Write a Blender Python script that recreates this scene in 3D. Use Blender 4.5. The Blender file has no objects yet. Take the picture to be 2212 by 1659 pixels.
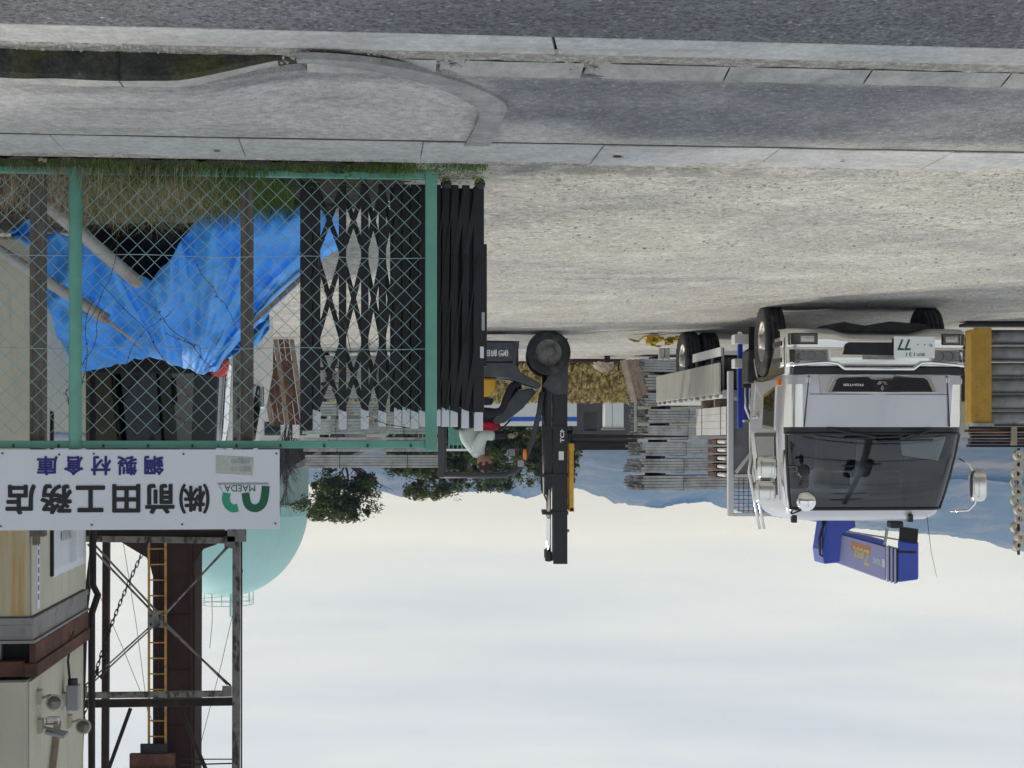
import bpy, bmesh, math, random
from mathutils import Vector, Matrix, noise as mnoise
random.seed(7)
R = math.radians
SC = bpy.context.scene
COL = SC.collection

# ------------------------------------------------------------------ camera
# The photograph was taken upside down: the place is built upright and the
# camera is rolled by 180 degrees.  1.6 m above the yard, looking along +Y.
FPX, CX, HY, CAMH = 3300.0, 1106.0, 950.0, 1.6      # focal length etc. in units of a 2212 px wide picture
cam = bpy.data.cameras.new('camera'); cam_o = bpy.data.objects.new('camera', cam); COL.objects.link(cam_o)
cam.sensor_width = 36.0; cam.lens = 36.0 * FPX / 2212.0
cam.shift_y = (HY - 829.5) / 2212.0
cam.clip_start = 0.05; cam.clip_end = 12000
cam_o.matrix_world = Matrix(((-1, 0, 0, 0), (0, 0, -1, 0), (0, -1, 0, CAMH), (0, 0, 0, 1)))
SC.camera = cam_o
SC.render.resolution_x = 1024; SC.render.resolution_y = 768

# ------------------------------------------------------------------ sky and sun
SUN_AZ, SUN_EL = R(52), R(40)       # azimuth from +Y (view direction) towards +X
world = bpy.data.worlds.new('World'); SC.world = world; world.use_nodes = True
nt = world.node_tree; nt.nodes.clear()
def wn(t, **k):
    n = nt.nodes.new(t)
    for a, b in k.items(): setattr(n, a, b)
    return n
out = wn('ShaderNodeOutputWorld'); bg = wn('ShaderNodeBackground'); bg.inputs['Strength'].default_value = 0.1
sky = wn('ShaderNodeTexSky', sky_type='NISHITA', sun_disc=False)
sky.sun_elevation = SUN_EL; sky.sun_rotation = SUN_AZ
tc = wn('ShaderNodeTexCoord'); mp = wn('ShaderNodeMapping'); mp.inputs['Scale'].default_value = (1.0, 1.0, 10.0)
nz = wn('ShaderNodeTexNoise'); nz.inputs['Scale'].default_value = 2.6; nz.inputs['Detail'].default_value = 5; nz.inputs['Roughness'].default_value = 0.5
rp = wn('ShaderNodeValToRGB')       # the overcast sheet: thin streaks of whiter and greyer cloud
rp.color_ramp.elements[0].position = 0.3; rp.color_ramp.elements[0].color = (6.3, 6.7, 7.3, 1)
rp.color_ramp.elements[1].position = 0.68; rp.color_ramp.elements[1].color = (8.5, 8.5, 8.35, 1)
sep = wn('ShaderNodeSeparateXYZ'); er = wn('ShaderNodeValToRGB')
er.color_ramp.elements[0].position = 0.02; er.color_ramp.elements[0].color = (1.09, 1.165, 1.27, 1)
e2 = er.color_ramp.elements.new(0.14); e2.color = (1.0, 1.02, 1.05, 1)
er.color_ramp.elements[2].position = 0.45; er.color_ramp.elements[2].color = (0.93, 0.965, 1.02, 1)
mul = wn('ShaderNodeMixRGB', blend_type='MULTIPLY'); mul.inputs[0].default_value = 1
mix = wn('ShaderNodeMixRGB', blend_type='MIX'); mix.inputs[0].default_value = 0.93
L = nt.links.new
L(tc.outputs['Generated'], mp.inputs[0]); L(mp.outputs[0], nz.inputs['Vector']); L(nz.outputs['Fac'], rp.inputs[0])
L(tc.outputs['Generated'], sep.inputs[0]); L(sep.outputs['Z'], er.inputs[0])
L(rp.outputs[0], mul.inputs[1]); L(er.outputs[0], mul.inputs[2])
L(sky.outputs[0], mix.inputs[1]); L(mul.outputs[0], mix.inputs[2])
L(mix.outputs[0], bg.inputs['Color']); L(bg.outputs[0], out.inputs['Surface'])
sl = bpy.data.lights.new('sun', 'SUN'); sl.energy = 1.9; sl.angle = R(8); sl.color = (1.0, 0.95, 0.87)
so = bpy.data.objects.new('sun', sl); COL.objects.link(so)
sdir = Vector((math.sin(SUN_AZ) * math.cos(SUN_EL), math.cos(SUN_AZ) * math.cos(SUN_EL), math.sin(SUN_EL)))
so.rotation_euler = sdir.to_track_quat('Z', 'Y').to_euler(); so.location = sdir * 60
SC.view_settings.view_transform = 'Standard'; SC.view_settings.look = 'None'
SC.view_settings.exposure = 0.08; SC.view_settings.gamma = 1.0; SC.view_settings.use_curve_mapping = False
SC.cycles.use_denoising = True
SC.cycles.max_bounces = 6; SC.cycles.diffuse_bounces = 3; SC.cycles.glossy_bounces = 3
SC.cycles.transparent_max_bounces = 8; SC.cycles.volume_bounces = 1; SC.cycles.caustics_reflective = False

# ------------------------------------------------------------------ coordinates
def pw(x, y, Y):                    # a picture position at a real distance Y -> world point
    return Vector(((CX - x) / FPX * Y, Y, CAMH + (y - HY) / FPX * Y))
TH = R(-5.4)                        # the street runs at this angle across the view
def rs(x, t):                       # picture column, distance t across the street -> s along it
    k = (CX - x) / FPX; Y = t / (k * math.sin(-TH) + math.cos(TH))
    return k * Y * math.cos(TH) - Y * math.sin(-TH)
def rz(x, y, t):
    k = (CX - x) / FPX; Y = t / (k * math.sin(-TH) + math.cos(TH))
    return CAMH + (y - HY) / FPX * Y
def rg(x, y, z=0.0):                # picture position on a level surface z -> (s, t)
    Y = FPX * (CAMH - z) / (HY - y); X = (CX - x) / FPX * Y
    return X * math.cos(TH) + Y * math.sin(TH), -X * math.sin(TH) + Y * math.cos(TH)

# ------------------------------------------------------------------ mesh helpers
class MB:
    def __init__(s): s.v = []; s.f = []
    def add(s, vs, fs):
        o = len(s.v); s.v += [tuple(v) for v in vs]; s.f += [tuple(i + o for i in f) for f in fs]; return s
    def hexa(s, p):                 # 4 bottom, 4 top (same order)
        return s.add(p, [(0, 3, 2, 1), (4, 5, 6, 7), (0, 1, 5, 4), (1, 2, 6, 5), (2, 3, 7, 6), (3, 0, 4, 7)])
    def bx(s, x0, x1, y0, y1, z0, z1):
        return s.hexa([(x0, y0, z0), (x1, y0, z0), (x1, y1, z0), (x0, y1, z0), (x0, y0, z1), (x1, y0, z1), (x1, y1, z1), (x0, y1, z1)])
    def bar(s, a, b, w, h, up=(0, 0, 1)):
        a = Vector(a); b = Vector(b); d = (b - a).normalized(); up = Vector(up)
        if abs(d.dot(up)) > 0.99: up = Vector((0, 1, 0))
        sd = d.cross(up).normalized(); u = sd.cross(d)
        q = [sd * w * i / 2 + u * h * j / 2 for i, j in ((-1, -1), (1, -1), (1, 1), (-1, 1))]
        return s.hexa([a + k for k in q] + [b + k for k in q])
    def tube(s, a, b, r, r2=None, n=8, cap=True):
        return s.path([a, b], [r, r if r2 is None else r2], n, cap)
    def path(s, pts, r, n=6, cap=True):
        pts = [Vector(p) for p in pts]; m = len(pts)
        rr = r if isinstance(r, (list, tuple)) else [r] * m
        o = len(s.v); prev = None
        for i, p in enumerate(pts):
            d = (pts[min(i + 1, m - 1)] - pts[max(i - 1, 0)]).normalized()
            if prev is None:
                up = Vector((0, 0, 1)) if abs(d.z) < 0.9 else Vector((0, 1, 0))
                a = d.cross(up).normalized()
            else:
                a = (prev - d * prev.dot(d)).normalized()
            prev = a; b = d.cross(a)
            for k in range(n):
                t = 2 * math.pi * k / n
                s.v.append(tuple(p + (a * math.cos(t) + b * math.sin(t)) * rr[i]))
        for i in range(m - 1):
            for k in range(n):
                k2 = (k + 1) % n
                s.f.append((o + i * n + k, o + i * n + k2, o + (i + 1) * n + k2, o + (i + 1) * n + k))
        if cap:
            s.f.append(tuple(o + k for k in range(n))[::-1]); s.f.append(tuple(o + (m - 1) * n + k for k in range(n)))
        return s
    def lathe(s, prof, n=24, o=(0, 0, 0), ax='z', close=True):
        b = len(s.v); o = Vector(o)
        for r, h in prof:
            for k in range(n):
                t = 2 * math.pi * k / n; c, q = r * math.cos(t), r * math.sin(t)
                s.v.append(tuple(o + Vector({'z': (c, q, h), 'x': (h, c, q), 'y': (c, h, q)}[ax])))
        m = len(prof)
        for i in range(m - 1):
            for k in range(n):
                k2 = (k + 1) % n
                s.f.append((b + i * n + k, b + i * n + k2, b + (i + 1) * n + k2, b + (i + 1) * n + k))
        if close:
            s.f.append(tuple(b + k for k in range(n))); s.f.append(tuple(b + (m - 1) * n + k for k in range(n)))
        return s
    def prism(s, poly, a0, a1, ax='y'):      # poly of 2D points, extruded along ax
        def P(u, w, a): return {'y': (u, a, w), 'x': (a, u, w), 'z': (u, w, a)}[ax]
        n = len(poly)
        return s.add([P(u, w, a0) for u, w in poly] + [P(u, w, a1) for u, w in poly],
                     [tuple(range(n))[::-1], tuple(range(n, 2 * n))] + [(i, (i + 1) % n, n + (i + 1) % n, n + i) for i in range(n)])
    def grid(s, fn, nu, nv):
        o = len(s.v)
        for j in range(nv + 1):
            for i in range(nu + 1): s.v.append(tuple(fn(i / nu, j / nv)))
        for j in range(nv):
            for i in range(nu):
                a = o + j * (nu + 1) + i
                s.f.append((a, a + 1, a + nu + 2, a + nu + 1))
        return s
    def quad(s, a, b, c, d): return s.add([a, b, c, d], [(0, 1, 2, 3)])
    def mesh(s, name, mat, smooth=False, fix=True):
        me = bpy.data.meshes.new(name); me.from_pydata(s.v, [], s.f)
        if fix:
            bm = bmesh.new(); bm.from_mesh(me); bmesh.ops.recalc_face_normals(bm, faces=bm.faces); bm.to_mesh(me); bm.free()
        if mat: me.materials.append(mat)
        if smooth: me.polygons.foreach_set('use_smooth', [True] * len(me.polygons))
        me.update(); return me
    def build(s, name, mat, parent=None, smooth=False, bevel=0, fix=True, solid=0, kind=None, label=None):
        return obj(name, s.mesh(name, mat, smooth, fix), parent, bevel, solid, kind, label, smooth)
def obj(name, me, parent=None, bevel=0, solid=0, kind=None, label=None, smooth=False):
    o = bpy.data.objects.new(name, me); COL.objects.link(o)
    if parent: o.parent = parent
    if solid:
        m = o.modifiers.new('solid', 'SOLIDIFY'); m.thickness = solid
    if bevel:
        m = o.modifiers.new('bevel', 'BEVEL'); m.width = bevel; m.segments = 2; m.limit_method = 'ANGLE'; m.angle_limit = R(35)
    if kind: o['kind'] = kind
    if label: o['label'] = label
    return o
def thing(name, label, cat, loc=(0, 0, 0), rotz=0, group=None):
    o = bpy.data.objects.new(name, None); COL.objects.link(o); o.empty_display_size = 0.2
    o.location = loc; o.rotation_euler = (0, 0, rotz); o['label'] = label; o['category'] = cat
    if group: o['group'] = group
    return o
def tag(o, label, cat, group=None):
    o['label'] = label; o['category'] = cat
    if group: o['group'] = group
    return o
def struct(o): o['kind'] = 'structure'; return o
def street(o): o.rotation_euler = (0, 0, TH); return o      # local x runs along the street, y across it
_tx = {}
def text_mesh(body, size, mat, offset=0.0, extrude=0.0015):
    cu = bpy.data.curves.new('lettering', 'FONT'); cu.body = body; cu.size = size; cu.extrude = extrude; cu.offset = offset
    cu.resolution_u = 4
    to = bpy.data.objects.new('lettering', cu); COL.objects.link(to)
    dg = bpy.context.evaluated_depsgraph_get(); dg.update()
    me = bpy.data.meshes.new_from_object(to.evaluated_get(dg)); bpy.data.objects.remove(to); bpy.data.curves.remove(cu)
    me.materials.clear(); me.materials.append(mat); return me
def fit_text(body, x0, x1, z0, z1, y, mat, parent, offset=0.0, name='letter', bold=0.0):
    """lettering that fills the box x0..x1, z0..z1 on a plane facing -Y"""
    me = text_mesh(body, 1.0, mat, offset)
    xs = [v.co.x for v in me.vertices]; ys = [v.co.y for v in me.vertices]
    if not xs: return None
    ax, bx_, ay, by = min(xs), max(xs), min(ys), max(ys)
    for v in me.vertices:
        u = (v.co.x - ax) / max(bx_ - ax, 1e-6); w = (v.co.y - ay) / max(by - ay, 1e-6)
        v.co = (x0 + (x1 - x0) * u, y - (0.002 if v.co.z > 0 else 0), z0 + (z1 - z0) * w)
    me.update()
    if bold:                                    # round heavy strokes: the glyph laid around a small circle
        bm = bmesh.new(); bm.from_mesh(me); vs = [v.co.copy() for v in bm.verts]; bm.verts.ensure_lookup_table(); fs = [[v.index for v in f.verts] for f in bm.faces]; bm.free()
        b = MB()
        for k in range(13):
            a = k * math.pi / 6; r = bold if k < 12 else 0
            b.add([(v.x + r * math.cos(a), v.y - 0.00012 * k, v.z + r * math.sin(a)) for v in vs], fs)
        me2 = b.mesh(name, mat, fix=False); bpy.data.meshes.remove(me); me = me2
    return obj(name, me, parent)

# ------------------------------------------------------------------ materials
def mat(name, col, rough=0.6, metal=0.0, var=0.12, scale=6.0, bump=0.0, bscale=None, col2=None, streak=None, spec=0.5, coat=0.0, ramp=(0.35, 0.65), detail=6):
    """base colour broken up by noise (position in space), optional second colour, vertical streaks and relief"""
    m = bpy.data.materials.new(name); m.use_nodes = True; t = m.node_tree; b = t.nodes['Principled BSDF']
    b.inputs['Roughness'].default_value = rough; b.inputs['Metallic'].default_value = metal
    b.inputs['Specular IOR Level'].default_value = spec; b.inputs['Coat Weight'].default_value = coat
    g = t.nodes.new('ShaderNodeNewGeometry'); mpn = t.nodes.new('ShaderNodeMapping')
    if streak: mpn.inputs['Scale'].default_value = streak
    t.links.new(g.outputs['Position'], mpn.inputs[0])
    n = t.nodes.new('ShaderNodeTexNoise'); n.inputs['Scale'].default_value = scale; n.inputs['Detail'].default_value = detail; n.inputs['Roughness'].default_value = 0.62
    t.links.new(mpn.outputs[0], n.inputs['Vector'])
    r = t.nodes.new('ShaderNodeValToRGB'); e = r.color_ramp.elements
    c2 = col2 if col2 else tuple(min(1, c * (1 + var)) for c in col); c1 = col if col2 else tuple(c * (1 - var) for c in col)
    e[0].position, e[1].position = ramp; e[0].color = (*c1, 1); e[1].color = (*c2, 1)
    t.links.new(n.outputs['Fac'], r.inputs[0]); t.links.new(r.outputs[0], b.inputs['Base Color'])
    if bump:
        n2 = t.nodes.new('ShaderNodeTexNoise'); n2.inputs['Scale'].default_value = bscale or scale * 6; n2.inputs['Detail'].default_value = 5
        t.links.new(g.outputs['Position'], n2.inputs['Vector'])
        bp = t.nodes.new('ShaderNodeBump'); bp.inputs['Strength'].default_value = bump; bp.inputs['Distance'].default_value = 0.02
        t.links.new(n2.outputs['Fac'], bp.inputs['Height']); t.links.new(bp.outputs[0], b.inputs['Normal'])
    m.diffuse_color = (*col, 1)
    return m
def nodes_of(m): return m.node_tree, m.node_tree.nodes['Principled BSDF']
def overlay(m, col, scale, lo, hi, amount=1.0, stretch=None, voronoi=False):
    """lay a second tone over the material's colour where a noise rises above lo..hi"""
    t, b = nodes_of(m); src = b.inputs['Base Color'].links[0].from_socket
    g = t.nodes.new('ShaderNodeNewGeometry'); mpn = t.nodes.new('ShaderNodeMapping')
    if stretch: mpn.inputs['Scale'].default_value = stretch
    t.links.new(g.outputs['Position'], mpn.inputs[0])
    if voronoi:
        n = t.nodes.new('ShaderNodeTexVoronoi'); n.inputs['Scale'].default_value = scale; sep_ = t.nodes.new('ShaderNodeSeparateColor')
        t.links.new(mpn.outputs[0], n.inputs['Vector']); t.links.new(n.outputs['Color'], sep_.inputs[0]); o = sep_.outputs[0]
    else:
        n = t.nodes.new('ShaderNodeTexNoise'); n.inputs['Scale'].default_value = scale; n.inputs['Detail'].default_value = 6; n.inputs['Roughness'].default_value = 0.6
        t.links.new(mpn.outputs[0], n.inputs['Vector']); o = n.outputs['Fac']
    mr = t.nodes.new('ShaderNodeMapRange'); mr.inputs['From Min'].default_value = lo; mr.inputs['From Max'].default_value = hi
    mr.inputs['To Max'].default_value = amount
    t.links.new(o, mr.inputs['Value'])
    mx = t.nodes.new('ShaderNodeMixRGB'); t.links.new(mr.outputs[0], mx.inputs[0]); t.links.new(src, mx.inputs[1]); mx.inputs[2].default_value = (*col, 1)
    t.links.new(mx.outputs[0], b.inputs['Base Color']); return m
def grain(m, scale, amount, detail=5, rough=0.85, stretch=None):
    """fine irregular light and dark grain of stones and grit"""
    t, b = nodes_of(m); src = b.inputs['Base Color'].links[0].from_socket; g_ = t.nodes.new('ShaderNodeNewGeometry'); mp_ = t.nodes.new('ShaderNodeMapping')
    if stretch: mp_.inputs['Scale'].default_value = stretch
    n_ = t.nodes.new('ShaderNodeTexNoise'); n_.inputs['Scale'].default_value = scale; n_.inputs['Detail'].default_value = detail; n_.inputs['Roughness'].default_value = rough
    t.links.new(g_.outputs['Position'], mp_.inputs[0]); t.links.new(mp_.outputs[0], n_.inputs['Vector'])
    r_ = t.nodes.new('ShaderNodeMapRange'); r_.inputs['From Min'].default_value = 0.32; r_.inputs['From Max'].default_value = 0.68; r_.inputs['To Min'].default_value = 1 - amount; r_.inputs['To Max'].default_value = 1 + amount
    r_.clamp = True; t.links.new(n_.outputs['Fac'], r_.inputs['Value'])
    vm = t.nodes.new('ShaderNodeVectorMath'); vm.operation = 'SCALE'; t.links.new(src, vm.inputs[0]); t.links.new(r_.outputs[0], vm.inputs['Scale']); t.links.new(vm.outputs[0], b.inputs['Base Color']); return m
def vdot(t, vec):
    g_ = t.nodes.new('ShaderNodeNewGeometry'); d_ = t.nodes.new('ShaderNodeVectorMath'); d_.operation = 'DOT_PRODUCT'
    d_.inputs[1].default_value = vec; t.links.new(g_.outputs['Position'], d_.inputs[0]); return d_.outputs['Value']
def step_(t, sock, a, b_):
    r_ = t.nodes.new('ShaderNodeMapRange'); r_.interpolation_type = 'SMOOTHSTEP'
    r_.inputs['From Min'].default_value = a; r_.inputs['From Max'].default_value = b_; t.links.new(sock, r_.inputs['Value']); return r_.outputs[0]
def mul_(t, a, b_):
    m_ = t.nodes.new('ShaderNodeMath'); m_.operation = 'MULTIPLY'
    for i_, q_ in enumerate((a, b_)):
        if isinstance(q_, float): m_.inputs[i_].default_value = q_
        else: t.links.new(q_, m_.inputs[i_])
    return m_.outputs[0]
def noise_(t, scale, lo, hi, stretch=None):
    g_ = t.nodes.new('ShaderNodeNewGeometry'); mp_ = t.nodes.new('ShaderNodeMapping'); n_ = t.nodes.new('ShaderNodeTexNoise'); n_.inputs['Scale'].default_value = scale; n_.inputs['Detail'].default_value = 6
    if stretch: mp_.inputs['Scale'].default_value = stretch
    t.links.new(g_.outputs['Position'], mp_.inputs[0]); t.links.new(mp_.outputs[0], n_.inputs['Vector']); return step_(t, n_.outputs['Fac'], lo, hi)
def blend_(m, fac, col):
    t, b = nodes_of(m); src = b.inputs['Base Color'].links[0].from_socket; mx = t.nodes.new('ShaderNodeMixRGB')
    t.links.new(fac, mx.inputs[0]); t.links.new(src, mx.inputs[1]); mx.inputs[2].default_value = (*col, 1); t.links.new(mx.outputs[0], b.inputs['Base Color']); return m
def arc_mark(m, col, cx, cy, r, w, amount):
    """a worn wheel mark: a band along a circle on the ground, broken up by noise"""
    t, b = nodes_of(m); g_ = t.nodes.new('ShaderNodeNewGeometry'); mp_ = t.nodes.new('ShaderNodeMapping'); mp_.inputs['Scale'].default_value = (1, 1, 0); mp_.inputs['Location'].default_value = (-cx, -cy, 0)
    t.links.new(g_.outputs['Position'], mp_.inputs[0]); ln = t.nodes.new('ShaderNodeVectorMath'); ln.operation = 'LENGTH'; t.links.new(mp_.outputs[0], ln.inputs[0])
    sb = t.nodes.new('ShaderNodeMath'); sb.operation = 'SUBTRACT'; t.links.new(ln.outputs['Value'], sb.inputs[0]); sb.inputs[1].default_value = r
    ab = t.nodes.new('ShaderNodeMath'); ab.operation = 'ABSOLUTE'; t.links.new(sb.outputs[0], ab.inputs[0])
    return blend_(m, mul_(t, mul_(t, step_(t, ab.outputs[0], w, w * 0.55), noise_(t, 1.1, 0.35, 0.6)), mul_(t, noise_(t, 11.0, 0.3, 0.6), amount)), col)
def street_zone(m, col, s0, s1, ts, t0, t1, tt, amount, nscale=1.0, lo=0.3, hi=0.6, stretch=None):
    """dirt lying in one stretch of the street (s along it, t across it), with a ragged soft edge"""
    t, b = nodes_of(m); S_ = vdot(t, (math.cos(TH), math.sin(TH), 0)); T_ = vdot(t, (-math.sin(TH), math.cos(TH), 0))
    f = mul_(t, mul_(t, step_(t, S_, s0 - ts, s0 + ts), step_(t, S_, s1 + ts, s1 - ts)), mul_(t, step_(t, T_, t0 - tt, t0 + tt), step_(t, T_, t1 + tt, t1 - tt)))
    return blend_(m, mul_(t, mul_(t, f, noise_(t, nscale, lo, hi, stretch)), amount), col)
def glass(name, tint=(0.45, 0.5, 0.52), gloss=1.0):
    m = bpy.data.materials.new(name); m.use_nodes = True; t = m.node_tree; t.nodes.clear()
    o = t.nodes.new('ShaderNodeOutputMaterial'); tr = t.nodes.new('ShaderNodeBsdfTransparent'); gl = t.nodes.new('ShaderNodeBsdfGlossy')
    tr.inputs[0].default_value = (*tint, 1); gl.inputs['Roughness'].default_value = 0.02
    fr = t.nodes.new('ShaderNodeFresnel'); fr.inputs['IOR'].default_value = 1.85; mx = t.nodes.new('ShaderNodeMixShader')
    t.links.new(fr.outputs[0], mx.inputs[0]); t.links.new(tr.outputs[0], mx.inputs[1]); t.links.new(gl.outputs[0], mx.inputs[2]); t.links.new(mx.outputs[0], o.inputs[0])
    return m
def leafy(m, amount=0.35):                     # thin leaves let some light through
    t, b = nodes_of(m); src = b.inputs['Base Color'].links[0].from_socket
    tl = t.nodes.new('ShaderNodeBsdfTranslucent'); mx = t.nodes.new('ShaderNodeMixShader'); mx.inputs[0].default_value = amount
    t.links.new(src, tl.inputs[0]); o = t.nodes['Material Output']
    t.links.new(b.outputs[0], mx.inputs[1]); t.links.new(tl.outputs[0], mx.inputs[2]); t.links.new(mx.outputs[0], o.inputs[0]); return m

M = {}
M['edging'] = overlay(mat('edging_concrete', (0.27, 0.27, 0.265), 0.9, var=0.12, scale=6, bump=0.5, bscale=60), (0.40, 0.39, 0.37), 3, 0.52, 0.7, 0.6)
M['asphalt'] = overlay(overlay(overlay(mat('road_asphalt', (0.175, 0.181, 0.196), 0.9, var=0.08, scale=0.9, bump=1.0, bscale=90), (0.06, 0.062, 0.07), 42, 0.47, 0.62, 0.85), (0.46, 0.47, 0.48), 36, 0.615, 0.69, 0.9), (0.075, 0.077, 0.083), 9, 0.55, 0.72, 0.6, stretch=(0.6, 1, 1))
pa = mat('pavement_asphalt', (0.20, 0.206, 0.218), 0.95, var=0.10, scale=1.5, bump=1.0, bscale=90)
overlay(pa, (0.40, 0.395, 0.38), 0.9, 0.52, 0.72, 0.6, stretch=(0.8, 1.4, 1))
street_zone(pa, (0.56, 0.55, 0.52), rg(1040, 240)[0], 30, 0.12, 7.02, 8.3, 0.18, 0.95, 1.6, 0.28, 0.5, (0.6, 1.6, 1))
street_zone(pa, (0.50, 0.48, 0.43), -30, 30, 1, 8.02, 8.4, 0.14, 0.8, 2.0, 0.3, 0.55, (0.5, 1.5, 1))
street_zone(pa, (0.56, 0.55, 0.52), rg(1300, 250)[0], rg(1000, 240)[0], 0.3, 7.75, 8.3, 0.14, 0.8, 1.6, 0.25, 0.5)
street_zone(pa, (0.46, 0.45, 0.42), -30, 30, 1, 6.8, 6.98, 0.06, 0.6, 3.0, 0.35, 0.55)
overlay(pa, (0.50, 0.50, 0.49), 40, 0.57, 0.68, 0.6); overlay(pa, (0.085, 0.085, 0.09), 44, 0.56, 0.68, 0.7)
M['old_asphalt'] = grain(grain(pa, 22, 0.42), 5, 0.14)
grain(M['asphalt'], 24, 0.5)
M['concrete'] = overlay(overlay(overlay(mat('concrete', (0.42, 0.42, 0.41), 0.85, var=0.10, scale=5, bump=0.4, bscale=50), (0.56, 0.56, 0.545), 1.2, 0.5, 0.7, 0.7), (0.2, 0.195, 0.18), 22, 0.63, 0.75, 0.6), (0.3, 0.285, 0.25), 3.0, 0.56, 0.7, 0.6, stretch=(0.5, 2.5, 1))
M['kerb_concrete'] = overlay(overlay(mat('kerb_concrete', (0.34, 0.335, 0.32), 0.9, var=0.18, scale=7, bump=0.6, bscale=60), (0.15, 0.145, 0.135), 20, 0.6, 0.75, 0.6), (0.5, 0.48, 0.44), 3, 0.50, 0.66, 0.7)
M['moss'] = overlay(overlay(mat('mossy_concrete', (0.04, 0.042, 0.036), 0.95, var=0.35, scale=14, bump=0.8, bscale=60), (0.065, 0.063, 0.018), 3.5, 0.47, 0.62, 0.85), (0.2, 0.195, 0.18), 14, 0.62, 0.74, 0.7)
M['dust'] = overlay(overlay(mat('dirt_strip', (0.32, 0.30, 0.26), 0.95, var=0.15, scale=9, bump=1, bscale=70), (0.1, 0.095, 0.085), 55, 0.6, 0.75, 0.7), (0.5, 0.49, 0.45), 50, 0.6, 0.8, 0.6, voronoi=True)
g = mat('yard_gravel', (0.44, 0.415, 0.36), 0.95, var=0.08, scale=1.0, bump=0.9, bscale=40)
overlay(g, (0.29, 0.285, 0.28), 0.45, 0.47, 0.64, 0.85, stretch=(0.8, 1.0, 1))
overlay(g, (0.52, 0.495, 0.435), 0.7, 0.50, 0.68, 0.8, stretch=(0.6, 1.3, 1))
overlay(g, (0.12, 0.12, 0.125), 24, 0.57, 0.68, 0.75)
overlay(g, (0.64, 0.62, 0.57), 28, 0.58, 0.70, 0.65)
overlay(g, (0.15, 0.15, 0.155), 9, 0.63, 0.73, 0.45, stretch=(0.8, 1, 1))
overlay(g, (0.15, 0.15, 0.155), 13, 0.55, 0.66, 0.55)
overlay(g, (0.60, 0.58, 0.52), 17, 0.56, 0.68, 0.5)
overlay(g, (0.10, 0.10, 0.105), 34, 0.60, 0.66, 0.8)
street_zone(g, (0.20, 0.195, 0.165), rs(1650, 9.0), rs(1030, 9.0), 0.4, 8.80, 9.15, 0.12, 0.8, 6.0, 0.35, 0.55)
for (cx_, cy_, r_, w_, am) in ((-9.0, 22.0, 7.6, 0.16, 0.5), (-9.0, 22.0, 9.4, 0.16, 0.45), (3.0, 6.0, 9.0, 0.15, 0.45), (3.0, 6.0, 10.8, 0.15, 0.4), (-14, 2, 14.2, 0.16, 0.45), (-14, 2, 16.0, 0.16, 0.4), (-30, 17.5, 29.0, 0.14, 0.4), (-1.0, 40, 25.0, 0.2, 0.4), (-1.0, 40, 26.8, 0.2, 0.35)):
    arc_mark(g, (0.58, 0.555, 0.49), cx_, cy_, r_, w_, am)
grain(g, 14, 0.34); grain(g, 5, 0.16, 3)
M['gravel'] = g
for k_ in ('concrete', 'kerb_concrete', 'edging'): grain(M[k_], 20, 0.2)
grain(M['dust'], 20, 0.35); grain(M['moss'], 16, 0.5)
M['stone'] = mat('loose_stone', (0.17, 0.165, 0.16), 0.9, col2=(0.58, 0.55, 0.49), scale=23, ramp=(0.3, 0.7))
M['field'] = overlay(mat('field_soil', (0.11, 0.10, 0.06), 1, var=0.3, scale=0.4), (0.10, 0.11, 0.05), 0.05, 0.45, 0.6)
M['fence_green'] = overlay(mat('green_enamel', (0.13, 0.36, 0.28), 0.42, var=0.1, scale=5, bump=0.05), (0.22, 0.42, 0.36), 3, 0.55, 0.75, 0.5)
M['wire_green'] = mat('green_plastic_wire', (0.29, 0.43, 0.43), 0.4, var=0.15, scale=8)
M['weathered_steel'] = overlay(mat('weathered_post', (0.115, 0.10, 0.085), 0.8, var=0.3, scale=9, streak=(4, 4, 0.4), bump=0.3), (0.22, 0.2, 0.18), 5, 0.55, 0.75, 0.6, stretch=(5, 5, 0.5))
M['sign_white'] = mat('sign_panel', (0.68, 0.71, 0.76), 0.3, var=0.02, scale=2, coat=0.1)
M['black_paint'] = mat('black_lettering', (0.008, 0.008, 0.01), 0.5, var=0)
M['navy_paint'] = mat('navy_lettering', (0.012, 0.016, 0.17), 0.5, var=0)
M['green_a'] = mat('dark_green_print', (0.0, 0.10, 0.05), 0.45, var=0)
M['green_b'] = mat('light_green_print', (0.02, 0.30, 0.16), 0.45, var=0)
M['sticker'] = mat('faded_sticker', (0.46, 0.47, 0.44), 0.6, var=0.1, scale=40)
M['sticker_print'] = mat('faded_print', (0.36, 0.37, 0.37), 0.6, var=0.1, scale=40)
M['screw'] = mat('rusty_screw', (0.06, 0.045, 0.035), 0.6, var=0.2)
M['black_steel'] = overlay(mat('black_gate_steel', (0.009, 0.009, 0.011), 0.42, var=0.3, scale=8, bump=0.05), (0.05, 0.045, 0.04), 6, 0.6, 0.75, 0.6, stretch=(4, 4, 0.5))
M['white_cap'] = overlay(mat('white_tape', (0.74, 0.76, 0.8), 0.5, var=0.05, scale=10), (0.2, 0.18, 0.15), 30, 0.64, 0.72, 0.7)
M['tarp'] = overlay(overlay(mat('blue_tarpaulin', (0.05, 0.34, 0.90), 0.6, var=0.08, scale=3.5, bump=0.35, bscale=22), (0.17, 0.48, 0.92), 1.3, 0.48, 0.7, 0.8), (0.06, 0.19, 0.46), 3, 0.57, 0.74, 0.5, stretch=(1, 1, 0.5))
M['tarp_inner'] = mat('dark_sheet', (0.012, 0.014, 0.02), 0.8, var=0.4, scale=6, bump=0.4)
M['pvc'] = overlay(mat('grey_pipe', (0.40, 0.38, 0.36), 0.5, var=0.1, scale=4), (0.22, 0.13, 0.06), 2.5, 0.55, 0.7, 0.7)
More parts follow.
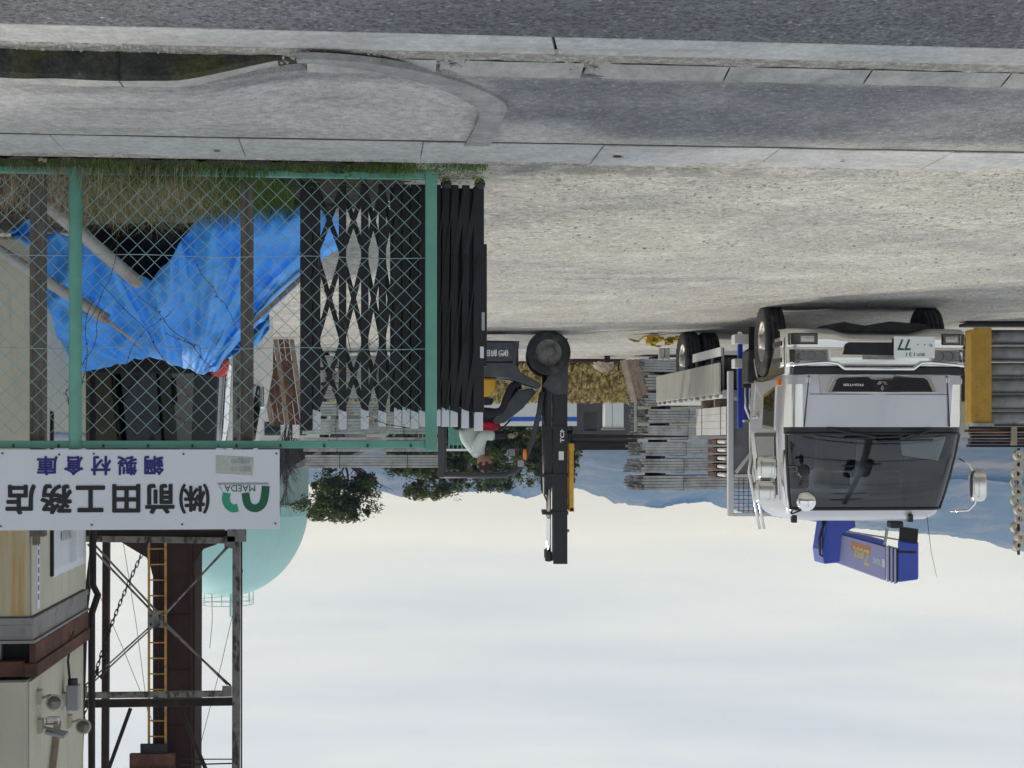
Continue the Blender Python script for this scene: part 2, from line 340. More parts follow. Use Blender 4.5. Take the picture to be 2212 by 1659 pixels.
M['wood'] = mat('weathered_timber', (0.22, 0.16, 0.11), 0.85, var=0.3, scale=3, streak=(8, 8, 0.6), bump=0.3)
M['pale_wood'] = mat('pale_timber', (0.36, 0.29, 0.21), 0.85, var=0.2, scale=3, streak=(6, 6, 0.7), bump=0.3)
M['rust'] = overlay(mat('rusted_steel', (0.075, 0.032, 0.02), 0.9, var=0.35, scale=5, bump=0.3), (0.16, 0.062, 0.032), 2.6, 0.5, 0.65, 0.8)
M['brown_steel'] = overlay(mat('brown_primer_steel', (0.036, 0.018, 0.014), 0.85, var=0.2, scale=2, spec=0.2), (0.06, 0.028, 0.018), 3, 0.55, 0.7, 0.7, stretch=(2, 2, 0.4))
M['frame_steel'] = overlay(mat('flaking_grey_steel', (0.20, 0.195, 0.185), 0.8, var=0.2, scale=9), (0.035, 0.028, 0.025), 11, 0.5, 0.6, 0.9, stretch=(1.3, 1.3, 0.7))
M['pale_steel'] = mat('pale_cast_steel', (0.5, 0.46, 0.36), 0.7, var=0.2, scale=12)
M['dark_steel'] = overlay(mat('dark_rusty_steel', (0.022, 0.016, 0.014), 0.85, var=0.3, scale=6), (0.07, 0.03, 0.02), 5, 0.56, 0.7, 0.7)
M['yellow_paint'] = overlay(mat('yellow_paint', (0.46, 0.27, 0.03), 0.6, var=0.12, scale=8), (0.14, 0.08, 0.03), 20, 0.62, 0.72, 0.7)
M['cream'] = overlay(overlay(mat('cream_siding', (0.46, 0.45, 0.36), 0.75, var=0.08, scale=1.4), (0.30, 0.31, 0.26), 2.4, 0.55, 0.75, 0.5, stretch=(5, 5, 0.4)), (0.42, 0.24, 0.07), 0.9, 0.66, 0.76, 0.6, stretch=(2.2, 2.2, 0.5))
M['cream_clean'] = overlay(mat('cream_panel', (0.54, 0.52, 0.42), 0.75, var=0.06, scale=2, bump=0.05), (0.33, 0.33, 0.29), 5, 0.55, 0.75, 0.5, stretch=(6, 6, 0.4))
M['rust_stain'] = overlay(mat('stained_cream', (0.44, 0.40, 0.28), 0.8, var=0.1, scale=3, streak=(5, 5, 0.5)), (0.44, 0.24, 0.05), 2.2, 0.42, 0.58, 0.9, stretch=(5, 5, 0.3))
M['trim_grey'] = overlay(mat('grey_metal_trim', (0.22, 0.215, 0.21), 0.6, var=0.15, scale=4), (0.1, 0.08, 0.06), 5, 0.55, 0.7, 0.6)
M['banner'] = mat('white_vinyl_sheet', (0.62, 0.66, 0.72), 0.5, var=0.05, scale=3, bump=0.25, bscale=6)
M['grey_plastic'] = mat('grey_plastic', (0.30, 0.30, 0.34), 0.5, var=0.08)
M['beige_plastic'] = mat('aged_plastic', (0.48, 0.47, 0.36), 0.5, var=0.08)
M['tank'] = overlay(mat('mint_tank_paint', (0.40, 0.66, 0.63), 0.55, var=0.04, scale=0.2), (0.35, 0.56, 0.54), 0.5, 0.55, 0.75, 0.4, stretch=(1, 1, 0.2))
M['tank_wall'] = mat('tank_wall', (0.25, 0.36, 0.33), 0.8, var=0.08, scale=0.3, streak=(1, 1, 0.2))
M['galv'] = overlay(overlay(mat('galvanised_steel', (0.36, 0.37, 0.37), 0.6, metal=0.2, var=0.2, scale=5), (0.5, 0.5, 0.49), 9, 0.52, 0.7, 0.6), (0.15, 0.095, 0.065), 2.6, 0.54, 0.66, 0.65)
M['ladder_yellow'] = overlay(mat('rusty_yellow', (0.34, 0.19, 0.03), 0.7, var=0.15, scale=6), (0.1, 0.05, 0.02), 7, 0.5, 0.65, 0.7)
M['hub_grey'] = overlay(mat('dusty_hub', (0.17, 0.165, 0.155), 0.7, var=0.2, scale=9), (0.05, 0.045, 0.04), 12, 0.5, 0.65, 0.8)
M['galv_dark'] = mat('dull_steel', (0.16, 0.16, 0.16), 0.65, metal=0.3, var=0.25, scale=6)
M['leaf'] = leafy(mat('evergreen_leaf', (0.028, 0.055, 0.012), 0.6, col2=(0.15, 0.165, 0.04), scale=1.1, ramp=(0.3, 0.7), spec=0.3))
M['bark'] = mat('bark', (0.07, 0.055, 0.045), 0.95, var=0.3, scale=3)
M['twig'] = mat('bare_twig', (0.09, 0.07, 0.06), 0.95, var=0.3, scale=2)
M['grass'] = leafy(mat('green_grass', (0.055, 0.12, 0.02), 0.6, col2=(0.21, 0.29, 0.075), scale=9, spec=0.2))
M['dry_grass'] = leafy(mat('dry_grass', (0.28, 0.21, 0.12), 0.8, col2=(0.60, 0.53, 0.37), scale=11, spec=0.1))
M['reed'] = leafy(mat('yellowed_weeds', (0.20, 0.11, 0.07), 0.8, col2=(0.60, 0.53, 0.22), scale=9, spec=0.1, ramp=(0.38, 0.6)))
M['soil'] = mat('weedy_soil', (0.035, 0.03, 0.02), 1.0, var=0.5, scale=8, bump=1.0, bscale=20)
M['forest'] = overlay(mat('forested_slope', (0.03, 0.04, 0.028), 1, var=0.5, scale=0.03), (0.15, 0.115, 0.08), 0.012, 0.5, 0.62, 0.9)
M['wall_white'] = mat('white_wall', (0.75, 0.77, 0.78), 0.7, var=0.04)
M['stripe_blue'] = mat('blue_stripe', (0.02, 0.12, 0.55), 0.6, var=0.03)
M['house_brown'] = mat('brown_house_wall', (0.13, 0.12, 0.115), 0.9, var=0.15, scale=0.8)
# vehicles
M['silver'] = overlay(mat('silver_paint', (0.52, 0.52, 0.56), 0.32, metal=0.5, var=0.03, scale=2, coat=0.5), (0.36, 0.345, 0.32), 3, 0.58, 0.8, 0.45, stretch=(1, 1, 0.6))
M['chrome'] = mat('chrome', (0.86, 0.86, 0.86), 0.06, metal=1.0, var=0.01)
M['satin'] = mat('satin_chrome', (0.74, 0.73, 0.69), 0.16, metal=1.0, var=0.03, scale=3)
M['rim'] = overlay(mat('dusty_rim', (0.42, 0.41, 0.38), 0.5, metal=0.4, var=0.1, scale=8), (0.1, 0.08, 0.06), 9, 0.52, 0.66, 0.7)
M['rubber'] = overlay(mat('tyre_rubber', (0.022, 0.022, 0.022), 0.85, var=0.2, scale=12, bump=0.2), (0.12, 0.115, 0.10), 6, 0.5, 0.72, 0.6)
M['black'] = mat('black_plastic', (0.012, 0.012, 0.013), 0.45, var=0.2)
M['matt_black'] = mat('matt_black', (0.016, 0.016, 0.017), 0.85, var=0.3, scale=6)
M['under'] = mat('dirty_chassis', (0.03, 0.029, 0.027), 0.8, var=0.4, scale=8)
M['glass'] = glass('vehicle_glass', (0.64, 0.71, 0.74))
M['dark_glass'] = glass('tinted_glass', (0.16, 0.17, 0.17))
M['lamp_glass'] = glass('lamp_glass', (0.85, 0.86, 0.87))
M['amber'] = mat('amber_lens', (0.85, 0.20, 0.01), 0.2, var=0.03, coat=0.5)
M['red'] = mat('red_lens', (0.62, 0.012, 0.012), 0.18, var=0.06, scale=12, coat=0.5)
M['white_paint'] = overlay(mat('white_paint', (0.66, 0.66, 0.64), 0.45, var=0.05, scale=5), (0.38, 0.35, 0.3), 5, 0.6, 0.75, 0.5)
M['plate_white'] = mat('plate_white', (0.78, 0.80, 0.78), 0.4, var=0.01)
M['plate_green'] = mat('plate_green', (0.0, 0.09, 0.06), 0.5, var=0)
M['crane_blue'] = mat('crane_blue', (0.02, 0.055, 0.42), 0.35, var=0.08, scale=4, coat=0.3)
M['boom_side'] = mat('pale_blue_boom', (0.36, 0.37, 0.60), 0.35, var=0.04, scale=3, coat=0.3)
M['decal_orange'] = mat('orange_decal', (0.62, 0.28, 0.16), 0.5, var=0.05)
M['decal_yellow'] = mat('yellow_decal', (0.70, 0.60, 0.25), 0.5, var=0.05)
M['alu'] = overlay(overlay(mat('aluminium_gate', (0.50, 0.49, 0.45), 0.45, metal=0.5, var=0.08, scale=3), (0.60, 0.56, 0.44), 2.4, 0.52, 0.68, 0.6, stretch=(3, 3, 0.5)), (0.34, 0.33, 0.31), 3, 0.6, 0.7, 0.6, stretch=(4, 4, 0.4))
M['fork_black'] = overlay(mat('forklift_charcoal', (0.048, 0.052, 0.06), 0.5, var=0.2, scale=6), (0.14, 0.135, 0.12), 4, 0.52, 0.70, 0.6)
M['fork_guard'] = mat('guard_grey', (0.045, 0.046, 0.055), 0.5, var=0.1)
M['fork_yellow'] = overlay(mat('forklift_yellow', (0.62, 0.34, 0.02), 0.5, var=0.1, scale=5), (0.2, 0.11, 0.03), 9, 0.6, 0.72, 0.6)
M['skin'] = mat('skin', (0.46, 0.24, 0.17), 0.55, var=0.06)
M['hair'] = mat('dark_brown_hair', (0.05, 0.022, 0.012), 0.6, var=0.2, scale=40)
M['jacket'] = mat('pale_jacket', (0.55, 0.62, 0.59), 0.8, var=0.06, scale=5, bump=0.3, bscale=18)
M['red_cloth'] = mat('red_cloth', (0.55, 0.015, 0.03), 0.8, var=0.12, scale=8)
M['dark_cloth'] = mat('dark_cloth', (0.018, 0.018, 0.024), 0.85, var=0.2, scale=8)
M['glove'] = mat('tan_glove', (0.30, 0.26, 0.20), 0.85, var=0.15, scale=15)
M['white_text'] = mat('white_lettering', (0.8, 0.8, 0.8), 0.5, var=0)
M['strap'] = mat('yellow_strap', (0.48, 0.33, 0.03), 0.7, var=0.25, scale=9)
M['cord'] = mat('black_cable', (0.015, 0.015, 0.015), 0.6, var=0)

# ================================================================== THE GROUND
def sm(a, b, x):
    t = max(0.0, min(1.0, (x - a) / (b - a))); return t * t * (3 - 2 * t)
def rbox(s0, s1, t0, t1, z0, z1): return MB().bx(s0, s1, t0, t1, z0, z1)
ZR = -0.10
gm = MB()                                                    # the wide land out to the hills
gm.grid(lambda u, v: (-4500 + 9000 * u, -300 + 5300 * v, -0.35), 30, 30)
struct(gm.build('land', M['field']))
rd = MB(); rd.grid(lambda u, v: (-40 + 80 * u, -9 + 15.40 * v, ZR), 40, 10)
struct(street(rd.build('road', M['asphalt'])))
# cracks in the asphalt: thin open grooves
for pts in ([(2000, 37), (2130, 34), (2240, 46), (2370, 52)], ):
    pass
ck = MB()
for (xa, xb, yc) in ((1500, 1830, 50), (1880, 2190, 52), (1106, 1330, 40)):
    prev = None; x = xa
    while x < xb:
        s_, t_ = rg(x, yc + 7 * mnoise.noise((x * 0.011, yc, 3)) + (x - xa) * 0.022, ZR)
        w = 0.0022 + 0.0012 * mnoise.noise((x * 0.05, 1, 1))
        if prev: ck.quad((prev[0], prev[1] - w, ZR + 0.003), (s_, t_ - w, ZR + 0.003), (s_, t_ + w, ZR + 0.003), (prev[0], prev[1] + w, ZR + 0.003))
        prev = (s_, t_); x += 14
struct(street(ck.build('road_crack', M['black'])))

# gutter slabs
gut = struct(thing('gutter', 'pale concrete gutter', '', (0, 0, 0), TH)); del gut['label'], gut['category']
sj = rg(1188, 92, ZR)[0]
for k in range(-4, 4):
    b = MB(); s0, s1 = sj + k * 4.2 + 0.006, sj + (k + 1) * 4.2 - 0.006
    b.hexa([(s0, 6.40, -0.2), (s1, 6.40, -0.2), (s1 - 0.05, 6.655, -0.2), (s0 - 0.05, 6.655, -0.2), (s0, 6.40, -0.096), (s1, 6.40, -0.096), (s1 - 0.05, 6.655, -0.090), (s0 - 0.05, 6.655, -0.090)])
    b.build('gutter_slab', M['concrete'], gut, bevel=0.006)
d = MB(); d.grid(lambda u, v: (-20 + 40 * u, 6.60 + 0.36 * v, -0.088 + 0.006 * mnoise.noise((u * 300, v * 3, 0)) + 0.005 * mnoise.noise((u * 900, v * 5, 2)) - 0.012 * abs(2 * v - 1) ** 3), 700, 8)
struct(street(d.build('dirt_strip', M['dust'])))

# lowered kerb stones in front of the driveway, broken at two joints
kerb = struct(thing('kerb', '', '', (0, 0, 0), TH)); del kerb['label'], kerb['category']
SE = rg(612, 122, -0.1)[0]          # where the raised kerb ends
j0 = rg(1266, 140, -0.07)[0]; k = -16
edges = []
while True:
    e = j0 + k * 0.66
    if e > SE - 0.12: break
    edges.append(e); k += 1
edges.append(SE - 0.1)
for i in range(len(edges) - 1):
    s0, s1 = edges[i] + 0.004, edges[i + 1] - 0.004
    bk = (abs(edges[i + 1] - j0) < 0.05, abs(edges[i + 1] - j0 - 0.66) < 0.05)
    c = 0.07 if any(bk) else 0.0
    n = 9; b = MB()
    def kf(u, v, s0=s0, s1=s1, c=c):
        s = s0 + (s1 - s0) * u
        q = sm(0.80, 1.0, u) * c * (0.6 + 0.5 * mnoise.noise((u * 17, v * 4, s0)))
        t = 6.772 + 0.14 * v; z = -0.083 + 0.034 * v + 0.0022 * mnoise.noise((s * 9, t * 14, 0)) - q * 0.5
        return (s - q * 0.25, t, z)
    b.grid(kf, 16, 5)
    m_ = len(b.v); b.bx(s0, s1 - c, 6.776, 6.908, -0.16, -0.094)
    b.build('kerb_stone', M['kerb_concrete'], kerb, smooth=True)
# broken concrete crumbs at the damaged kerb joints
b = MB(); rr = random.Random(17)
for (x, n_, sp) in ((978, 34, 0.05), (1252, 40, 0.05), (828, 30, 0.06), (640, 24, 0.08), (120, 60, 0.35), (300, 40, 0.3)):
    s0 = rg(x, 140, -0.08)[0]
    for i in range(n_):
        s = s0 + rr.gauss(0, sp); t = rr.uniform(6.70, 6.84) if x > 500 else rr.uniform(6.66, 6.76); a = rr.uniform(0.004, 0.013); z = -0.092 + 0.02 * max(0, (t - 6.77) / 0.07)
        p = [(s + a * math.cos(k * 1.257 + i) * rr.uniform(.6, 1.4), t + a * math.sin(k * 1.257 + i) * rr.uniform(.6, 1.4)) for k in range(5)]
        b.add([(q[0], q[1], z) for q in p] + [(s + (q[0] - s) * .5, t + (q[1] - t) * .5, z + a * rr.uniform(.7, 1.3)) for q in p], [(0, 1, 6, 5), (1, 2, 7, 6), (2, 3, 8, 7), (3, 4, 9, 8), (4, 0, 5, 9), (5, 6, 7, 8, 9)])
o = street(b.build('concrete_crumbs', M['stone'], fix=False, kind='stuff')); o['label'] = 'crumbs of broken concrete along the worn kerb'; o['category'] = 'rubble'
# raised mossy kerb with a ramped end
b = MB()
def rk(u, v):
    s = SE - 0.1 + (12 - SE) * (u ** 1.6)
    ramp = sm(SE - 0.10, SE + 0.52, s); top = -0.085 + 0.117 * ramp
    pr = [(6.785, -0.12), (6.777, -0.09), (6.78, top - 0.02), (6.797, top), (6.90, top + 0.003), (6.905, -0.12)]
    i = min(int(v * 5 + 1e-6), 5); t, z = pr[i]
    return (s, t + 0.006 * mnoise.noise((s * 5, i * 3.3, 0)), z + 0.006 * mnoise.noise((s * 6, i * 2.1, 5)) * (i > 0))
b.grid(rk, 120, 5)
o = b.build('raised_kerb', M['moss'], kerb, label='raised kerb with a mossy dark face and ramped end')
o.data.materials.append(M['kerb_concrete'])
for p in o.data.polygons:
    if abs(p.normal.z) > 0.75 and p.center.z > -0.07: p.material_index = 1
kg = MB()
for x in (262,):
    s_ = rg(x, 140, -0.05)[0]; kg.bx(s_ - 0.003, s_ + 0.003, 6.772, 6.91, -0.1, 0.035)
kg.build('kerb_joint', M['black'], kerb)

# pavement of old asphalt: high behind the raised kerb, low across the driveway
def pav_z(s, t):
    f = sm(SE - 0.14, SE + 0.52, s); fr = -0.056 * (1 - f) + 0.026 * f
    return fr + (0.0 - fr) * sm(6.9, 8.2, t)
b = MB(); b.grid(lambda u, v: (-18 + 36 * u, 6.893 + 1.285 * v, -0.14 if v < 1e-6 else pav_z(-18 + 36 * u, 6.895 + 1.285 * max(0, v - 1 / 30)) + 0.003 * mnoise.noise((u * 60, v * 4, 0))) if v > 1 / 29 or v < 1e-6 else (-18 + 36 * u, 6.895, pav_z(-18 + 36 * u, 6.9)), 360, 30)
pv_o = struct(street(b.build('pavement', M['old_asphalt'], smooth=True)))
# curved concrete edging let into the pavement
outer = [(640, 150), (705, 151), (790, 158), (880, 171), (960, 188), (1040, 213), (1094, 240), (1082, 268), (1058, 311)]
inner = [(642, 157), (708, 163), (785, 173), (862, 188), (940, 208), (1000, 229), (1034, 250), (1026, 275), (1003, 311)]
b = MB(); n = len(outer)
def cr(pts, u):
    f = u * (len(pts) - 1); i = min(int(f), len(pts) - 2); w = f - i
    p0, p1, p2, p3 = pts[max(i - 1, 0)], pts[i], pts[i + 1], pts[min(i + 2, len(pts) - 1)]
    return [0.5 * ((2 * p1[k]) + (-p0[k] + p2[k]) * w + (2 * p0[k] - 5 * p1[k] + 4 * p2[k] - p3[k]) * w * w + (-p0[k] + 3 * p1[k] - 3 * p2[k] + p3[k]) * w ** 3) for k in range(len(p0))]
def cb(u, v):
    q0 = rg(*cr(outer, u)); q1 = rg(*cr(inner, u)); s = q0[0] + (q1[0] - q0[0]) * v; t = q0[1] + (q1[1] - q0[1]) * v
    return (s, t, pav_z(s, t) + 0.012)
b.grid(cb, 48, 4)
for q0 in ((0, 0), (0, 1)): pass
b.grid(lambda u, v: (lambda p: (p[0], p[1], p[2] - 0.03 * v))(cb(u, 0.0)), 48, 1); b.grid(lambda u, v: (lambda p: (p[0], p[1], p[2] - 0.03 * v))(cb(u, 1.0)), 48, 1)
o = struct(street(b.build('pavement_edging', M['edging'], smooth=False)))

# dark groove and covered ditch along the yard
b = MB().bx(-18, 18, 8.185, 8.2135, -0.14, -0.001); struct(street(b.build('ditch_groove', M['soil'])))
ditch = struct(thing('ditch', '', '', (0, 0, 0), TH)); del ditch['label'], ditch['category']
sd0 = rg(910, 330)[0]
for k in range(-12, 10):
    s0, s1 = sd0 + k * 0.98 + 0.0015, sd0 + (k + 1) * 0.98 - 0.0015
    dz = random.uniform(-0.004, 0.004); nn = 0.02
    b = MB(); b.hexa([(s0, 8.215, -0.15), (s1, 8.215, -0.15), (s1, 8.76, -0.15), (s0, 8.76, -0.15), (s0, 8.215, 0.004 + dz), (s1, 8.215, 0.004 - dz), (s1, 8.76, 0.012 - dz), (s0, 8.76, 0.012 + dz)])
    b.build('ditch_cover', M['concrete'], ditch, bevel=0.004)
for x, y, w in ((1335, 333, 0.028), (468, 320, 0.014), (1820, 343, 0.012)):
    s_, t_ = rg(x, y); c = MB()
    c.lathe([(w, 0.0135), (w * 0.4, 0.0138), (0.001, 0.014)], 9, (s_, t_, 0), close=False)
    for i, v in enumerate(c.v): c.v[i] = (s_ + (v[0] - s_) * (1.2 + 1.2 * mnoise.noise((i * 1.7, 2, x))), v[1] + 1.2 * w * mnoise.noise((i * 1.3, 0, x)), v[2] + 0.003)
    c.build('chipped_patch', M['soil'], ditch)

# the gravel yard
b = MB()
def yd(u, v):
    s = -34 + 68 * u; t = 8.74 + 34 * (v ** 1.7)
    if v < 1e-6: return (s, 8.64 + 0.16 * mnoise.noise((s * 1.1, 3, 0)) + 0.07 * mnoise.noise((s * 5, 1, 0)), 0.004)
    if v < 0.012: return (s, 8.745, 0.016)
    return (s, t, 0.0 + 0.022 * mnoise.noise((s * 0.5, t * 0.7, 0)) * sm(8.7, 10, t) + 0.006 * mnoise.noise((s * 3, t * 4, 0)))
b.grid(yd, 200, 110)
struct(street(b.build('yard', M['gravel'], smooth=True)))
def yard_z(X, Y):
    s = X * math.cos(TH) + Y * math.sin(TH); t = -X * math.sin(TH) + Y * math.cos(TH)
    return 0.022 * mnoise.noise((s * 0.5, t * 0.7, 0)) * sm(8.7, 10, t)
# loose stones pressed into the yard
b = MB(); rr = random.Random(3)
for i in range(9000):
    t = 8.78 + 9 * rr.random() ** 1.7; s = rr.uniform(-6.5, 0.5) * (0.6 + t / 16)
    if mnoise.noise((s * 0.8, t * 1.2, 4)) < -0.12 and rr.random() < 0.8: continue
    a = rr.uniform(0.0045, 0.011) * (1.9 if rr.random() < 0.06 else 1); h = a * rr.uniform(0.5, 0.9); an = rr.random() * 6.3
    p = [(s + a * math.cos(an + k * 1.257) * rr.uniform(0.7, 1.3), t + a * math.sin(an + k * 1.257) * rr.uniform(0.7, 1.3)) for k in range(5)]
    z = 0.022 * mnoise.noise((s * 0.5, t * 0.7, 0)) * sm(8.7, 10, t) - 0.002
    b.add([(q[0], q[1], z) for q in p] + [(s + (q[0] - s) * 0.55, t + (q[1] - t) * 0.55, z + h) for q in p],
          [(0, 1, 6, 5), (1, 2, 7, 6), (2, 3, 8, 7), (3, 4, 9, 8), (4, 0, 5, 9), (5, 6, 7, 8, 9)])
o = street(b.build('loose_stones', M['stone'], fix=False, kind='stuff')); o['label'] = 'loose grey stones scattered over the gravel yard'; o['category'] = 'gravel'

# ================================================================== HILLS
rid = [(-1400, 1080), (-600, 1050), (-200, 1075), (200, 1062), (500, 1048), (700, 1052), (820, 1066), (880, 1078), (960, 1066), (1060, 1060), (1140, 1078), (1190, 1066), (1250, 1060), (1300, 1078), (1340, 1094), (1380, 1098), (1420, 1102), (1470, 1090), (1510, 1084), (1560, 1098), (1600, 1108), (1700, 1120), (1850, 1150), (1960, 1158), (2050, 1163), (2120, 1172), (2212, 1196), (2400, 1215), (2700, 1190), (3100, 1130), (3700, 1090)]
def ridge(x):
    if x <= rid[0][0]: return rid[0][1]
    for (a, ya), (c, yc) in zip(rid, rid[1:]):
        if x <= c: return ya + (yc - ya) * sm(a, c, x)
    return rid[-1][1]
def hill(Y0, dy, low, wob, nm):
    b = MB()
    def f(u, v):
        x = -1300 + 4900 * u; yy = ridge(x); X = (CX - x) / FPX * Y0
        zt = (yy - HY) / FPX * Y0 * low
        pr = [(-1.0, 0.0), (-0.8, 0.25), (-0.55, 0.5), (-0.3, 0.75), (-0.12, 0.92), (0.0, 1.0), (0.3, 0.8), (0.9, 0.0)]
        k = min(int(v * 7 + 1e-6), 7); dyy, h = pr[k]
        sp = mnoise.noise((X * 0.006, k * 0.7, wob)); z = zt * (h + 0.10 * sp * (0 < k < 5) * 1.0) + (2.2 * mnoise.noise((X * 0.06, 2, wob)) + 2.0 * mnoise.noise((X * 0.15, 5, wob)) + 1.2 * mnoise.noise((X * 0.5, 9, wob))) * (h > 0)
        return (X * (1 + 0.25 * dyy * dy / Y0), Y0 + dy * (dyy + 0.25 * sp), z - 1)
    b.grid(f, 1400, 7); return struct(b.build(nm, M['forest'], smooth=True))
hill(2600, 900, 1.0, 1.0, 'hills')
hill(1500, 420, 0.42, 7.0, 'foothills')

# ================================================================== FENCE, SIGN AND GATE (local x along the street)
TF = 9.09
fence = thing('chain_link_fence', 'mint green chain link fence with steel posts and rails along the ditch', 'fence', (0, 0, 0), TH)
sL, sR = rs(931, TF), rs(-640, TF)
for x in (931, 164, -603):
    s = rs(x, TF); hw = 0.034
    m_ = MB().bx(s - hw, s + hw, TF - 0.035, TF + 0.035, -0.1, 1.665 if x > 0 else 1.66)
    if x < 900:
        m_ = MB(); m_.lathe([(0.038, -0.1), (0.038, 1.655), (0.03, 1.665)], 14, (s, TF - 0.012, 0))
    m_.build('post', M['fence_green'], fence, bevel=0.004, smooth=(x < 900))
MB().bx(sL + 0.034, sR, TF - 0.02, TF + 0.02, 1.605, 1.65).build('top_rail', M['fence_green'], fence, bevel=0.004)
MB().bx(sL + 0.034, sR, TF - 0.018, TF + 0.018, 0.015, 0.055).build('bottom_rail', M['fence_green'], fence, bevel=0.004)
s = sL + 0.12
while s < sR:
    c = MB(); c.bx(s - 0.006, s + 0.006, TF - 0.026, TF - 0.0205, 1.625, 1.645); c.build('hook_bolt', M['screw'], fence); s += 0.255
b = MB(); P_ = 0.0502; z0, z1 = 0.06, 1.60; y_ = TF - 0.002
def wire(sa, dirn):
    pts = []; k = 0
    while True:
        s = sa + dirn * k * P_; z = z0 + k * P_
        if z > z1: break
        if sL + 0.034 <= s <= sR:
            j = 0.0022 * mnoise.noise((s * 4, z * 4, dirn)) + 0.004 * mnoise.noise((s * 1.3, z * 1.1, 9))
            pts.append((s + j, y_ + (0.003 if k % 2 else -0.003) * dirn, z + j * 0.7))
        elif pts: break
        k += 1
    if len(pts) > 1: b.path(pts, 0.0018, 4, cap=False)
s = sL - 1.7
while s < sR + 1.7:
    wire(s, 1); wire(s, -1); s += P_ * 2
b.build('wire_mesh', M['wire_green'], fence, fix=False, kind='stuff')
for z in (0.52, 1.06):
    MB().path([(sL + 0.034 + (sR - sL) * i / 30, TF - 0.008, z + 0.006 * math.sin(i * 0.9) + 0.01 * (i / 30)) for i in range(31)], 0.0022, 4).build('tension_wire', M['wire_green'], fence)

# company sign on two weathered posts
TS = 9.0; KY = 8.8 / FPX
sx0 = rs(604, TS)
sign = thing('company_sign', 'long white company sign board with black and blue lettering above the fence', 'sign', (sx0 * math.cos(TH) - TS * math.sin(TH), sx0 * math.sin(TH) + TS * math.cos(TH), 0), TH)
SZ = CAMH + (971 - HY) * KY; SH = 172 * 8.9 / FPX; SWD = 628 * KY
MB().bx(0, SWD, 0, 0.006, SZ, SZ + SH).build('panel', M['sign_white'], sign, bevel=0.0015)
fr = MB(); fr.bx(0.004, SWD - 0.004, 0.0065, 0.03, SZ + 0.003, SZ + 0.03); fr.bx(0.004, SWD - 0.004, 0.0065, 0.03, SZ + SH - 0.03, SZ + SH - 0.003)
fr.bx(0.004, 0.03, 0.0065, 0.03, SZ + 0.0305, SZ + SH - 0.0305); fr.bx(SWD - 0.03, SWD - 0.004, 0.0065, 0.03, SZ + 0.0305, SZ + SH - 0.0305)
fr.build('backing_frame', M['dark_steel'], sign)
def sgx(x): return (604 - x) * KY
def sgz(y): return SZ + (y - 971) * KY
for ch, xa, xb in (('㈱', 453, 388), ('前', 378, 315), ('田', 305, 245), ('工', 230, 168), ('務', 160, 93), ('店', 84, 20)):
    ya, yb = (1046, 1111)
    if ch == '工': ya, yb = 1049, 1107
    if ch == '田': ya, yb = 1046, 1108
    bd_ = 0.0055 if ch != '㈱' else 0.0042; fit_text(ch, sgx(xa) + bd_, sgx(xb) - bd_, sgz(ya) + bd_, sgz(yb) - bd_, -0.001, M['black_paint'], sign, name='big_letter', bold=bd_)
for ch, xa, xb in (('鋼', 355, 313), ('製', 298, 256), ('材', 243, 200), ('倉', 184, 143), ('庫', 130, 86)):
    fit_text(ch, sgx(xa) + .003, sgx(xb) - .003, sgz(985) + .003, sgz(1027) - .003, -0.001, M['navy_paint'], sign, name='small_letter', bold=0.003)
def stroke(pts, w, mat_, nm):
    b = MB(); N = 28
    P2 = [cr(pts, i / N) for i in range(N + 1)]; vs = []
    for i, p in enumerate(P2):
        a, c = P2[max(i - 1, 0)], P2[min(i + 1, N)]; dx, dz = c[0] - a[0], c[1] - a[1]; l = math.hypot(dx, dz) or 1
        ww = w * (p[2] if len(p) > 2 else 1) / 2
        for sg in (1, -1): vs.append((sgx(p[0] - dz / l * ww * sg), -0.0025, sgz(p[1] + dx / l * ww * sg)))
    b.add(vs, [(2 * i, 2 * i + 1, 2 * i + 3, 2 * i + 2) for i in range(N)]); b.build(nm, mat_, sign, solid=0.002)
stroke([(574, 1051), (572, 1072), (567, 1090), (556, 1099), (543, 1098), (534, 1088), (530, 1066)], 17, M['green_a'], 'logo_arch')
stroke([(490, 1066), (488, 1080), (493, 1093), (503, 1100), (514, 1098)], 17, M['green_b'], 'logo_arch')
fit_text('MAEDA', sgx(551), sgx(485), sgz(1049), sgz(1063), -0.001, M['plate_green'], sign, offset=-0.004, name='logo_letters')
lb = MB(); lb.bx(sgx(580), sgx(470), -0.0015, 0, sgz(1044), sgz(1045.2)); lb.bx(sgx(580), sgx(473), -0.0015, 0, sgz(1046.6), sgz(1047.4)); lb.bar((sgx(472), -0.001, sgz(1046)), (sgx(481), -0.001, sgz(1063)), 0.0015, 0.004, (0, 1, 0))
lb.build('logo_line', M['plate_green'], sign)
st = MB(); st.hexa([(sgx(548), -0.0012, sgz(988)), (sgx(466), -0.0012, sgz(983)), (sgx(466), 0, sgz(983)), (sgx(548), 0, sgz(988)), (sgx(546), -0.0012, sgz(1028)), (sgx(466), -0.0012, sgz(1023)), (sgx(466), 0, sgz(1023)), (sgx(546), 0, sgz(1028))])
st.build('faded_sticker', M['sticker'], sign)
fit_text('作動中', sgx(541), sgx(499), sgz(989), sgz(1003), -0.0014, M['sticker_print'], sign, offset=0.01, name='sticker_print')
fit_text('防犯カメラ', sgx(541), sgx(499), sgz(1008), sgz(1020), -0.0014, M['sticker_print'], sign, name='sticker_print')
for x, y in ((597, 980), (397, 981), (206, 980), (133, 982), (14, 979), (595, 1133), (394, 1134), (202, 1134), (10, 1136)):
    MB().lathe([(0.006, -0.003), (0.006, 0.0)], 8, (sgx(x), -0.0002, sgz(y)), 'y').build('screw', M['screw'], sign)
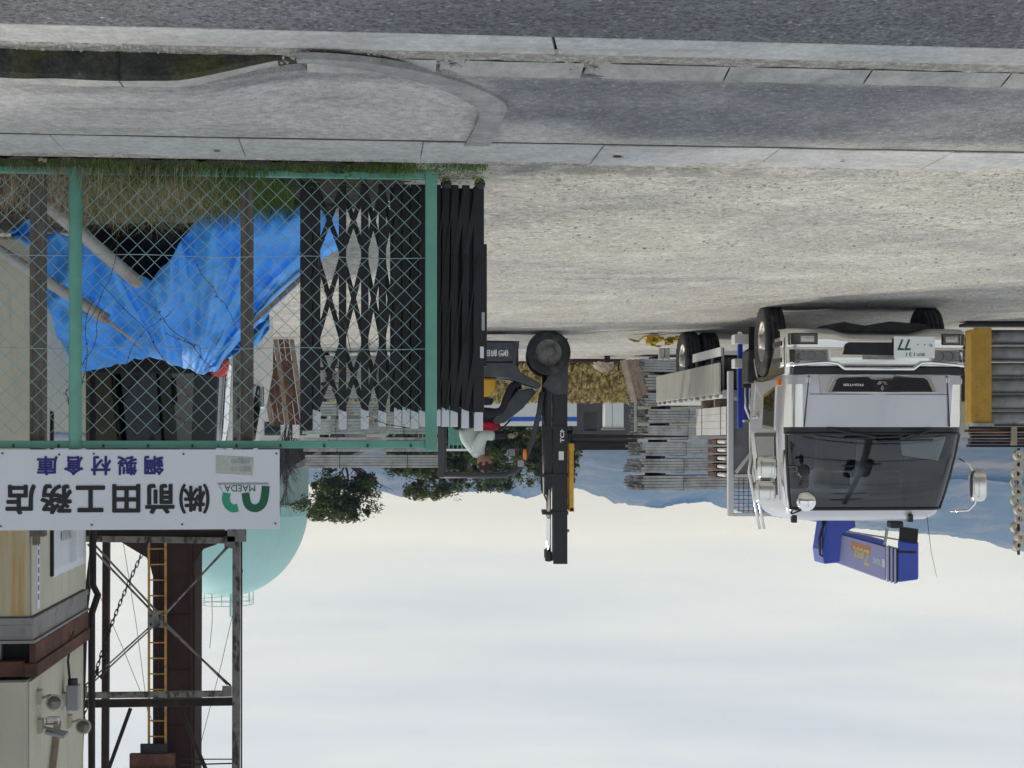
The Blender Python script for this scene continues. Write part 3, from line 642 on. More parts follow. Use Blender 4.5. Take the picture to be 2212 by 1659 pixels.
for x, w in ((74, 32), (528, 27)):
    a = sgx(x + w / 2) ; c = sgx(x - w / 2)
    MB().bx(a, c, 0.155, 0.235, -0.1, sgz(1163 if x < 100 else 1120)).build('sign_post', M['weathered_steel'], sign, bevel=0.006)
for x in (74, 528):
    for z in (0.1, 0.3): MB().bx(sgx(x + 6), sgx(x - 6), 0.03, 0.155, SZ + z, SZ + z + 0.04).build('bracket', M['dark_steel'], sign)

# black accordion gate drawn back behind the fence
TG = 9.36
gate = thing('accordion_gate', 'black steel accordion gate with white taped post tops folded behind the fence', 'gate', (0, 0, 0), TH)
px = [684, 740, 788, 826, 859, 877, 895, 912, 944, 963, 982, 1006]
gs = [rs(x, TG) for x in px]
rr = random.Random(5)
for x in (850, 868, 886, 904, 920, 934, 953, 972, 990, 998, 1019):
    s = rs(x, TG + 0.03); MB().bx(s - 0.021, s + 0.021, TG + 0.036, TG + 0.06, 0.05, 1.41 + 0.02 * math.sin(x)).build('inner_bar', M['black_steel'], gate, bevel=0.003)
for i, s in enumerate(gs):
    lean = rr.uniform(-0.003, 0.003) * (i > 3); w = 0.046 if i < 4 else 0.047
    zc = 1.44 + rr.uniform(-0.015, 0.01); zt = 1.535 + rr.uniform(-0.02, 0.0)
    q = lambda z: s + lean * z
    p = MB(); p.hexa([(q(0) - w / 2, TG - 0.022, 0.04), (q(0) + w / 2, TG - 0.022, 0.04), (q(0) + w / 2, TG + 0.022, 0.04), (q(0) - w / 2, TG + 0.022, 0.04), (q(zc) - w / 2, TG - 0.022, zc), (q(zc) + w / 2, TG - 0.022, zc), (q(zc) + w / 2, TG + 0.022, zc), (q(zc) - w / 2, TG + 0.022, zc)])
    po = p.build('gate_post', M['black_steel'], gate, bevel=0.004)
    c = MB(); w2 = w - 0.004 * (i > 3) + 0.002
    c.hexa([(q(zc) - w2 / 2, TG - 0.024, zc - 0.012), (q(zc) + w2 / 2, TG - 0.024, zc - 0.03), (q(zc) + w2 / 2, TG + 0.024, zc - 0.02), (q(zc) - w2 / 2, TG + 0.024, zc - 0.02), (q(zt) - w2 / 2, TG - 0.024, zt), (q(zt) + w2 / 2, TG - 0.024, zt), (q(zt) + w2 / 2, TG + 0.024, zt), (q(zt) - w2 / 2, TG + 0.024, zt)])
    c.build('white_cap', M['white_cap'], po, bevel=0.003)
s0 = rs(662, TG); MB().bx(s0 - 0.037, s0 + 0.037, TG - 0.035, TG + 0.035, 0.0, 1.545).build('fixed_post', M['black_steel'], gate, bevel=0.006)
s1 = rs(1032, TG)
lp = MB(); lp.bx(s1 - 0.037, s1 + 0.03, TG - 0.03, TG + 0.03, 0.05, 1.44); lead = lp.build('leading_post', M['black_steel'], gate, bevel=0.005)
MB().bx(s1 - 0.03, s1 + 0.022, TG - 0.032, TG + 0.032, 1.43, 1.545).build('white_cap', M['white_cap'], lead, bevel=0.004)
MB().bx(s1 - 0.04, s1 - 0.022, TG - 0.036, TG - 0.0305, 0.82, 0.93).build('latch_plate', M['galv'], lead)
MB().bx(s1 - 0.035, s1 - 0.012, TG - 0.034, TG - 0.0305, 1.03, 1.10).build('latch_plate', M['white_cap'], lead)
MB().bx(s1 - 0.055, s1 - 0.037, TG - 0.02, TG + 0.02, 0.4, 1.15).build('hinge_strip', M['black'], lead)
lat = 0
for (sa, sb) in list(zip([s0] + gs, gs + [s1])):
    for zc in (0.20, 0.74, 1.27):
        for sg in (1, -1):
            h = 0.268; za, zb = zc - h * sg, zc + h * sg
            za, zb = max(0.06, min(1.42, za)), max(0.06, min(1.42, zb))
            e = 0.03 * sg
            MB().bar((sa, TG + e, za), (sb, TG + e, zb), 0.008, 0.03, (0, 0, 1) if abs(sb - sa) > 0.03 else (1, 0, 0)).build('lattice_bar', M['black_steel'], gate)
for s in (gs[9], s1 - 0.01):
    MB().lathe([(0.03, -0.012), (0.034, -0.005), (0.034, 0.005), (0.03, 0.012)], 16, (s, TG - 0.04, 0.036), 'y').build('wheel', M['black'], gate, smooth=True)

# ================================================================== WEEDS ALONG THE FENCE
def blades(name, mat_, n, area, h0, h1, w, bend, seed, label, cat, pieces=3):
    b = MB(); rr = random.Random(seed)
    for i in range(n):
        s, t, k = area(rr)
        if s is None: continue
        h = rr.uniform(h0, h1) * k; a = rr.uniform(0, 6.283); ca, sa = math.cos(a), math.sin(a); l = rr.gauss(0, bend) * h
        ww = w * rr.uniform(0.6, 1.4); z = rr.uniform(-0.015, 0.0); vs = []
        for j in range(pieces + 1):
            f = j / pieces; wd = ww * (1 - f * 0.9); off = l * f * f
            x, y, zz = s + ca * off, t + sa * off, z + h * (f - 0.18 * abs(bend) * f * f)
            vs += [(x - sa * wd, y + ca * wd, zz), (x + sa * wd, y - ca * wd, zz)]
        b.add(vs, [(2 * j, 2 * j + 1, 2 * j + 3, 2 * j + 2) for j in range(pieces)])
    o = street(b.build(name, mat_, fix=False, kind='stuff')); o['label'] = label; o['category'] = cat; return o
sA, sB = rs(1046, 9.1), rs(-60, 9.1)
MB_ = MB(); MB_.grid(lambda u, v: (sA - 0.15 + (sB + 2 - sA) * u, 8.765 + 1.75 * v, 0.018 - 0.06 * sm(0.16, 0.08, u) + 0.09 * sm(0.35, 1.0, v) * (0.72 + 0.35 * mnoise.noise((u * 14, v * 3, 0))) * sm(0.17, 0.42, u) + 0.02 * mnoise.noise((u * 60, v * 20, 0))), 120, 40)
struct(street(MB_.build('weedy_bank', M['soil'], smooth=True)))
def bank_h(s, t):
    u = (s - sA + 0.15) / (sB + 2 - sA); v = (t - 8.765) / 1.75
    return 0.09 * sm(0.35, 1.0, v) * (0.72 + 0.35 * mnoise.noise((u * 14, v * 3, 0))) * sm(0.17, 0.42, u)
def a1(rr):
    s = rr.uniform(sA, sB + 1); t = 8.79 + abs(rr.gauss(0, 0.16)); k = 0.55 + 0.6 * max(0, mnoise.noise((s * 2.2, 0, 1)) + 0.3)
    if s < sL + 0.1: k *= 0.45
    return s, t, k
blades('fence_grass', M['grass'], 5500, a1, 0.035, 0.12, 0.003, 0.7, 1, 'green grass growing along the foot of the mint fence', 'grass')
def a2(rr):
    x = rr.uniform(190, 700); t = rr.uniform(9.0, 10.3); s = rs(x, t)
    if mnoise.noise((s * 1.5, t * 1.5, 7)) < -0.25: return None, 0, 0
    return s, t, 1.0
o = blades('bank_grass', M['grass'], 7000, a2, 0.07, 0.20, 0.003, 0.6, 2, 'long green grass between the fence and the blue tarpaulin', 'grass')
for i, v in enumerate(o.data.vertices): v.co.z += bank_h(v.co.x, v.co.y)
def a3(rr):
    x = rr.gauss(260, 150); t = rr.uniform(8.95, 10.2); return (rs(x, t), t, 1.0) if -60 < x < 520 else (None, 0, 0)
o = blades('dead_stalks', M['dry_grass'], 3400, a3, 0.08, 0.30, 0.0024, 1.1, 4, 'dry brown weed stalks behind the chain link fence', 'weeds')
for i, v in enumerate(o.data.vertices): v.co.z += bank_h(v.co.x, v.co.y) * 0.8
# broad-leaved weeds by the gate
b = MB(); rr = random.Random(8)
for i in range(520):
    x = rr.choice([rr.uniform(640, 780), rr.uniform(700, 1045), rr.uniform(940, 1045)]); t = rr.uniform(8.78, 9.0); s = rs(x, t); z = rr.uniform(0.01, 0.09 if x > 820 else 0.14); a = rr.random() * 6.3; l = rr.uniform(0.012, 0.03)
    c, d_ = math.cos(a), math.sin(a); up = rr.uniform(-0.3, 0.6) * l
    b.add([(s, t, z), (s + c * l * .5 - d_ * l * .35, t + d_ * l * .5 + c * l * .35, z + up * .7), (s + c * l, t + d_ * l, z + up), (s + c * l * .5 + d_ * l * .35, t + d_ * l * .5 - c * l * .35, z + up * .7)], [(0, 1, 2, 3)])
o = street(b.build('broad_leaf_weeds', M['grass'], fix=False, kind='stuff')); o['label'] = 'low broad leaved weeds at the foot of the gate'; o['category'] = 'weeds'
# dead creeper on the wire
vine = thing('dead_creeper', 'dark dead creeper with shrivelled leaves climbing the chain link and green post', 'creeper', (0, 0, 0), TH)
rr = random.Random(12); lv = MB()
def creep(x, y, dx, dy, n, r):
    pts = []
    for i in range(n):
        pts.append((rs(x, TF), TF - 0.012 + rr.uniform(-0.008, 0.004), rz(x, y, TF)))
        if rr.random() < 0.7:
            s, t, z = pts[-1]
            for q in range(rr.choice((1, 1, 2))):
                l = rr.uniform(0.007, 0.017); a = rr.random() * 6.3
                lv.add([(s, t - 0.004, z), (s + l * math.cos(a) * .6 - l * .3, t - 0.01, z + l * math.sin(a) * .6), (s + l * math.cos(a), t - 0.006, z + l * math.sin(a)), (s + l * math.cos(a) * .6 + l * .3, t - 0.002, z + l * math.sin(a) * .6 - l * .3)], [(0, 1, 2, 3)])
        dx += rr.uniform(-3, 3); dy += rr.uniform(-2.5, 2.5); x += dx; y += dy
    MB().path(pts, r, 4).build('stem', M['twig'], vine)
for a in ((168, 940, -1, -9, 22, 0.0024), (172, 800, 6, -6, 16, 0.0018), (215, 610, 9, 11, 20, 0.002), (300, 640, 8, 10, 18, 0.002), (270, 800, 4, -10, 18, 0.0018), (420, 560, 3, 9, 20, 0.0018), (360, 720, 10, 5, 16, 0.0018), (150, 900, 1, -8, 20, 0.002), (700, 520, -2, 10, 26, 0.002), (690, 860, 6, -7, 18, 0.0018), (880, 925, -9, -5, 10, 0.002), (250, 480, -3, 12, 14, 0.0018), (470, 960, -8, -12, 8, 0.0022), (545, 960, -2, -10, 8, 0.0022)):
    creep(*a)
lv.build('leaves', M['dark_steel'], vine, fix=False, kind='stuff')
# litter by the fence
for (x, y, l, w, mm, lb, ct) in ((92, 334, 0.045, 0.02, 'pale_wood', 'dry curled brown leaf lying on the ditch edge by the fence', 'leaf'), (727, 352, 0.012, 0.005, 'white_cap', 'small white scrap of litter in the weeds by the gate', 'litter')):
    s_, t_ = rg(x, y); c = MB()
    c.grid(lambda u, v: (s_ + l * (u - .5), t_ + w * (v - .5) * 2 * (1 - (2 * u - 1) ** 2) ** .5, 0.016 + 0.02 * (2 * v - 1) ** 2 * (l > .02) + .004 * math.sin(u * 7)), 8, 4)
    tag(street(c.build('fallen_leaf' if ct == 'leaf' else 'litter', M[mm], solid=0.001)), lb, ct)

# ================================================================== TARPAULIN AND JUNK BEHIND THE FENCE
def lerp_list(tab, x):
    if x <= tab[0][0]: return tab[0][1:]
    for a, c in zip(tab, tab[1:]):
        if x <= c[0]:
            w = (x - a[0]) / (c[0] - a[0]); return tuple(p + (q - p) * w for p, q in zip(a[1:], c[1:]))
    return tab[-1][1:]
# (column, top, bottom, depth of bottom, depth of top)
TT = [(88, 772, 505, 10.3, 11.4), (120, 790, 500, 10.3, 11.5), (150, 800, 512, 10.3, 11.6), (180, 803, 530, 10.5, 11.7), (240, 791, 552, 10.6, 11.8), (290, 778, 590, 10.7, 11.8), (325, 770, 604, 10.7, 11.8),
      (360, 782, 570, 10.6, 11.8), (400, 796, 508, 10.4, 11.8), (440, 809, 456, 10.25, 11.8), (465, 800, 446, 10.2, 11.7), (490, 768, 440, 10.2, 11.6), (520, 735, 440, 10.2, 11.5), (560, 698, 444, 10.2, 11.4),
      (600, 656, 442, 10.2, 11.2), (650, 610, 440, 10.2, 11.0), (690, 565, 448, 10.3, 10.9), (735, 530, 470, 10.4, 10.8)]
tarp = thing('blue_tarpaulin', 'crumpled blue tarpaulin draped over a junk pile behind the chain link fence', 'tarpaulin', (0, 0, 0))
b = MB()
folds = [(455, 0.09, 26), (492, -0.06, 18), (540, 0.07, 22), (585, -0.05, 20), (630, 0.06, 16), (410, -0.04, 22), (350, 0.05, 30), (255, -0.05, 26), (200, 0.04, 20), (120, 0.05, 16)]
def tp(u, v):
    x = 88 + 647 * u; yt, yb, Yb, Yt = lerp_list(TT, x)
    vv = v; y = yb + (yt - yb) * vv
    Y = Yb + (Yt - Yb) * (vv ** 1.5)
    sl = 30 * (0.5 - vv)                                    # folds fan out downwards
    dd = sum(a * math.exp(-((x - c + sl * (c - 470) / 90) / w) ** 2) for c, a, w in folds) * (1 - 0.55 * vv)
    ax = (x - 470) + (y - 600) * 0.25; ay = (y - 800)
    ang = math.atan2(ax, -ay + 60) * 9                       # creases run from the peak down and outwards
    rdg = lambda q: 1 - 2.2 * abs(q)
    dd += 0.05 * mnoise.noise((x * 0.012, y * 0.012, 1)) + 0.085 * rdg(mnoise.noise((ang * 0.45, y * 0.003, 5))) + 0.035 * rdg(mnoise.noise((ang * 1.1, y * 0.006, 15))) + 0.022 * rdg(mnoise.noise((x * 0.012, y * 0.016, 8))) + 0.008 * mnoise.noise((x * 0.05, y * 0.05, 28))
    y += 8 * mnoise.noise((x * 0.05, v * 2, 3)) * (1 if v < 0.05 or v > 0.95 else 0.3)
    return pw(x, y, Y - dd * 1.5)
b.grid(tp, 260, 110); b.build('sheet', M['tarp'], tarp, smooth=True, solid=0.003)
b = MB()                                                    # the corner gathered and tied at the side, and the flap behind
b.grid(lambda u, v: pw(24 + 70 * u, 505 + (26 + 60 * u) * (v - 0.45) + 6 * math.sin(u * 9 + v * 4), 10.2 - 0.06 * math.sin(v * 9 + u * 3) - 0.05 * u), 14, 14)
b.build('tied_corner', M['tarp'], tarp, smooth=True, solid=0.003)
b = MB(); b.grid(lambda u, v: pw(474 + 108 * u, 760 - 60 * u + (18 + 62 * u * (1.1 - u) * 2.2) * (v - 0.5) + 4 * math.sin(u * 11), 12.0 + 0.08 * math.sin(v * 7 + u * 9)), 18, 10)
b.build('rear_flap', M['tarp'], tarp, smooth=True, solid=0.003)
# what lies under the sheet: a dark heap
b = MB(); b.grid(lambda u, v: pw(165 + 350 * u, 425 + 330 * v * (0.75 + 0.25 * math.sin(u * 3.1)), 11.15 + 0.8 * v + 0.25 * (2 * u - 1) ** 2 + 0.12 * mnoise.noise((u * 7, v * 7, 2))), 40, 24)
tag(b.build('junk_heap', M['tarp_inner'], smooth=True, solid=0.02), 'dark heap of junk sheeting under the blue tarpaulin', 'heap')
def pipe(name, a, c, r, m_, label, cat, bend=0):
    A, C = Vector(a), Vector(c); pts = [A.lerp(C, i / 8) + Vector((0, 0, bend * math.sin(math.pi * i / 8))) for i in range(9)]
    b = MB(); b.path(pts, r, 14, cap=False); ro = [r * 0.86] * 9; b.path([p.copy() for p in pts], ro, 14, cap=False)
    return tag(b.build(name, M[m_], smooth=True), label, cat)
pipe('grey_pipe', pw(20, 372, 9.65), pw(300, 612, 10.4), 0.046, 'pvc', 'thick grey pipe leaning across the opening under the blue tarpaulin', 'pipe')
pipe('grey_pipe', pw(-60, 505, 9.9), pw(232, 690, 10.25), 0.038, 'pvc', 'grey pipe lying on the blue tarpaulin in front of the cream cabin wall', 'pipe')
tag(MB().path([pw(225, 688, 10.2), pw(310, 752, 10.45)], [0.017, 0.004], 8).build('wooden_stick', M['pale_wood'], smooth=True), 'thin tapering wooden stick resting on the tarpaulin', 'stick')
# cast iron fittings on the ground by the pipe
fit = thing('pipe_fitting', 'grey cast pipe fitting with round holes lying in the dry weeds', 'fitting', pw(38, 388, 9.75))
for dx, dz, r in ((0, 0, 0.06), (0.13, -0.035, 0.05)):
    c = MB(); c.lathe([(r * .35, -0.03), (r, -0.03), (r, 0.0), (r * .8, 0.02), (r * .35, 0.02), (r * .35, -0.03)], 18, (-dx, -0.05, -dz * -1), 'y', close=False); c.build('flange', M['pvc'], fit, smooth=False)
# plank and steel angle leaning on the pile
tag(MB().bar(pw(668, 585, 10.7), pw(535, 706, 11.1), 0.03, 0.10, (0, -1, 0.3)).build('leaning_plank', M['wood'], bevel=0.004), 'brown weathered plank leaning on the tarpaulin beside the gate', 'plank')
tag(MB().bar(pw(660, 583, 10.95), pw(540, 684, 11.3), 0.02, 0.03).build('steel_angle', M['dark_steel']), 'thin rusty steel angle beside the leaning plank', 'steel angle')

# ================================================================== WHITE VAN PARKED BEHIND THE TARPAULIN
van = thing('white_van', 'white van parked with dark rear window behind the blue tarpaulin', 'van', (2.36, 12.55, 0), R(-2))
W_, H_, LV = 1.48, 1.86, 3.4
prof = [(0.04, 0.32), (0.0, 0.45), (0.0, 0.98), (0.03, 1.05), (0.16, 1.68), (0.26, 1.8), (0.5, 1.86), (2.4, 1.84), (2.75, 1.70), (3.25, 1.05), (3.38, 0.9), (3.4, 0.4), (3.3, 0.32)]
b = MB(); nn = len(prof)
xs = [0, 0.06, 0.2, W_ - 0.2, W_ - 0.06, W_]
for i, x in enumerate(xs):
    tum = 0.05 if i in (0, 5) else 0.0
    for (y, z) in prof:
        zz = z; yy = y + (0.10 if i in (0, 5) else 0.03 if i in (1, 4) else 0) * (1 if y < 1 else -1)
        tx = (0.10 * max(0, z - 0.95)) * (1 if i < 3 else -1) * (1 if i in (0, 5) else 0.9 if i in (1, 4) else 0.6)
        b.v.append((x + tx, yy, zz - (0.03 if i in (0, 5) and z > 1.75 else 0)))
op = []
for i in range(5):
    for k in range(nn):
        k2 = (k + 1) % nn
        if i == 2 and k in (3,): continue                    # rear window opening
        b.f.append((i * nn + k, i * nn + k2, (i + 1) * nn + k2, (i + 1) * nn + k))
b.f.append(tuple(range(nn))); b.f.append(tuple(5 * nn + k for k in range(nn)))
b.build('body', M['white_paint'], van, smooth=False, bevel=0.015)
MB().hexa([(0.24, 0.02, 1.05), (1.24, 0.02, 1.05), (1.24, 0.04, 1.05), (0.24, 0.04, 1.05), (0.30, 0.155, 1.68), (1.18, 0.155, 1.68), (1.18, 0.175, 1.68), (0.30, 0.175, 1.68)]).build('rear_window', M['dark_glass'], van)
MB().bx(0.03, 1.45, -0.014, 0.03, 0.58, 1.055).build('tailgate_panel', M['matt_black'], van, bevel=0.01)
for xa, xb in ((0.05, 0.25), (1.23, 1.43)):
    MB().hexa([(xa, -0.012, 1.056), (xb, -0.012, 1.056), (xb, 0.06, 1.056), (xa, 0.06, 1.056), (xa + (.05 if xa < 1 else -.01), 0.135, 1.69), (xb + (.05 if xa < 1 else -.05), 0.135, 1.69), (xb + (.05 if xa < 1 else -.05), 0.2, 1.69), (xa + (.05 if xa < 1 else -.01), 0.2, 1.69)]).build('rear_pillar', M['black'], van, bevel=0.01)
MB().bx(0.1, 1.38, 0.75, 2.6, 0.45, 0.98).build('cabin_floor', M['matt_black'], van)
for x0 in (0.28, 0.82):
    MB().bx(x0, x0 + 0.4, 1.25, 1.37, 0.98, 1.42).build('seat_back', M['dark_cloth'], van, bevel=0.04)
for x in (0.055, W_ - 0.055):
    MB().lathe([(0.001, -0.03), (0.06, -0.025), (0.085, 0.0), (0.085, 0.06)], 20, (x, -0.005, 1.0), 'y').build('tail_lamp', M['red'], van, smooth=True)
MB().bx(0.02, W_ - 0.02, -0.05, 0.06, 0.33, 0.56).build('bumper', M['white_paint'], van, bevel=0.03)
for x in (0.10, W_ - 0.10):
    for y in (0.62, 2.75):
        w = MB(); w.lathe([(0.17, -0.07), (0.25, -0.075), (0.275, -0.05), (0.275, 0.05), (0.25, 0.075), (0.17, 0.07)], 22, (x, y, 0.275), 'x'); w.build('wheel', M['rubber'], van, smooth=True)
for x in (0.0, W_):
    sg = 1 if x else -1
    c = MB(); c.hexa([(x + .004 * sg, 0.9, 1.08), (x + .004 * sg, 2.5, 1.08), (x + .002 * sg, 2.5, 1.08), (x + .002 * sg, 0.9, 1.08)] + [(x - .055 * sg, 0.95, 1.6), (x - .055 * sg, 2.3, 1.6), (x - .06 * sg, 2.3, 1.6), (x - .06 * sg, 0.95, 1.6)])
    c.build('side_window', M['dark_glass'], van)
MB().path([(-0.0, 0.16, 0.5), (-0.012, 0.11, 1.0), (0.03, 0.2, 1.45), (0.09, 0.33, 1.78)], 0.035, 8).build('corner_trim', M['chrome'], van, smooth=True)
MB().bx(-0.05, -0.006, 2.1, 2.16, 1.08, 1.3).build('door_mirror', M['chrome'], van, bevel=0.015)

# ================================================================== CREAM SITE CABIN (two storeys)
cab_x, cab_y = 3.20, 10.15
cabin = thing('site_cabin', 'two storey cream site cabin with rusty steel beam between its storeys beside the sign', 'cabin', (cab_x, cab_y, 0), TH)
WX, WL = 2.6, 1.95                       # width along the street, depth
zb0, zb1, zb2, zb3 = 0.25, 2.78, 2.95, 3.20
sw = thing_dummy = None
low = MB().bx(0, WX, 0, WL, zb0, zb1).build('lower_wall', M['cream'], cabin, bevel=0.01)
up_ = MB().bx(0.02, WX, 0.02, WL - 0.01, zb3, 6.2).build('upper_wall', M['cream_clean'], cabin, bevel=0.01)
# siding panels: front boards and the lit side panels are separate sheets with gaps between them
for k in range(8):
    x0 = 0.006 + k * 0.325
    MB().bx(x0, x0 + 0.318, -0.014, -0.001, zb0 + 0.02, 1.9).build('wall_panel', M['cream_clean'], low, bevel=0.003)
    MB().bx(x0, x0 + 0.318, -0.014, -0.001, 1.905, zb1 - 0.012).build('wall_panel', M['rust_stain' if k in (0,) else 'cream_clean'], low, bevel=0.003)
    MB().bx(x0 + 0.02, x0 + 0.338, 0.006, 0.019, zb3 + 0.01, 6.19).build('wall_panel', M['cream'], up_, bevel=0.003)
for k in range(6):
    y0 = 0.006 + k * 0.322
    MB().bx(-0.014, -0.001, y0, y0 + 0.316, zb0 + 0.02, zb1 - 0.012).build('wall_panel', M['cream_clean'], low, bevel=0.003)
    MB().bx(0.006, 0.019, y0 + 0.02, min(y0 + 0.336, WL - 0.012), zb3 + 0.01, 6.19).build('wall_panel', M['cream_clean'], up_, bevel=0.005)
MB().bx(-0.03, WX, -0.03, WL + 0.02, zb1, zb1 + 0.045).build('eaves_trim', M['trim_grey'], cabin, bevel=0.006)
MB().bx(-0.02, WX, -0.02, WL + 0.01, zb1 + 0.046, zb2 - 0.02).build('fascia', M['trim_grey'], cabin, bevel=0.004)
MB().bx(-0.035, WX, -0.035, WL + 0.02, zb2 - 0.019, zb2).build('drip_edge', M['trim_grey'], cabin)
MB().bx(0.0, WX, 0.10, WL - 0.05, zb2 + 0.001, zb3 - 0.001).build('shadow_gap', M['matt_black'], cabin)
MB().bx(-0.04, 0.0, -0.03, WL - 0.06, zb2 + 0.002, zb2 + 0.13).build('side_beam', M['rust'], cabin, bevel=0.004)
MB().bx(-0.055, 0.03, -0.04, WL - 0.06, zb2 + 0.131, zb3 - 0.03).build('side_flange', M['rust'], cabin, bevel=0.004)
MB().bx(0.03, WX, -0.02, 0.09, zb2 + 0.12, zb3 - 0.03).build('front_beam', M['rust'], cabin, bevel=0.004)
for k in range(5): MB().bx(0.2 + k * 0.42, 0.215 + k * 0.42, 0.05, 0.1, zb2 + 0.003, zb2 + 0.118).build('web_plate', M['trim_grey'], cabin)
MB().path([(-0.06, WL + 0.02, 0.2), (-0.06, WL + 0.02, 2.75), (-0.1, WL + 0.02, 2.83), (-0.05, WL + 0.03, 2.98), (-0.05, WL + 0.03, 6.2)], 0.028, 10).build('downpipe', M['dark_steel'], cabin, smooth=True)
# vinyl sheet, narrow lettered strip and dark jamb on the side wall
cy0, cy1 = 0.62, 1.9
b = MB(); b.grid(lambda u, v: (-0.02 - 0.006 * mnoise.noise((u * 5, v * 5, 0)), cy0 + (cy1 - cy0) * u, 1.55 + 1.02 * v + 0.012 * mnoise.noise((u * 7, v, 0))), 16, 16)
ban = b.build('vinyl_sheet', M['banner'], cabin, smooth=True, solid=0.003)
for k in range(4):
    for j in range(2):
        c = MB(); c.lathe([(0.032, -0.0005), (0.026, -0.0005), (0.026, 0.0), (0.032, 0)], 16, (-0.034, 1.25 + 0.13 * j, 2.28 + k * 0.068), 'x', close=False); c.build('printed_ring', M['sticker_print'], ban)
for k in range(4): MB().bx(-0.034, -0.0335, 0.9 + k * 0.09, 0.96 + k * 0.09, 2.27, 2.33).build('printed_mark', M['sticker_print'], ban)
MB().bx(-0.035, -0.0145, 0.56, 0.60, 1.4, 2.56).build('dark_jamb', M['dark_steel'], cabin, bevel=0.003)
stp = MB().bx(-0.019, -0.0145, 0.13, 0.20, 2.12, 2.74).build('lettered_strip', M['white_cap'], cabin)
for k in range(9): MB().bx(-0.0205, -0.0195, 0.15, 0.18, 2.16 + k * 0.06, 2.2 + k * 0.06).build('strip_letter', M['navy_paint'], stp)
MB().bx(-0.045, -0.0145, -0.005, 0.10, 2.05, 2.30).build('timber_block', M['weathered_steel'], cabin, bevel=0.004)
MB().bx(0.28, 0.47, -0.05, 0.005, 3.2, 3.62).build('timber_block', M['weathered_steel'], cabin, bevel=0.004)
# flood lamps and box high on the side wall
def cpt(x, y, yy):                                  # picture position on the side wall at depth yy along it
    Y = cab_y + yy; return CAMH + (y - HY) / FPX * Y
def lamp(kind, yy, z, label):
    t_ = thing('flood_lamp', label, 'lamp', (cab_x + yy * math.sin(-TH) * 1.0, cab_y + yy * math.cos(TH), z), TH)
    t_.scale = (0.82, 0.82, 0.82)
    MB().bx(-0.03, 0.022, -0.05, 0.05, -0.07, 0.05).build('wall_plate', M['beige_plastic'], t_, bevel=0.008)
    if kind == 'round':
        MB().path([(-0.03, 0, 0), (-0.10, -0.03, -0.03), (-0.12, -0.03, 0.02)], 0.012, 8).build('arm', M['beige_plastic'], t_)
        MB().lathe([(0.02, 0.08), (0.045, 0.06), (0.068, 0.0), (0.072, -0.02), (0.06, -0.022)], 20, (-0.14, -0.05, 0.03), 'y').build('lamp_head', M['beige_plastic'], t_, smooth=True)
        MB().lathe([(0.001, -0.026), (0.055, -0.024), (0.058, -0.021)], 20, (-0.14, -0.05, 0.03), 'y', close=False).build('lens', M['lamp_glass'], t_, smooth=True)
    elif kind == 'solar':
        MB().path([(-0.03, 0, 0), (-0.12, -0.02, 0.03)], 0.014, 8).build('arm', M['beige_plastic'], t_)
        MB().hexa([(-0.22, -0.1, 0.06), (-0.06, -0.1, 0.02), (-0.06, 0.1, 0.02), (-0.22, 0.1, 0.06), (-0.22, -0.1, 0.085), (-0.06, -0.1, 0.045), (-0.06, 0.1, 0.045), (-0.22, 0.1, 0.085)]).build('solar_panel', M['grey_plastic'], t_, bevel=0.004)
        MB().bx(-0.16, -0.05, -0.05, 0.05, -0.08, -0.02).build('lamp_head', M['lamp_glass'], t_, bevel=0.01)
    else:
        MB().bx(-0.14, -0.03, -0.06, 0.06, -0.14, 0.09).build('control_box', M['grey_plastic'], t_, bevel=0.012)
        MB().lathe([(0.03, -0.02), (0.045, -0.05), (0.045, 0.0)], 12, (-0.08, 0, -0.14), 'z').build('cable_gland', M['black'], t_)
    return t_
lamp('round', 0.26, 3.36, 'round cream flood lamp on the upper cabin wall')
lamp('solar', 0.28, 3.56, 'small solar panel lamp on the upper cabin wall')
lamp('round', 1.32, 3.72, 'second round flood lamp near the far corner of the cabin')
bx_ = lamp('box', 1.12, 3.52, 'grey control box with two cables on the cabin wall')
for d_ in (0.0, 0.05):
    MB().path([(-0.05, d_, -0.16), (-0.03, d_ + 0.01, -0.35), (-0.05, 0.02 + d_, -0.5), (-0.09, -0.05 + d_, -0.62)], 0.006, 6).build('cable', M['cord'], bx_)
tag(MB().bar((cab_x + 0.02, cab_y + 0.42, 4.25), (cab_x + 0.06, cab_y + 0.82, 3.62), 0.05, 0.02).build('loose_batten', M['pale_wood'], bevel=0.003), 'loose pale batten hanging on the upper cabin wall', 'batten')

# ================================================================== STEEL FRAME BEHIND THE SIGN
YF = 13.0
def fp(x, y, dy=0.0): return pw(x, y, YF) + Vector((0, dy, 0))
frm = thing('braced_steel_tower', 'flaking grey steel tower with crossed braces standing above the sign', 'tower', (pw(350, 432, YF).x, YF, 0))
OF = Vector((pw(350, 432, YF).x, YF, 0))
def fbar(name, a, c, w, h, m_='frame_steel', dy=0.0, up=(0, 1, 0)):
    return MB().bar(fp(*a, dy) - OF, fp(*c, dy) - OF, w, h, up).build(name, M[m_], frm, bevel=0.004)
fbar('post', (513, 430), (510, 1700), 0.06, 0.075); fbar('post', (187, 430), (180, 1700), 0.06, 0.06, 'dark_steel', 0.7)
fbar('post', (524, 430), (523, 1700), 0.012, 0.012, 'dark_steel', -0.03)
fbar('cross_beam', (170, 1163), (508, 1167), 0.05, 0.045, dy=-0.05)
fbar('cross_beam', (160, 1151), (508, 1154), 0.06, 0.055, 'dark_steel', dy=0.02)
fbar('cross_beam', (172, 1500), (502, 1496), 0.05, 0.042, dy=-0.05)
fbar('cross_beam', (174, 1521), (502, 1516), 0.06, 0.085, 'dark_steel', dy=0.02)
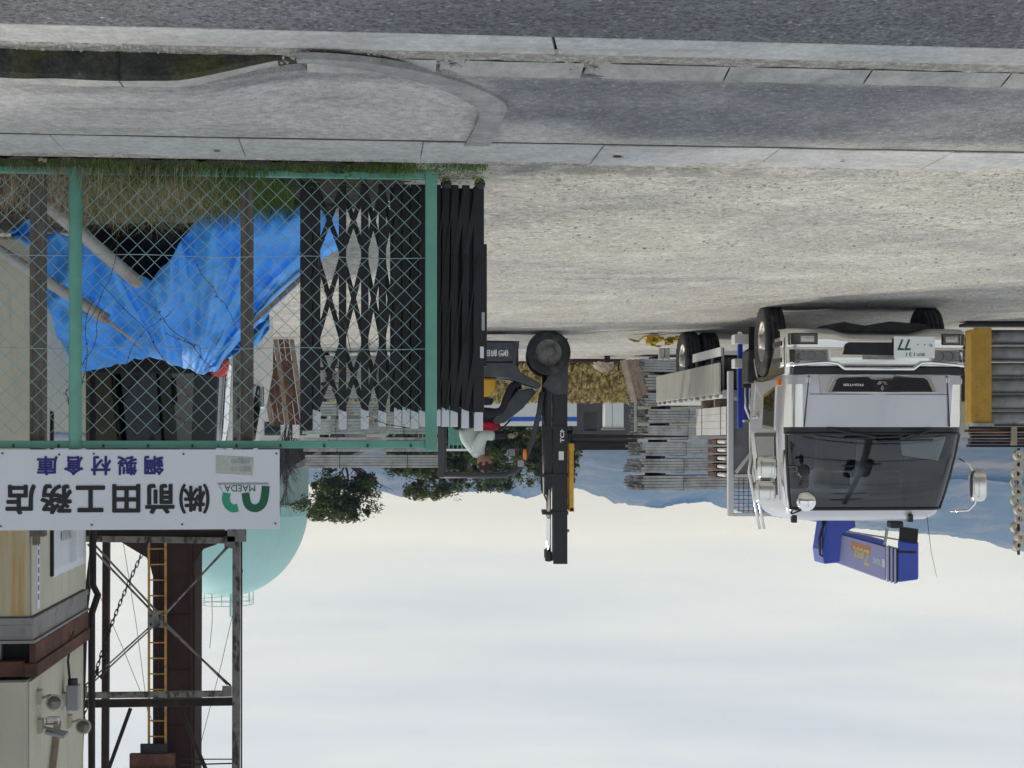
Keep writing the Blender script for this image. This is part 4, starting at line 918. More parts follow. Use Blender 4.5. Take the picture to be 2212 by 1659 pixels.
for dx, dy in ((0, -0.01), (9, 0.045)):
    fbar('brace', (190 + dx, 1175), (338 + dx * .6, 1330), 0.012, 0.035, dy=dy); fbar('brace', (352, 1330), (502 - dx * .6, 1172), 0.012, 0.035, dy=dy + 0.02)
    fbar('brace', (178 + dx, 1486), (334 + dx * .6, 1345), 0.012, 0.035, dy=dy); fbar('brace', (350, 1345), (498 - dx, 1482), 0.012, 0.032, dy=dy + 0.02)
fbar('brace', (282, 1530), (228, 1680), 0.03, 0.03, 'dark_steel'); fbar('brace', (392, 1535), (452, 1680), 0.03, 0.03, 'dark_steel')
for (x, y, w, h) in ((340, 1337, 0.125, 0.13), (500, 1170, 0.09, 0.1), (494, 1490, 0.08, 0.09), (186, 1490, 0.06, 0.09), (515, 1155, 0.16, 0.11)):
    c = fp(x, y, -0.075) - OF; MB().bx(c.x - w / 2, c.x + w / 2, c.y - 0.006, c.y + 0.006, c.z - h / 2, c.z + h / 2).build('gusset_plate', M['frame_steel'], frm)
for k in range(4):
    c = fp(340 + (-9, 9, 9, -9)[k], 1337 + (-9, -9, 9, 9)[k], -0.082) - OF
    MB().lathe([(0.009, -0.006), (0.009, 0.003)], 6, tuple(c), 'y').build('bolt', M['dark_steel'], frm)
fbar('rail', (394, 1652), (505, 1649), 0.012, 0.012, 'dark_steel'); fbar('rail', (394, 1640), (505, 1640), 0.01, 0.01, 'dark_steel')
# leaning dark pole at the cabin corner
tag(MB().path([pw(205, 1150, 12.6), pw(196, 1220, 12.6), pw(184, 1320, 12.6), pw(172, 1680, 12.6)], 0.024, 8).build('leaning_pole', M['dark_steel'], smooth=True), 'thin dark leaning pole between the cabin corner and the steel frame', 'pole')

# hanging chain
ch = thing('hanging_chain', 'dark steel chain hanging slantwise across the steel frame', 'chain', pw(320, 1168, 12.4))
A, C = pw(321, 1166, 12.4), pw(160, 1640, 12.2); Lc = (C - A).length; nl = int(Lc / 0.043)
lk = MB(); N = 16; ring = []
for i in range(N):
    t = 2 * math.pi * i / N; ring.append(Vector((0.011 * math.cos(t), 0, 0.018 * math.sin(t) + (0.012 if math.sin(t) > 0 else -0.012))))
for i, p in enumerate(ring):
    d_ = (ring[(i + 1) % N] - ring[i - 1]).normalized(); a_ = d_.cross(Vector((0, 1, 0))); 
    for k in range(5):
        q = 2 * math.pi * k / 5; lk.v.append(tuple(p + (a_ * math.cos(q) + Vector((0, 1, 0)) * math.sin(q)) * 0.0042))
for i in range(N):
    for k in range(5): lk.f.append((i * 5 + k, i * 5 + (k + 1) % 5, ((i + 1) % N) * 5 + (k + 1) % 5, ((i + 1) % N) * 5 + k))
lme = lk.mesh('link', M['dark_steel'], True)
dirv = (C - A).normalized(); qz = dirv.to_track_quat('Z', 'Y')
for i in range(nl):
    o = obj('link', lme, ch); f = i / nl
    o.location = (C - A) * f + Vector((0.05 * math.sin(f * 3.14), 0, -0.05 * math.sin(f * 3.14)))
    o.rotation_mode = 'QUATERNION'; o.rotation_quaternion = qz @ Matrix.Rotation(R(25 + 90 * (i % 2)), 4, 'Z').to_quaternion()
hk = MB(); hc = (C - A) * 0.54
hk.lathe([(0.001, -0.03), (0.02, -0.02), (0.026, 0), (0.02, 0.02), (0.001, 0.03)], 10, tuple(hc + Vector((0.03, 0, -0.02)))); hk.path([hc + Vector((0.03, 0, 0)), hc + Vector((0.03, 0, 0.1)), hc + Vector((0.06, 0, 0.16)), hc + Vector((0.09, 0, 0.13)), hc + Vector((0.085, 0, 0.08))], 0.012, 8)
hk.build('hook', M['dark_steel'], ch, smooth=True)

# ================================================================== GANTRY CRANE LEG WITH LADDER
YC = 30.0; k_ = YC / FPX
OC = Vector((pw(375, 950, YC).x, YC, 0))
crane = thing('gantry_crane', 'dark brown gantry crane leg with a yellow ladder rising behind the steel frame', 'crane', OC)
def cq(x, y): p = pw(x, y, YC) - OC; return (p.x, p.z)
b = MB(); b.prism([cq(422, 960), cq(330, 960), cq(330, 1700), cq(420, 1700)], 0, 0.7, 'y'); b.build('column', M['brown_steel'], crane, bevel=0.01)
b = MB(); b.prism([cq(486, 1120), cq(486, 1158), cq(468, 1176), cq(440, 1186), cq(422, 1215), cq(420, 1242), cq(331, 1242), cq(326, 1222), cq(318, 1204), cq(262, 1170), cq(262, 1120)], -0.06, -0.003, 'y'); b.build('haunch_plate', M['brown_steel'], crane)
for z in (1230, 1330, 1450, 1570): 
    p = cq(331, z), cq(421, z); MB().bx(p[1][0], p[0][0], -0.03, -0.0025, p[0][1] - 0.02, p[0][1] + 0.02).build('stiffener', M['brown_steel'], crane)
for x in (415, 345): p = cq(x, 950); MB().bx(p[0] - 0.015, p[0] + 0.015, -0.1, -0.031, 2.4, 8.3).build('flange_edge', M['brown_steel'], crane)
lad = crane
for x in (327, 363): p = cq(x, 1300); MB().bx(p[0] - 0.022, p[0] + 0.022, -0.22, -0.19, 2.0, 8.3).build('ladder_rail', M['ladder_yellow'], lad)
rm = None; z = 2.2
while z < 8.2:
    a = cq(363, 1300)[0] + 0.023; c = cq(327, 1300)[0] - 0.023
    b = MB().tube((a, -0.205, 0), (c, -0.205, 0), 0.014, n=8)
    if rm is None: rm = b.mesh('ladder_rung', M['ladder_yellow'], True)
    o = obj('ladder_rung', rm, lad); o.location = (0, 0, z); z += 0.305
p0, p1 = cq(385, 1612), cq(289, 1612)
MB().bx(p0[0] - 0.0, p1[0], -0.35, -0.231, p0[1] + 0.08, p0[1] + 0.9).build('end_carriage', M['rust'], crane, bevel=0.01)
MB().bx(p0[0] - 0.03, p1[0] + 0.03, -0.45, -0.36, p0[1] + 0.36, p0[1] + 1.0).build('carriage_box', M['frame_steel'], crane, bevel=0.01)
MB().bx(p0[0] + 0.15, p1[0] - 0.2, -0.3, -0.232, p0[1] - 0.1, p0[1] + 0.079).build('bracket', M['matt_black'], crane)

# overhead wires
for i, (a, c) in enumerate((((195, 1240), (330, 1560)), ((262, 1145), (322, 1560)), ((525, 1230), (425, 1640)), ((458, 1285), (453, 1400)))):
    tag(MB().path([pw(*a, 32), pw((a[0] + c[0]) / 2 + 3, (a[1] + c[1]) / 2, 32), pw(*c, 32)], 0.006, 4).build('stay_wire', M['cord']), ['thin stay wire left of the ladder slanting to the cabin', 'steeper thin wire close beside the yellow ladder', 'thin wire slanting between crane leg and frame post', 'short thin wire under the tank railing'][i], 'wire')

# ================================================================== DOMED WATER TANK
YT = 173.0; kt = YT / FPX
OT = Vector((pw(490, 950, YT).x, YT, -0.35))
tank = thing('water_tank', 'large mint green domed water tank far behind the sign', 'tank', OT)
Rt = 175 * kt; zw = CAMH + 140 * kt + 0.35; hd = 198 * kt
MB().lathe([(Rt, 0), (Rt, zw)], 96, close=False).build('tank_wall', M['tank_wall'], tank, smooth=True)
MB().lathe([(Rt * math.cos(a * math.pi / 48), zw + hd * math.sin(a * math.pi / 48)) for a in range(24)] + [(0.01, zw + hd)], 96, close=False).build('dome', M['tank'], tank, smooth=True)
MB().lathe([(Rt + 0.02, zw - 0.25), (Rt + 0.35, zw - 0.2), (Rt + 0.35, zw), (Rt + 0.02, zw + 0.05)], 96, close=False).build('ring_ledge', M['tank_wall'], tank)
rl = MB(); zz = zw + hd - 0.15
for q in range(2): rl.path([(3.0 * math.cos(a * math.pi / 16), 3.0 * math.sin(a * math.pi / 16), zz + 0.5 + q * 0.5) for a in range(33)], 0.04, 4)
for a in range(16): rl.tube((3.0 * math.cos(a * math.pi / 8), 3.0 * math.sin(a * math.pi / 8), zz - 0.4), (3.0 * math.cos(a * math.pi / 8), 3.0 * math.sin(a * math.pi / 8), zz + 1.0), 0.04, n=4)
rl.build('roof_railing', M['tank'], tank)
for x in (-1.8, -0.9): MB().tube((x, -2.6, zz - 0.4), (x, -2.6, zz + 2.2), 0.12, n=8).build('vent_pipe', M['tank'], tank)
rl = MB()
for a in range(120):
    q = a * math.pi / 60; rl.tube((Rt * 1.02 * math.cos(q), Rt * 1.02 * math.sin(q), zw), (Rt * 1.02 * math.cos(q), Rt * 1.02 * math.sin(q), zw + 1.1), 0.035, n=4)
rl.path([(Rt * 1.02 * math.cos(a * math.pi / 60), Rt * 1.02 * math.sin(a * math.pi / 60), zw + 1.1) for a in range(121)], 0.035, 4)
rl.build('ledge_railing', M['tank'], tank)

# ================================================================== CRANE TRUCK
TY = R(-5.2)                                     # local x = towards the cab side seen in the picture, y = backwards
TO = Vector((-4.16, 17.3, 0))
truck = thing('crane_truck', 'silver flatbed crane truck parked facing the street with its side gate lowered', 'truck', TO, TY)
TC = 1899.0; KT = 17.3 / FPX
def tx(x): return (TC - x) * KT
def tz(y): return CAMH + (y - HY) * KT
# ---- cab shell: rings of a rounded box, each with its own width, front and back
levels = [(0.86, 1.035, 0.055, 0.16), (0.97, 1.045, 0.05, 0.17), (1.09, 1.05, 0.06, 0.18), (1.28, 1.055, 0.075, 0.19), (1.455, 1.055, 0.095, 0.2), (1.53, 1.05, 0.11, 0.2),
          (1.75, 1.03, 0.17, 0.2), (2.0, 0.995, 0.245, 0.2), (2.25, 0.955, 0.335, 0.2), (2.40, 0.925, 0.40, 0.2), (2.475, 0.895, 0.47, 0.2), (2.535, 0.82, 0.60, 0.2), (2.56, 0.6, 0.85, 0.2)]
BACK = 1.80
def ring(z, w, f, r):
    pts = []
    back = BACK - (0.05 if z > 2.4 else 0) - (0.15 if z > 2.52 else 0)
    for i in range(9):                            # corner on the +x side, from side to front
        a = math.pi / 2 * i / 8; pts.append((w - r + r * math.cos(a), f + r * 1.25 - r * 1.25 * math.sin(a)))
    m_ = 10
    for i in range(1, m_): u = i / m_; x = (w - r) * (1 - 2 * u); pts.append((x, f - 0.03 * (1 - (2 * u - 1) ** 2)))
    for i in range(9):
        a = math.pi / 2 * (1 - i / 8); pts.append((-(w - r) - r * math.cos(a), f + r * 1.25 - r * 1.25 * math.sin(a)))
    pts += [(-w, f + (back - f) * 0.5), (-w, back - 0.06), (-w + 0.06, back), (0, back), (w - 0.06, back), (w, back - 0.06), (w, f + (back - f) * 0.5)]
    return [(x, y, z) for x, y in pts]
rings = [ring(*l) for l in levels]; NP = len(rings[0])
parts = {}
def kindof(j, k):
    z0 = levels[j][0]; front = 8 <= k <= 17; corner = (1 <= k <= 7) or (18 <= k <= 24)
    if 1.5 < z0 < 2.39 and 3 <= k <= 22: return 'glass'
    if 0.9 < z0 < 1.44 and ((2 <= k <= 7) or (18 <= k <= 23)): return 'chrome'
    if 1.44 < z0 < 1.5 and 2 <= k <= 23: return 'cowl'
    return 'shell'
for j in range(len(rings) - 1):
    for k in range(NP):
        k2 = (k + 1) % NP; kd = kindof(j, k); b = parts.setdefault(kd, MB())
        b.add([rings[j][k], rings[j][k2], rings[j + 1][k2], rings[j + 1][k]], [(0, 1, 2, 3)])
parts['shell'].add(rings[-1], [tuple(range(NP))]); parts['shell'].add(rings[0], [tuple(range(NP))])
def weld(b, nm, m_, par, smooth=True, solid=0, lim=38):
    me = b.mesh(nm, m_, smooth); bm = bmesh.new(); bm.from_mesh(me); bmesh.ops.remove_doubles(bm, verts=bm.verts, dist=0.0005); bmesh.ops.recalc_face_normals(bm, faces=bm.faces)
    for e in bm.edges:
        if len(e.link_faces) == 2 and e.calc_face_angle(0) > R(lim): e.smooth = False
    bm.to_mesh(me); bm.free(); return obj(nm, me, par, 0, solid)
cabp = weld(parts['shell'], 'cab', M['silver'], truck)

for sg in (1, -1):
    cpn = MB()
    for f in parts['chrome'].f:
        if parts['chrome'].v[f[0]][0] * sg > 0: cpn.add([parts['chrome'].v[i] for i in f], [(0, 1, 2, 3)])
    weld(cpn, 'corner_panel', M['satin'], cabp)
weld(parts['cowl'], 'windscreen_cowl', M['black'], cabp)
wsg = weld(parts['glass'], 'windscreen', M['glass'], cabp)
# black rubber round the windscreen
ed = []
for k in range(3, 24): ed.append(Vector(rings[5][k]) + Vector((0, -0.004, 0)))
top = [Vector(rings[9][k]) + Vector((0, -0.004, 0)) for k in range(23, 2, -1)]
loop = ed + [Vector(rings[j][23]) for j in range(6, 9)] + top + [Vector(rings[j][3]) for j in range(8, 5, -1)]
MB().path(loop + [loop[0], loop[1]], 0.018, 6, cap=False).build('windscreen_seal', M['black'], wsg, smooth=True)
# inside of the cab
ins = MB(); ins.hexa([(-0.9, 0.22, 1.0), (0.9, 0.22, 1.0), (0.9, 0.55, 1.0), (-0.9, 0.55, 1.0), (-0.92, 0.24, 1.5), (0.92, 0.24, 1.5), (0.9, 0.6, 1.56), (-0.9, 0.6, 1.56)]); ins.build('dashboard', M['black'], cabp, bevel=0.03)
for x in (-0.62, 0.0, 0.52):
    MB().hexa([(x - .22, 1.35, 1.25), (x + .22, 1.35, 1.25), (x + .22, 1.5, 1.25), (x - .22, 1.5, 1.25), (x - .2, 1.45, 1.98), (x + .2, 1.45, 1.98), (x + .2, 1.56, 1.98), (x - .2, 1.56, 1.98)]).build('seat_back', M['dark_cloth'], cabp, bevel=0.05)
    MB().bx(x - .13, x + .13, 1.43, 1.52, 2.0, 2.2).build('headrest', M['dark_cloth'], cabp, bevel=0.04)
st = MB(); pts = []
for i in range(25):
    a = 2 * math.pi * i / 24; pts.append((-0.56 + 0.22 * math.cos(a), 0.72 - 0.15 * math.sin(a), 1.62 + 0.16 * math.sin(a)))
st.path(pts, 0.016, 6, cap=False); st.build('steering_wheel', M['black'], cabp, smooth=True)
MB().hexa([(-0.86, 0.21, 1.57), (-0.30, 0.17, 1.57), (-0.30, 0.20, 1.57), (-0.86, 0.24, 1.57), (-0.80, 0.30, 1.84), (-0.36, 0.26, 1.78), (-0.36, 0.28, 1.78), (-0.80, 0.32, 1.84)]).build('reflection_sheet', M['plate_white'], cabp)  # white sheet added to stand for a bright reflection in the windscreen
# front panel lines, grille, lettering, emblem
MB().hexa([(tx(1767), 0.035, 0.865), (tx(2050), 0.035, 0.865), (tx(2050), 0.06, 0.865), (tx(1767), 0.06, 0.865), (tx(1771), 0.02, 1.075), (tx(2047), 0.02, 1.075), (tx(2047), 0.06, 1.075), (tx(1771), 0.06, 1.075)]).build('grille_panel', M['silver'], cabp, bevel=0.008)
def fpoly(nm, pts, y0, y1, m_, par, bevel=0.0): return MB().prism([(tx(x), tz(y)) for x, y in pts], y0, y1, 'y').build(nm, M[m_], par, bevel=bevel)
gp = [(1782, 849), (1798, 815), (1808, 811), (1876, 809), (1884, 815), (1926, 815), (1934, 809), (2002, 811), (2014, 815), (2030, 849)]
fpoly('grille_surround', gp, 0.004, 0.03, 'chrome', cabp, 0.006)
g2 = [(1794, 846), (1806, 821), (1812, 816), (1874, 814), (1882, 820), (1928, 820), (1936, 814), (1998, 816), (2006, 821), (2018, 846)]
gr = fpoly('grille', g2, -0.001, 0.012, 'matt_black', cabp)
hexm = None
for r_ in range(3):
    for c_ in range(12):
        x = 1812 + c_ * 17.5 + (r_ % 2) * 8.7; y = 822 + r_ * 8.5
        if x > 2004 or 1888 < x < 1924: continue
        h = MB(); h.path([(tx(x) + 0.042 * math.cos(q * math.pi / 3), -0.003, tz(y) + 0.02 * math.sin(q * math.pi / 3)) for q in range(7)], 0.003, 4, cap=False); h.build('grille_mesh', M['black'], gr)
fit_text('FIGHTER', tx(1863), tx(1818), tz(829), tz(834), -0.004, M['white_text'], cabp, offset=0.01, name='lettering')
def dia(cx, cy, w, h, rot):
    pts = [(cx + a * math.cos(rot) - c * math.sin(rot), cy + a * math.sin(rot) + c * math.cos(rot)) for a, c in ((0, h / 2), (w / 2, 0), (0, -h / 2), (-w / 2, 0))]
    fpoly('emblem_diamond', pts, -0.012, -0.002, 'chrome', cabp, 0.001)
dia(1905, 838, 8, 14, 0); dia(1899, 827, 8, 13, R(60)); dia(1911, 827, 8, 13, R(-60))
MB().bx(tx(2056), tx(1748), 0.03, 0.036, 1.081, 1.087).build('panel_gap', M['black'], cabp)
for sg in (1, -1):                                 # upright panel edges and lamps on the corners
    MB().hexa([(sg * .80, 0.028, 0.87), (sg * .806, 0.028, 0.87), (sg * .806, 0.07, 0.87), (sg * .80, 0.07, 0.87), (sg * .845, 0.058, 1.45), (sg * .851, 0.058, 1.45), (sg * .851, 0.11, 1.45), (sg * .845, 0.11, 1.45)]).build('panel_gap', M['black'], cabp)
    MB().hexa([(sg * .78, 0.018, 0.885), (sg * 1.03, 0.15, 0.895), (sg * 1.02, 0.19, 0.895), (sg * .78, 0.06, 0.885), (sg * .78, 0.018, 0.955), (sg * 1.03, 0.15, 0.965), (sg * 1.02, 0.19, 0.965), (sg * .78, 0.06, 0.955)]).build('corner_lamp', M['white_paint'], cabp, bevel=0.012)
    MB().bx(min(sg * 1.02, sg * 1.085), max(sg * 1.02, sg * 1.085), 0.34, 0.42, 0.90, 0.98).build('turn_signal', M['amber'], cabp, bevel=0.015)
    # lower side of the cab: step, arch and fender
    b = MB(); b.prism([(0.10, 0.42), (0.62, 0.42), (0.70, 0.62), (0.86, 0.80), (1.15, 0.90), (1.42, 0.82), (1.55, 0.66), (1.60, 0.55), (1.80, 0.55), (1.80, 0.862), (0.14, 0.862)], sg * 0.90, sg * 1.055, 'x')
    b.build('fender', M['satin' if sg > 0 else 'under'], truck, bevel=0.012)
    b = MB(); b.prism([(1.56, 0.5), (1.9, 0.5), (1.9, 0.9), (1.62, 0.9)], sg * 0.94, sg * 1.12, 'x'); b.build('mudguard', M['under'], truck, bevel=0.02)
# doors and side windows
for sg in (1, -1):
    def sidew(z): 
        for (a, wa, *_), (c, wc, *_2) in zip(levels, levels[1:]):
            if a <= z <= c: return wa + (wc - wa) * (z - a) / (c - a)
        return levels[0][1]
    def spoly(nm, pts, off, m_, par):
        b = MB(); n = len(pts); vs = [(sg * (sidew(z) + off), y, z) for y, z in pts] + [(sg * (sidew(z) + 0.0005), y, z) for y, z in pts]
        b.add(vs, [tuple(range(n)), tuple(range(n, 2 * n))[::-1]] + [(i, (i + 1) % n, n + (i + 1) % n, n + i) for i in range(n)]); return b.build(nm, M[m_], par)
    dr = spoly('door', [(0.42, 0.9), (1.5, 0.9), (1.55, 1.2), (1.55, 2.3), (0.72, 2.3), (0.42, 1.5)], 0.012, 'silver', truck)
    spoly('side_window', [(0.56, 1.56), (1.46, 1.56), (1.46, 2.2), (0.82, 2.2)], 0.02, 'dark_glass', dr); spoly('window_frame', [(0.52, 1.52), (1.5, 1.52), (1.5, 2.25), (0.79, 2.25)], 0.016, 'black', dr)
    spoly('safety_window', [(0.56, 1.02), (1.0, 1.1), (1.05, 1.42), (0.6, 1.45)], 0.022, 'dark_glass', dr); spoly('window_frame', [(0.52, 0.98), (1.05, 1.06), (1.1, 1.46), (0.56, 1.49)], 0.017, 'chrome', dr)
    MB().bx(min(sg * 1.06, sg * 1.1), max(sg * 1.06, sg * 1.1), 1.3, 1.46, 1.30, 1.34).build('door_handle', M['chrome'], dr, bevel=0.008)
# ---- bumper
bump = MB()
def bpt(u, v):                                    # rounded front beam
    w = 1.075; a = (u - 0.5) * 2; r = 0.2
    prof = [(0.10, 0.335), (0.02, 0.36), (0.0, 0.42), (0.0, 0.53), (0.015, 0.55), (0.0, 0.575), (-0.01, 0.66), (-0.005, 0.74), (0.02, 0.77), (0.10, 0.775)]
    i = min(int(v * 9 + 1e-6), 9); d_, z = prof[i]
    x = a * w; c = max(0, abs(x) - (w - r)) / r; y = d_ + r * 1.3 * (1 - math.sqrt(max(0, 1 - c * c))) - 0.03 * (1 - a * a)
    low = 0.05 * (1 - sm(0.35, 0.62, abs(x))) if z < 0.4 else 0
    return (x, y, z + low)
bump.grid(bpt, 48, 9); bp = bump.build('bumper', M['satin'], truck, smooth=True)
strip = [(2098, 790), (1976 + 36, 783), (1990, 784), (1972, 797), (1820, 797), (1805, 786), (1780, 783), (1692, 790)]
def front_y(x): a = x / 1.075; c = max(0, abs(x) - 0.875) / 0.2; return 0.26 * (1 - math.sqrt(max(0, 1 - min(c, 0.98) ** 2))) - 0.03 * (1 - a * a)
pts = []
for (x0, y0), (x1, y1) in zip(strip, strip[1:]):
    for i in range(6): f = i / 6; X = tx(x0 + (x1 - x0) * f); pts.append((X, front_y(X) - 0.012, tz(y0 + (y1 - y0) * f)))
MB().path(pts, 0.02, 8).build('chrome_strip', M['chrome'], bp, smooth=True)
MB().bx(-0.98, 0.98, 0.05, 0.2, 0.776, 0.866).build('lower_gap', M['black'], truck, bevel=0.01)
fpoly('air_inlet', [(1816, 766), (1823, 745), (1830, 740), (1930, 740), (1930, 768)], -0.045, -0.02, 'matt_black', bp)
MB().bx(tx(1930), tx(1860), -0.05, -0.03, tz(768), tz(777)).build('bumper_plate', M['trim_grey'], bp)
for sg in (1, -1):
    def hl(nm, x0, x1, z0, z1, off, m_, th=0.02, par=bp, bev=0.01):
        b = MB(); n = 8; vs = []
        for i in range(n + 1):
            x = x0 + (x1 - x0) * i / n; y = front_y(x) + off
            vs += [(sg * x, y, z0), (sg * x, y - 0.004, z1), (sg * x, y + th, z1), (sg * x, y + th, z0)]
        fs = []
        for i in range(n):
            a = 4 * i; c = a + 4
            for k in range(4): fs.append((a + k, a + (k + 1) % 4, c + (k + 1) % 4, c + k))
        fs += [(0, 1, 2, 3), (4 * n, 4 * n + 1, 4 * n + 2, 4 * n + 3)]
        b.add(vs, fs); return b.build(nm, M[m_], par, bevel=bev)
    h = hl('headlamp', 0.57, 1.045, 0.565, 0.735, -0.012, 'chrome', 0.02)
    hl('lamp_bowl', 0.61, 1.02, 0.585, 0.715, -0.016, 'plate_white', 0.02, h)
    for xx in (0.69, 0.80, 0.91):
        MB().lathe([(0.008, 0.02), (0.035, 0.008), (0.05, -0.008), (0.053, -0.010)], 16, (sg * xx, front_y(xx) - 0.014, 0.65), 'y', close=False).build('reflector', M['chrome'], h, smooth=True)
    hl('lens', 0.60, 1.03, 0.578, 0.722, -0.032, 'lamp_glass', 0.004, h, 0.002)
    fgl = hl('fog_lamp', 0.72, 1.03, 0.395, 0.525, -0.012, 'black', 0.02); hl('reflector', 0.76, 0.92, 0.425, 0.5, -0.02, 'chrome', 0.01, fgl); hl('lens', 0.73, 1.02, 0.405, 0.515, -0.026, 'lamp_glass', 0.004, fgl, 0.002)
pl = MB().bx(tx(2018), tx(1927), -0.066, -0.056, tz(727), tz(774)).build('number_plate', M['plate_white'], bp, bevel=0.004)
fit_text('77', tx(1964), tx(1934), tz(733), tz(757), -0.067, M['plate_green'], pl, offset=0.02, name='plate_digits')
fit_text('ね', tx(2012), tx(2005), tz(743), tz(750), -0.067, M['plate_green'], pl, name='plate_digits')
fit_text('神戸', tx(1996), tx(1977), tz(762), tz(770), -0.067, M['plate_green'], pl, name='plate_digits')
fit_text('131', tx(1973), tx(1954), tz(762), tz(770), -0.067, M['plate_green'], pl, name='plate_digits')
for x in (1980, 1995): MB().lathe([(0.008, -0.067), (0.008, -0.066)], 10, (tx(x), -0.0015, tz(745)), 'y').build('plate_dot', M['plate_green'], pl)
# ---- wipers
for (xa, ya, xb, yb) in ((1790, 925, 1890, 943), (2020, 925, 1960, 950)):
    w = MB(); w.path([(tx(xa), 0.035, tz(ya)), (tx((xa + xb) / 2), 0.03, tz((ya + yb) / 2) + 0.01), (tx(xb), 0.045, tz(yb))], 0.014, 6); w.path([(tx(xb + 62), 0.06, tz(yb) + 0.0), (tx(xb - 62), 0.06, tz(yb) + 0.02)], 0.012, 6)
    w.build('wiper', M['black'], truck)
# ---- mirrors
def mirror(nm, x, y, z, w, h, d_, par=truck, rz_=0):
    b = MB(); pw_ = lambda c, e: math.copysign(abs(c) ** e, c)
    def sf(u, v):
        th = 2 * math.pi * u; ph = math.pi * (v - .5)
        cx, sx, cz = pw_(math.cos(th), .45) * pw_(math.cos(ph), .45), pw_(math.sin(th), .75) * pw_(math.cos(ph), .6), pw_(math.sin(ph), .45)
        return (x + cx * w / 2, y + d_ + min(0, sx) * d_ * 1.5 if sx < 0 else y + d_, z + cz * h / 2)
    b.grid(sf, 32, 20); o = b.build(nm, M['satin'], par, smooth=True)
    MB().bx(x - w / 2 + .015, x + w / 2 - .015, y + d_ + .001, y + d_ + .006, z - h / 2 + .02, z + h / 2 - .02).build('mirror_glass', M['chrome'], o)
    return o
mirror('door_mirror', 1.26, 0.1, tz(1010), 0.24, 0.27, 0.09); mirror('door_mirror', 1.28, 0.1, tz(1062), 0.25, 0.27, 0.09)
MB().path([(0.93, 0.3, 2.42), (1.02, 0.02, 2.45), (1.10, -0.02, 2.3), (1.13, 0.0, 1.95), (1.07, 0.12, 1.72)], 0.016, 8).build('mirror_arm', M['chrome'], truck, smooth=True)
MB().lathe([(0.001, -0.05), (0.06, -0.045), (0.105, -0.02), (0.115, 0.0), (0.10, 0.012)], 20, (0.85, -0.02, tz(1082)), 'y').build('round_mirror', M['chrome'], truck, smooth=True)
MB().path([(1.02, 0.02, 2.44), (0.92, 0.0, 2.4), (0.85, 0.0, 2.33)], 0.01, 6).build('mirror_arm', M['black'], truck)
MB().lathe([(0.001, -0.02), (0.05, -0.015), (0.075, 0.0), (0.07, 0.01)], 18, (0.87, 0.02, tz(1017)), 'y').build('round_mirror', M['black'], truck, smooth=True)
MB().path([(1.02, 0.13, 1.9), (0.95, 0.06, 1.9), (0.9, 0.03, 1.93)], 0.014, 6).build('mirror_arm', M['black'], truck)
mirror('door_mirror', -1.21, 0.1, tz(1050), 0.19, 0.37, 0.09)
MB().path([(-0.95, 0.3, tz(1108)), (-1.10, 0.14, tz(1104)), (-1.17, 0.13, tz(1090)), (-1.17, 0.13, tz(1030)), (-1.12, 0.15, tz(1005)), (-1.02, 0.22, tz(992))], 0.014, 8).build('mirror_arm', M['chrome'], truck, smooth=True)
MB().path([(-0.76, 0.55, 2.5), (-0.79, 0.5, 2.9), (-0.85, 0.48, 3.2)], [0.004, 0.003, 0.002], 5).build('aerial', M['black'], truck)
for x in (0.86, -0.52): MB().bx(x - .03, x + .03, 0.42, 0.5, 2.47, 2.56).build('marker_lamp', M['black'], truck, bevel=0.01)
# ---- chassis, axles, wheels
for x in (-0.42, 0.42): MB().bx(x - .04, x + .04, 0.3, 7.6, 0.62, 0.86).build('chassis_rail', M['under'], truck)
MB().bx(-0.55, 0.55, 0.5, 1.8, 0.45, 0.85).build('engine', M['under'], truck, bevel=0.05)
MB().tube((-0.9, 1.15, 0.42), (0.9, 1.15, 0.42), 0.07, n=10).build('axle', M['under'], truck); MB().tube((-0.9, 5.6, 0.42), (0.9, 5.6, 0.42), 0.09, n=10).build('axle', M['under'], truck)
MB().lathe([(0.05, -0.25), (0.2, -0.15), (0.24, 0), (0.2, 0.15), (0.05, 0.25)], 16, (0, 5.6, 0.44), 'y').build('differential', M['under'], truck, smooth=True)
tyre = MB(); tyre.lathe([(0.245, -0.10), (0.30, -0.118), (0.375, -0.122), (0.405, -0.112), (0.42, -0.095), (0.42, -0.062), (0.409, -0.060), (0.409, -0.050), (0.42, -0.048), (0.42, -0.006), (0.409, -0.004), (0.409, 0.006), (0.42, 0.008), (0.42, 0.048), (0.409, 0.05), (0.409, 0.06), (0.42, 0.062), (0.42, 0.095), (0.405, 0.112), (0.375, 0.122), (0.30, 0.118), (0.245, 0.10)], 48, (0, 0, 0), 'x', close=False)
tme = tyre.mesh('tyre', M['rubber'], True)
rim = MB(); rim.lathe([(0.25, 0.098), (0.235, 0.10), (0.225, 0.07), (0.20, 0.03), (0.12, 0.045), (0.09, 0.09), (0.085, 0.13), (0.03, 0.135), (0.001, 0.135)], 36, (0, 0, 0), 'x', close=False); rim.lathe([(0.25, -0.098), (0.22, -0.06), (0.2, 0.0), (0.05, 0.0)], 24, (0, 0, 0), 'x', close=False)
rme = rim.mesh('rim', M['rim'], True)
nut = MB()
hole = MB()
nme = MB().lathe([(0.014, 0.0), (0.014, 0.028), (0.008, 0.032)], 6, (0, 0, 0), 'x').mesh('wheel_nut', M['under'])
hme = MB().lathe([(0.028, 0.0), (0.028, 0.004), (0.001, 0.004)], 12, (0, 0, 0), 'x').mesh('rim_hole', M['matt_black'])
